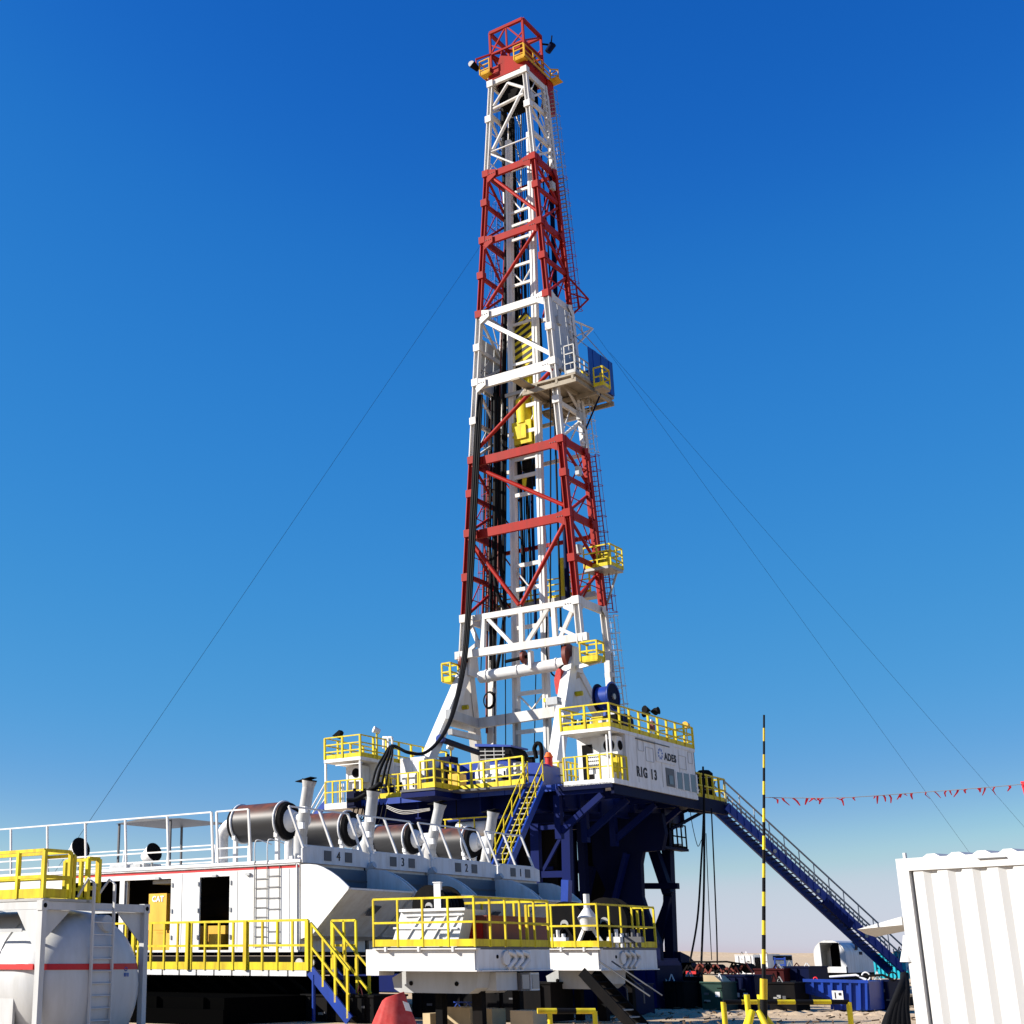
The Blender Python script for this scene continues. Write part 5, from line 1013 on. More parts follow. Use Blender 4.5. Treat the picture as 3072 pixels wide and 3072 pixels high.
for x in (884, 918):
    p = wpx(x, 2888); t = thing('round_lamp', 'white round bulkhead lamp %s the end post of the walkway' % ('left of' if x == 884 else 'right of'), 'lamp', p); part('glass', MB().disc(p+V((0, .2, 0)), (0.2, -1, 0), .11, .06, 18), 'white', t); part('back_box', MB().cyl(p+V((0, .24, 0)), p+V((0, .4, 0)), .08, .08, 10), 'soot', t)
# walkway stair going down to the right
ws = thing('walkway_stair', 'blue stair with three yellow diagonal handrails at the end of the walkway', 'stair', (xr+1, WY0, 0))
ya, yb_ = WY0, WY0+.95
q0 = at(932, 2900, Y=ya); 
sl_ = (at(1075, 3085, Y=ya)-at(930, 2900, Y=ya)); 
for yy in (ya, yb_):
    a = V((q0.x, yy, wz)); b = a+V((sl_.x, 0, sl_.z))*1.0
    k_ = (a.z-.05)/(a.z-b.z); b = a+(b-a)*k_
    member('stringer', ws, a, b, .06, .28, 'blue', up=(0, 0, 1))
    for h_ in (.62, 1.2): member('handrail', ws, a+V((0, 0, h_)), b+V((0, 0, h_)), .055, .055, 'yellow', up=(0, 0, 1))
    for j in range(4): p = a.lerp(b, j/3*.94+.02); member('rail_post', ws, p, p+V((0, 0, 1.2)), .06, .06, 'yellow')
    rod('brace_post', ws, V((a.x+.1, yy, 0)), V((a.x+.1, yy, wz-.1)), .05, 'blue')
for j in range(7): p = a.lerp(b, (j+.5)/7); bx('tread', ws, p.x-.13, p.x+.13, ya+.04, yb_-.04, p.z-.02, p.z+.02, 'soot')
railing(ws, [(xr, yb_+.1, wz), (xr+.8, yb_+.1, wz)], wtop-wz, .5, (.5,), 0, .06, .03)

# ================================================================= EQUIPMENT DECKS (right of the hoods)
def eqdeck(tag_, lab, cx0, cx1, cx2, yb, D, ytop, ybot, low):
    c = at(cx1, yb, D=D); X1_, Y0_ = c.x, c.y; X0_ = at(cx0, yb, Y=Y0_).x; Y1_ = at(cx2, yb, X=X1_).y; z = c.z
    zr = at(cx1, ytop, D=D).z; zb2 = at(cx1, ybot, D=D).z
    t = thing('equipment_deck', lab, 'deck', ((X0_+X1_)/2, (Y0_+Y1_)/2, z), 'railed equipment decks beside the generator hoods')
    part('deck_plate', MB().box(X0_, X1_, Y0_+.04, Y1_, z-.05, z), 'dgrey', t)
    bm = MB(); bm.box(X0_, X1_-.05, Y0_+.06, Y0_+.12, zb2+.03, z-.055); part('side_beam', bm, 'white', t)
    part('beam_flange', MB().box(X0_, X1_+.05, Y0_-.03, Y0_+.15, zb2, zb2+.028), 'white', t); part('beam_flange', MB().box(X0_, X1_+.05, Y0_-.03, Y0_+.15, z-.054, z-.03), 'white', t)
    part('end_beam', MB().box(X1_-.045, X1_, Y0_+.1, Y1_, zb2+.03, z-.055), 'cont', t); part('beam_flange', MB().box(X1_-.1, X1_+.06, Y0_+.16, Y1_, zb2, zb2+.028), 'cont', t)
    L = Y1_-Y0_
    # chevron ribs and round boss on the end beam
    zc_ = (z+zb2)/2; y_ = Y0_+L*.36
    part('round_boss', MB().disc((X1_+.03, y_+.05, zc_+.02), (1, 0, 0), .15, .06, 20), 'cont', t)
    for k in range(3):
        yy = y_+.22+k*.3; o = .16
        part('chevron_rib', MB().tube([(X1_+.03, yy-.1, z-.1), (X1_+.05, yy+.18, zc_+.1), (X1_+.05, yy+.2, zc_-.02), (X1_+.03, yy-.12, zb2+.06)], .055, 8), 'cont', t)
    part('drain_hole', MB().disc((X1_+.005, Y0_+L*.28, zc_+.05), (1, 0, 0), .04, .02, 12), 'soot', t)
    railing(t, [(X0_, Y0_+.02, z), (X1_, Y0_+.02, z), (X1_, Y1_, z)], zr-z, .72 if low else .62, (.5,), .15, .042, .023)
    railing(t, [(X0_, Y1_, z), (X1_, Y1_, z)], zr-z, .8, (.5,), 0, .05, .028)
    for k in range(3): x = X0_+(X1_-X0_)*(k+.4)/3; member('deck_lug', t, (x, Y0_+.0, z-.1), (x, Y0_+.0, z-.0), .05, .1, 'white')
    for yy, s__ in ((Y1_, .8),): bx('rail_gate', t, X1_-.1, X1_-.04, yy-.9, yy-.84, z, zr-.1, 'yellow')
    return t, X0_, X1_, Y0_, Y1_, z, zb2, zr
dA, ax0, ax1, ay0, ay1, az, azb, azr = eqdeck('A', 'near equipment deck with yellow railings and a sunlit white side beam', 1120, 1424, 1648, 2840, 31, 2690, 2915, True)
dB, bx0, bx1, by0, by1, bz_, bzb, bzr = eqdeck('B', 'far equipment deck with yellow railings in front of the blue substructure', 1590, 1795, 1968, 2842, 37, 2712, 2912, False)
for t, x0, x1, y0, y1, zb2 in ((dA, ax0, ax1, ay0, ay1, azb), (dB, bx0, bx1, by0, by1, bzb)):
    # rounded tank belly and outriggers below
    xx0, xx1 = x0+.15, x1-.3; zl = zb2-.46
    pr = [(xx0+.3, zb2-.01), (xx0, zb2-.15), (xx0+.05, zl+.08), (xx0+.2, zl), (xx1-.2, zl), (xx1, zl+.12), (xx1+.05, zb2-.01)]
    part('belly_tank', MB().prism([V((x, y0+.5, z)) for x, z in pr], (0, 1.5, 0)), 'grey', t)
    for f_ in (.25, .7): part('belly_hole', MB().disc((x0+(x1-x0)*f_, y0+.495, zl+.2), (0, 1, 0), .05, .02, 12), 'soot', t)
    for f_ in (.42, .78): bx('support_leg', t, x0+(x1-x0)*f_-.09, x0+(x1-x0)*f_+.09, y0+.9, y0+1.1, 0, zl, 'soot')
    for f_ in (.3, .8): bx('support_leg', t, x1-.6, x1-.42, y0+(y1-y0)*f_-.09, y0+(y1-y0)*f_+.09, 0, zb2, 'soot')
part('corner_gusset', MB().box(ax0-.35, ax0, ay0+.2, ay0+.8, azb-.1, az-.05), 'cont', dA)
part('control_box', MB().box(ax1-.5, ax1-.1, ay0+1.0, ay0+1.9, azb-.4, azb-.02), 'grey', dA)
for k in range(2):
    t = thing('pipe_stub', 'grey junction box hanging below the near deck' if k == 0 else 'ribbed white louvre box hanging below the near deck', 'box', (ax1-.2, ay0+2+.4*k, azb-.3)); part('body', MB().box(ax1-.3, ax1-.02, ay0+1.92+.45*k, ay0+2.3+.45*k, azb-.42, azb-.04), 'dgrey' if k == 0 else 'cont', t); part('cover', MB().box(ax1-.02, ax1+.0, ay0+1.96+.45*k, ay0+2.26+.45*k, azb-.38, azb-.08), 'galv', t)
# white hopper
a, b = at(1172, 2818, Y=ay0+.9), at(1370, 2818, Y=ay0+.9); c1, c2 = at(1205, 2732, Y=ay0+.9), at(1395, 2727, Y=ay0+.9)
t = thing('white_hopper', 'white sloping sided steel hopper with pressed ribs on the near deck', 'hopper', ((a.x+b.x)/2, ay0+1.2, az))
part('hopper_body', MB().prism([V((a.x, ay0+.9, az+.01)), V((b.x, ay0+.9, az+.01)), V((c2.x, ay0+.9, c2.z)), V((c1.x, ay0+.9, c1.z))], (0, .9, 0)), 'cont', t)
part('rim', MB().bar((c1.x-.03, ay0+.87, c1.z), (c2.x+.03, ay0+.87, c2.z), .07, .06).bar((c1.x+.1, ay0+.87, c1.z-.12), (c2.x-.05, ay0+.87, c2.z-.12), .03, .03), 'cont', t)
for f_ in (.2, .4, .6, .8):
    p = V((a.x+(b.x-a.x)*f_, ay0+.885, az+.05)); q = V((c1.x+(c2.x-c1.x)*(f_+.12), ay0+.885, c1.z-.1)); member('rib', t, p, q, .03, .03, 'cont')
member('rib', t, (a.x+.1, ay0+.88, az+.42), (b.x+.05, ay0+.88, az+.4), .03, .04, 'cont')
def big_reel(name, lab, c, r, w, m='soot'):
    t = thing(name, lab, 'reel', c); c = V(c)
    for s_ in (-1, 1): part('flange', MB().disc(c+V((0, s_*w/2, 0)), (0, 1, 0), r, .05, 28), m, t)
    part('coiled_hose', MB().cyl(c-V((0, w/2-.03, 0)), c+V((0, w/2-.03, 0)), r*.78, r*.78, 24), 'black', t)
    for k in range(4): part('hose_loop', MB().ring(c+V((0, -w/2+.08+k*w/4.5, 0)), (0, 1, 0), r*.8, .05, 28), 'black', t)
    part('hub', MB().disc(c+V((0, -w/2-.04, 0)), (0, 1, 0), r*.2, .06, 14), 'galv', t)
    part('stand', MB().bar(c+V((-r*.8, -w/2-.1, -r*1.05)), c+V((0, -w/2-.1, 0)), .07).bar(c+V((r*.8, -w/2-.1, -r*1.05)), c+V((0, -w/2-.1, 0)), .07), 'soot', t)
    return t
c = at(1315, 2715, Y=ay0+2.4); big_reel('hose_reel', 'black hose reel behind the white hopper on the near deck', (c.x, c.y, c.z-.05), .5, .7)
p = at(1302, 2700, Y=ay0+2.0); q = at(1318, 2648, Y=ay0+2.0); t = thing('white_post', 'short white rectangular post standing above the black hose reel', 'post', (p.x, p.y, p.z)); part('post', MB().box(p.x, q.x+.02, p.y, p.y+.08, p.z-.3, q.z), 'white', t); part('cap', MB().box(p.x-.02, q.x+.04, p.y-.02, p.y+.1, q.z, q.z+.02), 'white', t)
# dark red tank between the decks
X_ = ax1-.5; a = at(1462, 2832, X=X_); b = at(1645, 2832, X=X_); zt_ = at(1470, 2750, X=X_).z
t = thing('red_tank', 'dark oxide red rectangular tank behind the near deck railing', 'tank', (X_-.4, (a.y+b.y)/2, az)); part('shell', MB().box(X_-1.0, X_, a.y, b.y, az, zt_), 'brown', t); part('lid', MB().box(X_-1.05, X_+.03, a.y-.03, b.y+.03, zt_, zt_+.03), 'brown', t)
part('end_plate', MB().box(X_-.9, X_-.1, a.y-.03, a.y-.005, az+.1, zt_-.1), 'red', t)
# far deck equipment
c = at(1740, 2775, Y=by0+1.6); big_reel('cable_reel', 'large black cable reel on the far deck behind the white cone', (c.x-.3, c.y, az+.62), .6, .5); c2 = at(1830, 2780, Y=by0+2.2); big_reel('cable_reel', 'second black cable reel at the right of the far deck', (c2.x, c2.y, bz_+.66), .64, .5)
c = at(1765, 2790, Y=by0+.6); tp = at(1763, 2682, Y=by0+.6).z
t = thing('white_cone_hopper', 'white funnel shaped filter with splayed legs on the far deck', 'filter', (c.x, c.y, bz_))
part('funnel', MB().cyl((c.x, c.y, bz_+.75), (c.x, c.y, bz_+.42), .26, .16, 18).cyl((c.x, c.y, tp-.35), (c.x, c.y, bz_+.75), .08, .26, 18).cyl((c.x, c.y, tp), (c.x, c.y, tp-.35), .08, .08, 14), 'cont', t)
for s_ in (-1, 1): member('leg', t, (c.x+.1*s_, c.y, bz_+.5), (c.x+.42*s_, c.y+.1, bz_), .07, .09, 'cont')
rnd = random.Random(3)
for k, (x, lab, m) in enumerate(((1680, 'white valve manifold at the left of the far deck', 'cont'), (1855, 'small white pump behind the far deck rails', 'cont'), (1905, 'small dark control box near the right end of the far deck', 'dgrey'))):
    p = at(x, 2835, Y=by0+.8); t = thing(['valve_manifold', 'small_pump', 'control_box'][k], lab, ['valve', 'pump', 'box'][k], (p.x, p.y, bz_))
    for j in range(3): part('pipe', MB().cyl((p.x-.2+j*.16, p.y, bz_), (p.x-.2+j*.16, p.y, bz_+.35+.1*(j % 2)), .05, .05, 10), m, t)
    part('body', MB().box(p.x-.28, p.x+.22, p.y-.08, p.y+.1, bz_+.12, bz_+.26), m, t)
# blue post & pieces below the tower
t = thing('blue_post', 'bright blue post in front of the hoods left of the white funnel', 'post', at(1693, 2830, Y=by0-1)); part('post', MB().bar(at(1695, 2850, Y=by0+2), at(1700, 2640, Y=by0+2), .22), 'blue', t); part('foot', MB().box(*(at(1683, 2850, Y=by0+2).x, at(1707, 2850, Y=by0+2).x), by0+1.8, by0+2.2, bz_-.1, bz_), 'blue', t)
# dark stair down from the far deck
t = thing('deck_stair', 'black shaded stair with bent handrails going down right of the far deck', 'stair', (bx1-.5, by0, 0)); a = at(1745, 2915, Y=by0-.3); b = at(1900, 3085, Y=by0-.3)
for o in (0, .7):
    member('stringer', t, a+V((0, o, 0)), b+V((0, o, 0)), .05, .25, 'soot', up=(0, 0, 1)); rod('handrail', t, a+V((.5, o, .25)), b+V((.5, o, .75)), .02, 'dgrey')
for j in range(8): p = a.lerp(b, (j+.5)/8); bx('tread', t, p.x-.13, p.x+.13, p.y+.03, p.y+.67, p.z-.015, p.z+.015, 'galv' if j > 4 else 'soot')
for x0 in (1820, 1870): part('bent_rail', MB().tube([at(x0, 2915, Y=by0+2), at(x0+60, 2965, Y=by0+2), at(x0+64, 3010, Y=by0+2)], .02, 5), 'dgrey', t)
# legs and blue pit tank behind the decks
t = thing('mud_tank', 'long dark blue mud tank in the shade behind the equipment decks', 'tank', (-24, 47, 0)); part('shell', MB().box(-28, -20.5, 44.5, 46.5, .0, 1.45), 'shade_blue', t)
for k in range(7): part('rib', MB().box(-27.8+k*1.15, -27.7+k*1.15, 44.4, 44.5, 0.05, 1.4), 'shade_blue', t)
part('end_frame', MB().box(-20.5, -20.42, 44.5, 46.5, 0, 1.3), 'dblue', t)

# ================================================================= LEFT TANK CONTAINER
k0 = at(128, 2702, Z=2.6); TX, TY0, TY1, TZ = k0.x, k0.y, at(447, 2708, X=k0.x).y, 2.6
tc_ = thing('tank_container', 'white tank container with red stripe and ladder in the left foreground', 'tank container', (TX-3, (TY0+TY1)/2, 0))
TL = TX-6.06
for x in (TX-.06, TL):
    for y in (TY0, TY1-.12): member('corner_post', tc_, (x, y+.06, 0), (x, y+.06, TZ-.14), .13, .12, 'tankw')
for y in (TY0, TY1-.12):
    for z in (.07, TZ-.08): member('side_rail', tc_, (TL, y+.06, z), (TX-.12, y+.06, z), .1, .14, 'tankw')
for x in (TX-.06, TL):
    for z in (.07, TZ-.08): member('end_rail', tc_, (x, TY0, z), (x, TY1, z), .12, .15, 'tankw')
for (y, z) in ((TY0+.06, TZ-.08), (TY1-.06, TZ-.08)): bx('corner_casting', tc_, TX-.14, TX+.015, y-.08, y+.08, z-.09, z+.09, 'tankw')
for (y, z) in ((TY0+.12, TZ-.14), (TY1-.12, TZ-.14)): part('casting_slot', MB().disc((TX+.015, TY0+.06 if y < 20 else TY1-.06, TZ-.08), (1, 0, 0), .045, .012, 14), 'soot', tc_)
# vessel: barrel with rounded end bulging
yc = (TY0+TY1)/2; rv = (TY1-TY0)/2-.0; zc_ = TZ-.1-rv
vb = MB(); n = 40; rings = []
xend = TX+.28
prof = [(TL+.1, .0), (TL+.12, .6), (TL+.3, .92), (TL+.6, 1.0), (xend-1.0, 1.0), (xend-.75, .985), (xend-.52, .95), (xend-.32, .87), (xend-.18, .74), (xend-.08, .56), (xend-.02, .32), (xend, .001)]
vs = []
for x, f_ in prof:
    for i in range(n): q = 2*math.pi*i/n; vs.append((x, yc+math.cos(q)*rv*f_, zc_+math.sin(q)*rv*f_*.98))
vb.add(vs, [(j*n+i, j*n+(i+1) % n, (j+1)*n+(i+1) % n, (j+1)*n+i) for j in range(len(prof)-1) for i in range(n)], True); part('vessel', vb, 'tankw', tc_)
sr = MB(); vs = []; zs_ = at(230, 2900, X=TX).z
# red stripe following the vessel end: band proud of the surface
def vessel_x(y, z):
    r_ = math.hypot((y-yc)/rv, (z-zc_)/(rv*.98)); 
    for (xa, fa), (xb, fb_) in zip(prof[4:-1], prof[5:]):
        if fb_ <= r_ <= fa and fa != fb_: return xa+(xb-xa)*(fa-r_)/(fa-fb_)
    return xend if r_ < .1 else xend-1.0
N = 40; band = []
for i in range(N+1):
    y = yc-rv*.97+2*rv*.97*i/N
    for z in (zs_-.055, zs_+.055): band.append((vessel_x(y, z)+.012, y, z))
sr.add(band, [(2*i, 2*i+2, 2*i+3, 2*i+1) for i in range(N)], True); part('red_stripe', sr, 'stripe', tc_)
part('red_stripe', MB().box(TL+.4, TX-.16, yc-rv*1.003-.012, yc-rv*.985, zs_-.05, zs_+.05), 'stripe', tc_)
for y0_, y1_, s__ in ((TY0+.12, TY0+.8, 1), (TY1-.12, TY1-.8, -1)): part('end_gusset', MB().prism([V((TX-.12, y0_, TZ-.16)), V((TX-.12, y1_, TZ-.16)), V((TX-.12, y0_, TZ-.75))], (.03, 0, 0)), 'tankw', tc_)
part('side_gusset', MB().prism([V((TX-.14, TY0+.02, TZ-.16)), V((TX-.75, TY0+.02, TZ-.16)), V((TX-.14, TY0+.02, TZ-.95))], (0, .03, 0)), 'tankw', tc_)
part('manlid', MB().cyl((xend-.32, yc+.15, zc_+rv*.78), (xend-.12, yc+.15, zc_+rv*.8), .2, .16, 20), 'tankw', tc_)
for x_ in (TL+1.2, TL+3.0, TX-1.3): part('weld_band', MB().ring((x_, yc, zc_), (1, 0, 0), rv+.002, .012, 48, 5), 'tankw', tc_)
part('saddle', MB().box(TX-.9, TX-.15, TY0+.3, TY1-.3, .14, .6), 'tankw', tc_)
part('side_saddle', MB().box(TX-2.4, TX-.7, TY0+.02, TY0+.08, .14, .95), 'tankw', tc_); part('id_plate', MB().box(TX-1.6, TX-.55, TY0+.0, TY0+.02, TZ-.56, TZ-.5), 'grey', tc_)
lx = TX+.30; ya_ = at(275, 2850, X=lx).y; yb2 = at(337, 2850, X=lx).y
lad = part('ladder', MB().bar((lx, ya_, .1), (lx, ya_, TZ+.35), .06, .035).bar((lx, yb2, .1), (lx, yb2, TZ+.35), .06, .035).tube([(lx, ya_, TZ+.35), (lx-.15, ya_-.02, TZ+.45), (lx-.35, ya_-.1, TZ+.1)], .025, 6).tube([(lx, yb2, TZ+.35), (lx-.15, yb2, TZ+.45), (lx-.35, yb2-.15, TZ+.1)], .025, 6), 'tankw', tc_)
for k in range(11): rod('rung', lad, (lx, ya_, .2+k*.225), (lx, yb2, .2+k*.225), .014, 'tankw')
a = at(352, 2915, X=TX)
for k_, (dy_, w_) in enumerate(((-.05, .02), (-.01, .015), (.035, .03))): part('emblem_bar', MB().box(vessel_x(a.y, a.z-.05)+.014, vessel_x(a.y, a.z-.05)+.024, a.y+dy_, a.y+dy_+w_, a.z-.09, a.z-.02), 'inkb', tc_)
part('emblem_mark', MB().ring((vessel_x(a.y, a.z+.08)+.016, a.y, a.z+.05), (1, 0, 0), .035, .008, 14), 'inkb', tc_)
part('top_walkway', MB().box(TL, TX+.02, TY0, TY0+1.35, TZ+.0, TZ+.05), 'galv', tc_)
zr0 = at(180, 2553, X=TX).z
yq = at(208, 2700, X=TX).y
railing(tc_, [(TL, TY0+.02, TZ+.05), (TX-.02, TY0+.02, TZ+.05), (TX-.02, yq, TZ+.05), (TL, yq, TZ+.05)], zr0-TZ-.05, .75, (.45,), .17, .07, .03)
yw = at(262, 2700, X=TX).y; yx = at(295, 2700, X=TX).y
railing(tc_, [(TX-.02, yq+.1, TZ+.02), (TX-.9, yq+.1, TZ+.02)], .85, .6, (.5,), .12, .07, .03); railing(tc_, [(TX-.02, yw, TZ), (TX-.02, yx, TZ)], .84, .6, (.33,), .1, .08, .035); railing(tc_, [(TX-1.0, yx, TZ), (TX-.05, yx, TZ)], .84, .6, (.33,), .1, .07, .03)
for k, (x, y, lab) in enumerate(((268, 2435+80, 'small dark lamp on the left end of the roof above the tank'),)): pass

# ================================================================= RIGHT CONTAINER
r0 = at(2686, 2577, Z=2.6); r1 = at(3072, 2553, Z=2.6); cd = (r1-r0).normalized(); cd.z = 0; cnn = V((cd.y, -cd.x, 0)); 
if cnn.dot(r0) > 0: cnn = -cnn     # outward normal, to the camera
ct = thing('shipping_container', 'white corrugated shipping container in the right foreground', 'container', r0+V((0, 0, -2.6)))
def K(u, w, z): return V((r0.x, r0.y, 0))+cd*u-cnn*w+V((0, 0, z))      # along, inward, up
def kb(n, u0, u1, w0, w1, z0, z1, m, par=None):
    vs = [K(u, w, z) for z in (z0, z1) for u, w in ((u0, w0), (u1, w0), (u1, w1), (u0, w1))]
    mb = MB().add(vs, [(0, 3, 2, 1), (4, 5, 6, 7), (0, 1, 5, 4), (1, 2, 6, 5), (2, 3, 7, 6), (3, 0, 4, 7)]); return part(n, mb, m, par or ct)
kb('corner_post', 0, .14, 0, .14, 0, 2.6, 'cont2'); kb('corner_post', 5.92, 6.06, 0, .14, 0, 2.6, 'cont2'); kb('top_rail', .141, 5.919, 0.0, .1, 2.47, 2.6, 'cont2'); kb('bottom_rail', .141, 5.919, 0, .1, 0, .15, 'cont2')
kb('corner_post', 0, .14, 2.3, 2.44, 0, 2.6, 'cont2'); kb('end_rail', .0, .12, .141, 2.299, 2.47, 2.6, 'cont2'); kb('corner_lug', .08, .11, .02, .05, 2.6, 2.66, 'cont2')
pitch = .278; z0, z1 = .151, 2.469; dpt = .036
u = .15
while u < 5.8:      # pressed ribs: outer flat, slope in, inner flat, slope out; one sheet per rib
    us = [(u, dpt+.02), (u+.035, .02), (u+.035+.11, .02), (u+.035+.11+.068, dpt+.02), (u+pitch, dpt+.02)]
    mb = MB(); vs = []
    for a_, w in us: vs += [K(a_, w, z0), K(a_, w, z1)]
    for a_, w in reversed(us): vs += [K(a_, w+.003, z0), K(a_, w+.003, z1)]
    k = len(us); mb.add(vs, [(2*i, 2*i+2, 2*i+3, 2*i+1) for i in range(k-1)]+[(2*(k+i), 2*(k+i)+2, 2*(k+i)+3, 2*(k+i)+1) for i in range(k-1)]); part('rib_panel', mb, 'cont2', ct); u += pitch
kb('lining', .15, 5.9, .07, .08, .15, 2.46, 'cont2')
u = .3
while u < 5.6:      # roof corrugation
    mb = MB(); vs = [K(u, .03, 2.601), K(u+.06, .03, 2.635), K(u+.15, .03, 2.635), K(u+.21, .03, 2.601)]; mb.prism(vs, -cnn*2.35); part('roof_rib', mb, 'cont2', ct); u += pitch*1.02
kb('roof', .0, 6.06, .0, 2.44, 2.585, 2.6005, 'cont2') if False else kb('roof', .12, 5.94, .1, 2.44, 2.57, 2.6, 'cont2')
kb('end_wall', .03, .05, .14, 2.3, .15, 2.47, 'cont2'); kb('far_wall', .14, 5.92, 2.4, 2.42, .15, 2.46, 'cont2'); kb('far_end_wall', 6.0, 6.03, .14, 2.3, .15, 2.47, 'cont2')
part('flange_strip', MB().bar(K(.95, .0-.01, 2.55), K(1.25, -.01, 2.55), .02, .01), 'dgrey', ct)
m0 = r0+cd*.0
e = at(2692, 2772, Y=r0.y+.02); f_ = at(2572, 2788, Y=r0.y+.5)
part('awning_arm', MB().prism([V((e.x+.05, e.y, e.z+.075)), V((e.x+.05, e.y, e.z-.01)), V((f_.x+.1, f_.y, f_.z-.03)), V((f_.x, f_.y, f_.z))], (.02, .22, -.05)), 'cont2', ct)
for zz, rr_ in ((1.75, .06), (1.62, .1)): part('hinge_bulge', MB().cyl(K(-.03, .07, zz-.08), K(-.03, .07, zz+.06), rr_, rr_*.6, 14), 'cont2', ct)
cb_ = thing('cable_bundle', 'bundle of thick black cables hanging to the ground at the container corner', 'cables', (r0.x-.3, r0.y+.4, 0))
for k in range(16):
    f = k/15; w_ = rnd.uniform(-.05, .1)
    P = [at(2712+6*rnd.random(), 2925, D=18.5), at(2700+20*f, 2960+10*rnd.random(), D=18.3), at(2672+48*f, 3020, D=18.2), at(2648+80*f, 3080, D=18.1), at(2630+110*f, 3180, D=18.0), at(2625+120*f, 3245, D=17.9)]
    part('cable', MB().tube(curve_pts(P, 5), .025+.012*(k % 3), 7), 'black' if k != 7 else 'tan', cb_)
# ================================================================= POLE, BARRIER, BUNTING
DP = 16.0
p0 = at(2278, 3180, D=DP); p0.z = 0; p1_ = at(2292, 2145, D=DP)
def striped(parent, a, b, r, seg, ph=0, name='stripe_band', taper=1.0):
    a = V(a); b = V(b); L = (b-a).length; n = max(1, round(L/seg))
    for i in range(n):
        q0 = a.lerp(b, i/n); q1 = a.lerp(b, (i+1)/n); rr = r*(1+(taper-1)*i/n)
        o = part(name, MB().cyl(q0, q1, rr, rr*.995, 12), 'yellow' if (i+ph) % 2 else 'black', parent)
pol = thing('marker_pole', 'tall thin black and yellow striped pole on a tripod foot', 'pole', p0)
ztr = at(2281, 2936, D=DP).z; striped(pol, (p0.x, p0.y, .1), (p0.x+(p1_.x-p0.x)*.4, p0.y, ztr), .04, .2, 0); pa_ = V((p0.x+(p1_.x-p0.x)*.4, p0.y, ztr)); striped(pol, pa_, p1_, .022, .152, 0, taper=.5)
hub = V((p0.x, p0.y, 1.08))
for a_ in (2.6, 4.6, .2, 5.8): d = V((math.cos(a_), math.sin(a_), 0)); striped(pol, hub+d*.06+V((0, 0, -.05)), V((p0.x, p0.y, 0))+d*.8, .035, .3, 1, 'tripod_leg')
for o in (-.07, .07): striped(pol, (hub.x+o*RGT.x, hub.y+o*RGT.y, .95), (hub.x+o*RGT.x, hub.y+o*RGT.y, 1.2), .03, .2, 1, 'collar_bar')
br = thing('barrier_rail', 'low black and yellow striped barrier rail behind the tripod pole', 'barrier', (p0.x, p0.y+1, 0))
b0 = at(2170, 3006, D=17.5); b1 = at(2546, 3006, D=17.5); b0.z = b1.z = (b0.z+b1.z)/2
striped(br, b0, b1, .027, .2, 0, 'rail_band')
for q in (b0, b1): striped(br, (q.x, q.y, 0), q, .032, .28, 0, 'post_band'); 
part('foot_plate', MB().box(b0.x-.15, b0.x+.15, b0.y-.15, b0.y+.15, 0, .02), 'soot', br); part('foot_plate', MB().box(b1.x-.15, b1.x+.15, b1.y-.15, b1.y+.15, 0, .02), 'soot', br)
b2 = thing('barrier_rail', 'yellow and black barrier rail standing on the sand below the near deck', 'barrier', at(1700, 3072, D=22))
c0, c1_ = at(1612, 3032, D=24), at(1786, 3034, D=24); c0.z = c1_.z = (c0.z+c1_.z)/2; striped(b2, c0, c1_, .045, .28, 1, 'rail_band')
for x in (1649, 1784): q = at(x, 3034, D=24); striped(b2, (q.x, q.y, 0), (q.x, q.y, c0.z), .04, 1.2, 1, 'post_band')
bn = thing('bunting_line', 'string of small red ribbons and flags strung from the striped pole to the right', 'bunting', at(2700, 2385, D=16))
B_ = [at(2292, 2392, D=16), at(2400, 2394, D=15.9), at(2550, 2392, D=15.7), at(2750, 2378, D=15.5), at(2900, 2367, D=15.3), at(3072, 2352, D=15.1), at(3250, 2330, D=15)]
line = curve_pts(B_, 12); part('string', MB().tube(line, .004, 4), 'galv', bn)
flags = [2318, 2350, 2383, 2420, 2436, 2450, 2462, 2474, 2502, 2540, 2566, 2610, 2640, 2658, 2662, 2700, 2708, 2718, 2732, 2771, 2806, 2840, 2846, 2876, 2897, 2935, 2943, 2953, 2988, 3035, 3068]
for x in flags:
    # locate on the line by screen x
    best = min(line, key=lambda p: abs((PX_+F_*p.dot(RGT)/((p-V((0, 0, EYE))).dot(vdir)))-x)); L = rnd.uniform(.025, .095); a_ = rnd.uniform(-.8, .9); w = rnd.uniform(.004, .013)
    tip = best+V((RGT.x*L*a_, RGT.y*L*a_, -L)); mid = (best+tip)/2+V((rnd.uniform(-.03, .03), 0, .01)); s_ = V((w, .01, .0))
    part('ribbon', MB().add([best-s_, best+s_, mid+s_*.9, mid-s_*.9, tip+s_*.4, tip-s_*.4]+[q+V((0, .006, 0)) for q in (best-s_, best+s_, mid+s_*.9, mid-s_*.9, tip+s_*.4, tip-s_*.4)], [(0, 1, 2, 3), (3, 2, 4, 5), (7, 6, 9, 8), (8, 9, 11, 10), (0, 6, 7, 1), (5, 4, 10, 11), (1, 7, 8, 2), (2, 8, 10, 4), (0, 3, 9, 6), (3, 5, 11, 9)]), 'flag', bn)
p = at(3070, 2361, D=15.1); part('large_flag', MB().prism([p+V((-.02, 0, .06)), p+V((.12, 0, .06)), p+V((.1, 0, -.12)), p+V((0, 0, -.14))], (0, .01, 0)), 'flag', bn)
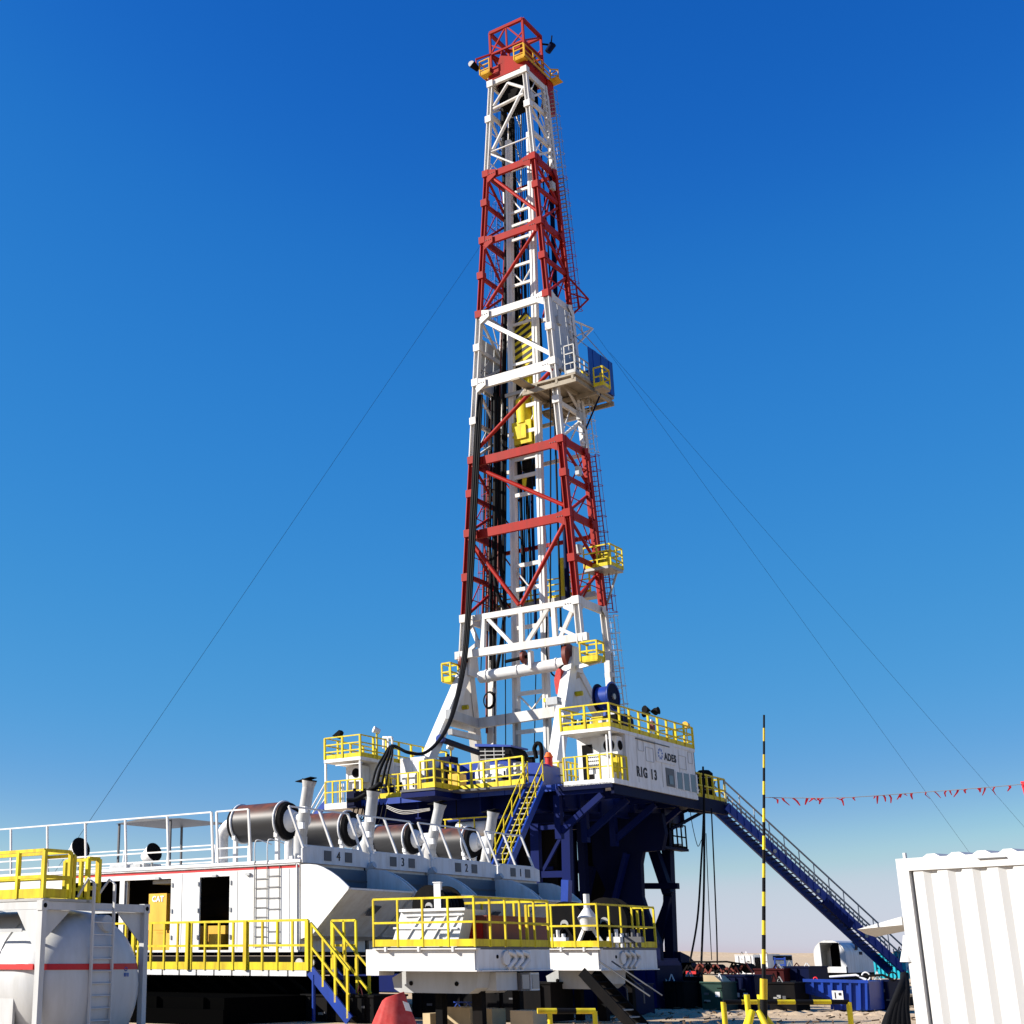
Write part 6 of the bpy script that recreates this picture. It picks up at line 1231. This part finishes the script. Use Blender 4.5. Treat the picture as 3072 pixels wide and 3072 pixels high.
# ---- guy wires
gw = [('thin guy wire running from the mast down to the left behind the generator roof', cn(-1, -1, 43.4), at(-110, 3020, Z=0)), ('left of the two guy wires running down to the right from the racking platform', at(1781, 994, Y=72), at(3191, 2950, Z=0)), ('right of the two guy wires running down to the right from the racking platform', at(1829, 1057, Y=74), at(3482, 2950, Z=0))]
for lab, a, b in gw:
    t = thing('guy_wire', lab, 'guy wire', b, 'guy wires of the mast'); part('wire', MB().tube([a, b], .0075, 5), 'soot', t); part('anchor', MB().box(b.x-.3, b.x+.3, b.y-.3, b.y+.3, 0, .3), 'grey', t)
# ---- red tarpaulin
t = thing('tarpaulin_cover', 'wrinkled red tarpaulin draped over a peaked frame at the bottom edge', 'tarpaulin', at(1165, 3060, D=15)); DT = 15.0
n = 64; lv = 22; pk = at(1172, 2984, D=DT); mbt = MB(); vs = []
import mathutils
for j in range(lv+1):
    f = j/lv; z = pk.z*(1-f)
    for i in range(n):
        q = 2*math.pi*i/n; c_, s_ = math.cos(q), math.sin(q); nz = mathutils.noise.noise(V((c_*1.7, s_*1.7, f*2.2+4)))*.22+mathutils.noise.noise(V((c_*5, s_*5, f*3)))*.07
        fold = 1+(.10*abs(math.sin(1.5*q+.9))+.07*abs(math.sin(3.5*q+1.2*f))-.06)*min(1, f*3+.3)+nz*min(1, f*4)
        rx = .025+.56*f**.92; ry = .025+.42*f**.92
        sag = -.03*math.sin(f*math.pi)*abs(math.sin(2.5*q+1))
        vs.append(V((pk.x, pk.y, 0))+RGT*(c_*rx*fold-.03*f+.07*(1-f)*(c_+.6))+FWD*(s_*ry*fold)+V((0, 0, max(z+sag, .0)+.03*(c_ if j == 0 else 0))))
mbt.add(vs, [(j*n+i, (j+1)*n+i, (j+1)*n+(i+1) % n, j*n+(i+1) % n) for j in range(lv) for i in range(n)], True); mbt.add(vs[:n], [tuple(range(n))]); part('cloth', mbt, 'tarp', t)
part('rope', MB().tube([V((pk.x, pk.y, 0))+RGT*(math.cos(q)*.22)+FWD*(math.sin(q)*.17)+V((0, 0, .78+.02*math.sin(3*q))) for q in [2*math.pi*i/24 for i in range(24)]], .008, 5, closed=True), 'brown', t)
q = at(1208, 3003, D=DT-.35); part('label_tag', MB().prism([q, q+RGT*.06+V((0, 0, -.02)), q+RGT*.09+V((0, 0, -.1)), q+RGT*.03+V((0, 0, -.09))], FWD*.01), 'cont', t)
# ================================================================= GROUND AND BACKGROUND
import mathutils
g = MB(); 
xs = [-9000, -3000, -1000, -400, -200, -120]+[-90+3*i for i in range(41)]+[60, 200, 1000, 3000, 9000]; ysg = [-300, -50, 0, 6]+[10+2.5*i for i in range(50)]+[160, 220, 400, 1000, 3000, 12000]
vs = []
for y in ysg:
    for x in xs:
        h = 0
        if -90 < x < 40 and 8 < y < 140: h = .05*mathutils.noise.noise(V((x*.15, y*.15, 0)))+.03*mathutils.noise.noise(V((x*.6, y*.6, 3)))-.04
        vs.append((x, y, h))
nx = len(xs); g.add(vs, [(j*nx+i, j*nx+i+1, (j+1)*nx+i+1, (j+1)*nx+i) for j in range(len(ysg)-1) for i in range(nx-1)], True)
part('ground', g, 'sand', None, kind='structure')
# low sand rise on the horizon
dn_ = MB(); pts = []
for i in range(60):
    a = AZ_ = i/59*2.4-1.0; d = RGT*math.sin(a)+FWD*math.cos(a); hgt = 1.6+(5.5+1.5*math.sin(i*.7)+1.2*math.sin(i*1.9)); p = d*2200; pts += [V((p.x, p.y, -1)), V((p.x*1.02, p.y*1.02, hgt)), V((p.x*1.12, p.y*1.12, -2))]
dn_.add(pts, [(3*i+k, 3*i+3+k, 3*i+4+k, 3*i+1+k) for i in range(59) for k in range(2)], True); part('dunes', dn_, 'sand', None, kind='structure')
# sand ripples and debris on the near strip: stones as one scatter
rnd = random.Random(11)
st = MB()
for k in range(1100):
    d = rnd.uniform(30, 56); xx = rnd.uniform(1180, 2760); p = at(xx, 2868+EYE*F_/d*1.02, D=d); r = rnd.uniform(.01, .035)*(1 if rnd.random() < .95 else 1.8); a = rnd.uniform(0, 6)
    c = V((p.x, p.y, -.02)); st.add([c+V((math.cos(a)*r, math.sin(a)*r, 0)), c+V((math.cos(a+2.1)*r*.9, math.sin(a+2.1)*r, 0)), c+V((math.cos(a+4.2)*r, math.sin(a+4.2)*r*.8, 0)), c+V((0, 0, r*.9))], [(0, 1, 3), (1, 2, 3), (2, 0, 3)])
for k in range(130):
    d = rnd.uniform(34, 50); p = at(rnd.uniform(1450, 2760), 2868+EYE*F_/d*1.02, D=d); a = rnd.uniform(0, 3.1); L_ = rnd.uniform(.08, .25); v_ = V((math.cos(a)*L_, math.sin(a)*L_, 0)); st.bar((p.x, p.y, .015), (p.x+v_.x, p.y+v_.y, .02+rnd.uniform(0, .04)), .035, .03)
part('stones', st, 'clod', None, kind='stuff')['label'] = 'scattered clods, twigs and stones on the sand'
bmd = MB()
for k in range(70):
    x0 = 1700+k*14; d = 44+rnd.uniform(-1.5, 1.5); p = at(x0, 2868+EYE*F_/d*1.03, D=d); r = rnd.uniform(.25, .7); hgt = rnd.uniform(.02, .07)
    ring = [p+V((math.cos(q)*r, math.sin(q)*r*.7, -.05-p.z)) for q in [i*math.pi/4 for i in range(8)]]; bmd.add(ring+[V((p.x, p.y, hgt))], [(i, (i+1) % 8, 8) for i in range(8)], True)
part('sand_berm', bmd, 'sand', None, kind='structure')

def bgbox(name, lab, cat, x0, x1, yt, D, m, depth=2.0, z0=0, ribs=0, extra=None, group=None, ribm=None, panel=True):
    """box whose front face spans the measured columns at distance D, along the rig axes"""
    c = at((x0+x1)/2, yt, D=D); Y = c.y; a = at(x0, yt, Y=Y); b = at(x1, yt, Y=Y); z1 = c.z
    t = thing(name, lab, cat, ((a.x+b.x)/2, Y, z0), group)
    part('body', MB().box(a.x, b.x, Y, Y+depth, z0, z1), m, t)
    if panel: part('top_rim', MB().box(a.x-.03, b.x+.03, Y-.03, Y+depth+.03, z1, z1+.05), ribm or m, t)
    for i in range(ribs): x = a.x+(b.x-a.x)*(i+.5)/ribs; part('rib', MB().box(x-.04, x+.04, Y-.06, Y, z0+.05, z1-.03), ribm or m, t)
    if panel and z1 < 2.5:
        q = random.Random(name+lab)
        for k in range(3):
            x = a.x+(b.x-a.x)*q.uniform(.1, .9); hh = q.uniform(.08, .3)
            part('lifting_lug', MB().bar((x-.09, Y+.2, z1+.05), (x, Y+.2, z1+.05+hh), .03).bar((x+.09, Y+.2, z1+.05), (x, Y+.2, z1+.05+hh), .03), q.choice(['soot', 'galv', 'cont', 'maroon']), t)
        for k in range(4):
            x = a.x+(b.x-a.x)*q.uniform(.08, .88); zz = z0+(z1-z0)*q.uniform(.2, .8); part('fitting', MB().box(x, x+q.uniform(.05, .2), Y-.09, Y-.062, zz, zz+q.uniform(.03, .1)), q.choice(['dgrey', 'galv', 'soot', 'dgrey']), t)
    return t, a.x, b.x, Y, z1
bgbox('tool_crate', 'black machinery crate with a light top edge right of the deck stair', 'crate', 1900, 2048, 2948, 48, 'soot', 1.6, 0, 3)
bgbox('tool_crate', 'black crate with thin rails left of the dark green cabinet', 'crate', 2052, 2100, 2935, 48.5, 'soot', 1.6, 0, 1)
t, xa, xb, Y, z1 = bgbox('pump_cabinet', 'dark green cabinet with a yellow sloping top in the equipment row', 'cabinet', 2102, 2164, 2950, 46, 'green', 1.2)
part('yellow_cover', MB().prism([V((xa+.1, Y, z1+.05)), V((xb, Y, z1+.05)), V((xb-.2, Y, z1+.22)), V((xa+.1, Y, z1+.25))], (0, .8, 0)), 'tan', t); part('white_sticker', MB().box(xa+.45, xa+.6, Y-.01, Y, z1-.4, z1-.25), 'cont', t)
t, xa, xb, Y, z1 = bgbox('tool_crate', 'dark blue black crate between the green cabinet and the tripod pole', 'crate', 2168, 2262, 2930, 47, 'dblue', 1.5, 0, 4)
for k in range(3): part('white_mark', MB().box(xa+.1+k*.28, xa+.25+k*.28, Y-.07, Y-.062, .35, .48), 'cont', t)
bgbox('steel_box', 'dark maroon steel box behind the tripod pole', 'box', 2262, 2350, 2910, 52, 'maroon', 2, 0, 2)
bgbox('steel_box', 'plain dark blue steel box right of the maroon box', 'box', 2352, 2425, 2903, 52, 'dblue', 2, 0, 1)
bgbox('tool_crate', 'low black framed crate in front of the maroon box', 'crate', 2303, 2382, 2952, 45, 'soot', 1.2, 0, 0)
# blue waste skip with sloped end
Yk = at(2500, 3030, D=45).y
P = lambda x, y: at(x, y, Y=Yk)
t = thing('waste_skip', 'bright blue waste skip with sloped left end, clutter on top and a white notice', 'skip', P(2510, 3030))
pl_ = [(2411, 2940), (2412, 2978), (2500, 3002), (2502, 3030), (2612, 3031), (2606, 2944)]
part('skip_body', MB().prism([P(x, y) for x, y in pl_], (0, 1.5, 0)), 'blue', t)
for x in (2440, 2468, 2496, 2524, 2552, 2580, 2600): part('rib', MB().bar(P(x, 2946)+V((0, -.04, 0)), P(x+2, 2978 if x < 2490 else 3028)+V((0, -.04, 0)), .07), 'blue', t)
part('top_rim', MB().bar(P(2411, 2941)+V((0, -.04, 0)), P(2607, 2945)+V((0, -.04, 0)), .09), 'blue', t)
a, b = P(2501, 2998), P(2531, 2972); part('notice', MB().box(a.x, b.x, Yk-.1, Yk-.085, a.z, b.z), 'cont', t); part('notice_mark', MB().box(a.x+.08, a.x+.11, Yk-.11, Yk-.102, a.z+.03, b.z-.05).box(a.x+.2, a.x+.28, Yk-.11, Yk-.102, a.z+.12, b.z-.06), 'ink', t)
bgbox('waste_skip', 'dark blue skip right of the bright blue one, in shade', 'skip', 2616, 2664, 2945, 45.5, 'dblue', 1.5, 0, 5)
t = thing('red_valve', 'small red valve on top of the bright blue skip', 'valve', P(2450, 2944)); part('wheel', MB().ring(P(2447, 2938), (0, 1, 0), .06, .02, 14, 5), 'flag', t); part('stem', MB().cyl(P(2447, 2938), P(2460, 2944), .02), 'galv', t)
for k, (x, lab) in enumerate(((2560, 'bent white pipe lying on the blue skip'), (2640, 'black hand wheels on the dark skip'))): p = P(x, 2942); t = thing('scrap_pipe', lab, 'pipe', p); part('pipe', MB().tube([p+V((-.8, .3, .1)), p+V((0, .3, .16)), p+V((.3, .3, .02))], .04, 6), 'cont' if k == 0 else 'soot', t); part('end_ring', MB().ring(p+V((.3, .3, .12)), (0, 1, 0), .12, .025, 14, 5), 'cont' if k == 0 else 'soot', t)
# concrete edge and pallet right of the skips
t = thing('plank_stack', 'tan planks on dark trestles beside the hanging cables', 'planks', at(2680, 2990, D=50)); a = at(2665, 2984, D=50); 
for k in range(4): part('plank', MB().box(a.x, a.x+.7, a.y+k*.2, a.y+k*.2+.17, a.z-.06, a.z+.02), 'tan', t)
part('trestle', MB().box(a.x+.05, a.x+.12, a.y, a.y+.8, 0, a.z-.07).box(a.x+.58, a.x+.65, a.y, a.y+.8, 0, a.z-.07), 'soot', t)
# white logging module with open arched end
Dm = 80; Ym = at(2450, 2930, D=Dm).y; Q = lambda x, y: at(x, y, Y=Ym)
t = thing('arched_cabin', 'white round topped cabin with its near end open and dark inside', 'cabin', Q(2500, 2935))
a, b = Q(2448, 2930), Q(2544, 2930); w = b.x-a.x; zt_ = Q(2490, 2820).z; zb_ = Q(2490, 2918).z; n = 16
outer = [V((a.x, Ym, zb_)), V((b.x, Ym, zb_))]+[V(((a.x+b.x)/2+math.copysign(abs(math.cos(q))**.55, math.cos(q))*w/2, Ym, zb_+(zt_-zb_)*(.55+.45*abs(math.sin(q))**.7))) for q in [math.pi*i/n for i in range(n+1)]]
il, ir, it, ib = Q(2466, 2900), Q(2524, 2900), Q(2490, 2828).z, Q(2490, 2900).z
# near end frame built as pieces round the opening
zc1 = it-.1
part('end_frame', MB().box(a.x+.05, b.x-.05, Ym, Ym+.1, zb_, ib), 'cont', t)
def arch(z): # half width of the outer shape at height z
    f = (z-zb_)/(zt_-zb_); return w/2 if f < .55 else w/2*(1-((f-.55)/.45)**2.2)**.5 if f < 1 else 0
for s_, xi in ((-1, il.x), (1, ir.x)):
    pts = [V((xi, Ym, ib)), V(((a.x+b.x)/2+s_*w/2, Ym, ib))]+[V(((a.x+b.x)/2+s_*arch(ib+(it-ib)*k/6), Ym, ib+(it-ib)*k/6)) for k in range(1, 7)]+[V((xi, Ym, it))]
    part('end_frame', MB().prism(pts, (0, .1, 0)), 'cont', t)
pts = [V((il.x, Ym, it)), V((ir.x, Ym, it))]+[V(((a.x+b.x)/2+(arch(it+(zt_-it)*k/6)), Ym, it+(zt_-it)*k/6)) for k in range(0, 6)]+[V(((a.x+b.x)/2-(arch(it+(zt_-it)*(5-k)/6)), Ym, it+(zt_-it)*(5-k)/6)) for k in range(6)]
part('end_frame', MB().prism(pts, (0, .1, 0)), 'cont', t)
ye = at(2622, 2900, X=b.x).y; n_ = 20; sh_ = MB(); vs = []
pr = [(w/2, zb_)]+[(arch(zb_+(zt_-zb_)*f), zb_+(zt_-zb_)*f) for f in (.3, .55, .65, .75, .85, .92, .97, .995)]
pr = pr+[(-x, z) for x, z in reversed(pr)]
for y in (Ym+.1, ye):
    for x, z in pr: vs.append(((a.x+b.x)/2+x, y, z))
k = len(pr); sh_.add(vs, [(i, k+i, k+i+1, i+1) for i in range(k-1)]); part('shell', sh_, 'cont', t); part('floor', MB().box(a.x, b.x, Ym+.1, ye, zb_-.15, zb_), 'soot', t); part('back_wall', MB().box(a.x+.1, b.x-.1, Ym+2.5, Ym+2.6, zb_, zt_-.1), 'soot', t)
w1, w2 = at(2564, 2830, X=b.x+.02), at(2573, 2850, X=b.x+.02); part('window', MB().box(b.x, b.x+.03, w1.y, w2.y, w2.z, w1.z), 'dblue', t); w1, w2 = at(2578, 2855, X=b.x+.02), at(2587, 2864, X=b.x+.02); part('window', MB().box(b.x, b.x+.03, w1.y, w2.y, w2.z, w1.z), 'dblue', t)
for s_ in (.15, .85): part('skid_leg', MB().box(a.x+w*s_-.15, a.x+w*s_+.15, Ym+.3, ye-.3, 0, zb_-.16), 'soot', t)
# turquoise containers
Xc_ = at(2618, 2900, D=92); 
t, xa, xb, Y, z1 = bgbox('turquoise_container', 'turquoise shipping container partly behind the blue ramp', 'container', 2616, 2720, 2863, 92, 'cyan', 2.44, .25, 9)
t, xa, xb, Y, z1 = bgbox('turquoise_tank', 'turquoise tank top seen between the ramp and the white container', 'tank', 2682, 2712, 2856, 74, 'cyan', 1.5, .9, 2)
# far white containers
t, xa, xb, Y, z1 = bgbox('site_cabin', 'white site cabin on the horizon with a dark open side, left of the pole', 'cabin', 2204, 2258, 2866, 110, 'cont', 2.5, .3, 3); part('dark_side', MB().box(xb+.03, xb+.08, Y+.3, Y+2.2, .4, z1-.15), 'soot', t)
t, xa, xb, Y, z1 = bgbox('site_cabin', 'white site cabin on the horizon with a black band, right of the pole', 'cabin', 2280, 2300, 2864, 108, 'cont', 2.5, .3, 1)
yy = at(2378, 2870, X=xb+.04).y; part('long_side', MB().box(xb-2.6, xb, Y+2.55, yy, .3, z1), 'cont', t); part('black_band', MB().box(xb+.005, xb+.05, Y+1.2, yy-.2, z1-.4, z1-.08), 'soot', t)
t = thing('tool_stand', 'small blue framed stand in front of the far white cabin', 'stand', at(2340, 2900, D=88)); a = at(2327, 2908, D=88); 
for x in (0, .62): member('post', t, (a.x+x, a.y, 0), (a.x+x, a.y, a.z+.7), .09, .09, 'blue')
for z in (.25, .6): member('crossbar', t, (a.x, a.y, a.z+z), (a.x+.6, a.y, a.z+z), .07, .08, 'blue')
# red and black machinery row with winches
rw = thing('winch_row', 'row of red and black winch machinery on the far side of the yard', 'machinery', at(2140, 2920, D=62)); D_ = 62
Yw = at(2140, 2920, D=D_).y; Z_ = lambda x, y: at(x, y, Y=Yw)
a, b = Z_(2055, 2922), Z_(2248, 2922); part('bed', MB().box(a.x, b.x, Yw, Yw+1.5, .3, a.z), 'soot', rw)
for i, (x, m, h) in enumerate(((2066, 'soot', 2895), (2100, 'brown', 2890), (2124, 'soot', 2888), (2146, 'soot', 2893), (2163, 'flag', 2905), (2185, 'brown', 2902), (2201, 'soot', 2890), (2234, 'soot', 2890))):
    p = Z_(x, 2920); zt_ = Z_(x, h).z; part('winch_drum', MB().cyl((p.x, Yw+.2, (p.z+zt_)/2), (p.x, Yw+.8, (p.z+zt_)/2), (zt_-p.z)/2*(1 if i % 2 else .75), None, 18), m, rw); part('winch_frame', MB().bar((p.x-.32, Yw+.1, p.z), (p.x-.05, Yw+.1, zt_), .07).bar((p.x+.32, Yw+.1, p.z), (p.x+.05, Yw+.1, zt_), .07), 'brown' if i % 2 else 'soot', rw)
part('top_rail', MB().tube([Z_(2070, 2885), Z_(2120, 2886), Z_(2180, 2885), Z_(2240, 2894)], .04, 5), 'soot', rw); part('red_beam', MB().box(Z_(2060, 2915).x, Z_(2090, 2915).x, Yw-.1, Yw-.02, a.z, a.z+.12), 'stripe', rw)
# concrete blocks / fence line under the decks
for i, (x0, x1, yt, D) in enumerate(((1340, 1410, 3022, 33), (1412, 1475, 3026, 33), (1530, 1598, 3032, 32), (1268, 1290, 3040, 33))):
    bgbox('concrete_block', ['pale concrete block under the near deck below the blue trestle', 'second pale concrete block under the near deck', 'pale concrete block left of the yellow barrier', 'small pale block by the deck legs'][i], 'concrete block', x0, x1, yt, D, 'tan', .6, 0, 0, panel=False, group='concrete blocks under the decks')
t = thing('blue_trestle', 'small light blue trestle on the concrete under the near deck', 'trestle', at(1385, 3015, D=34)); p = at(1362, 3024, D=34)
for x in (0, .28): part('leg', MB().bar((p.x+x, p.y, p.z), (p.x+x+.1, p.y, p.z+.12), .02).bar((p.x+x+.2, p.y, p.z), (p.x+x+.1, p.y, p.z+.12), .02), 'blue', t)
part('top_bar', MB().bar((p.x, p.y, p.z+.13), (p.x+.5, p.y, p.z+.13), .03), 'blue', t)
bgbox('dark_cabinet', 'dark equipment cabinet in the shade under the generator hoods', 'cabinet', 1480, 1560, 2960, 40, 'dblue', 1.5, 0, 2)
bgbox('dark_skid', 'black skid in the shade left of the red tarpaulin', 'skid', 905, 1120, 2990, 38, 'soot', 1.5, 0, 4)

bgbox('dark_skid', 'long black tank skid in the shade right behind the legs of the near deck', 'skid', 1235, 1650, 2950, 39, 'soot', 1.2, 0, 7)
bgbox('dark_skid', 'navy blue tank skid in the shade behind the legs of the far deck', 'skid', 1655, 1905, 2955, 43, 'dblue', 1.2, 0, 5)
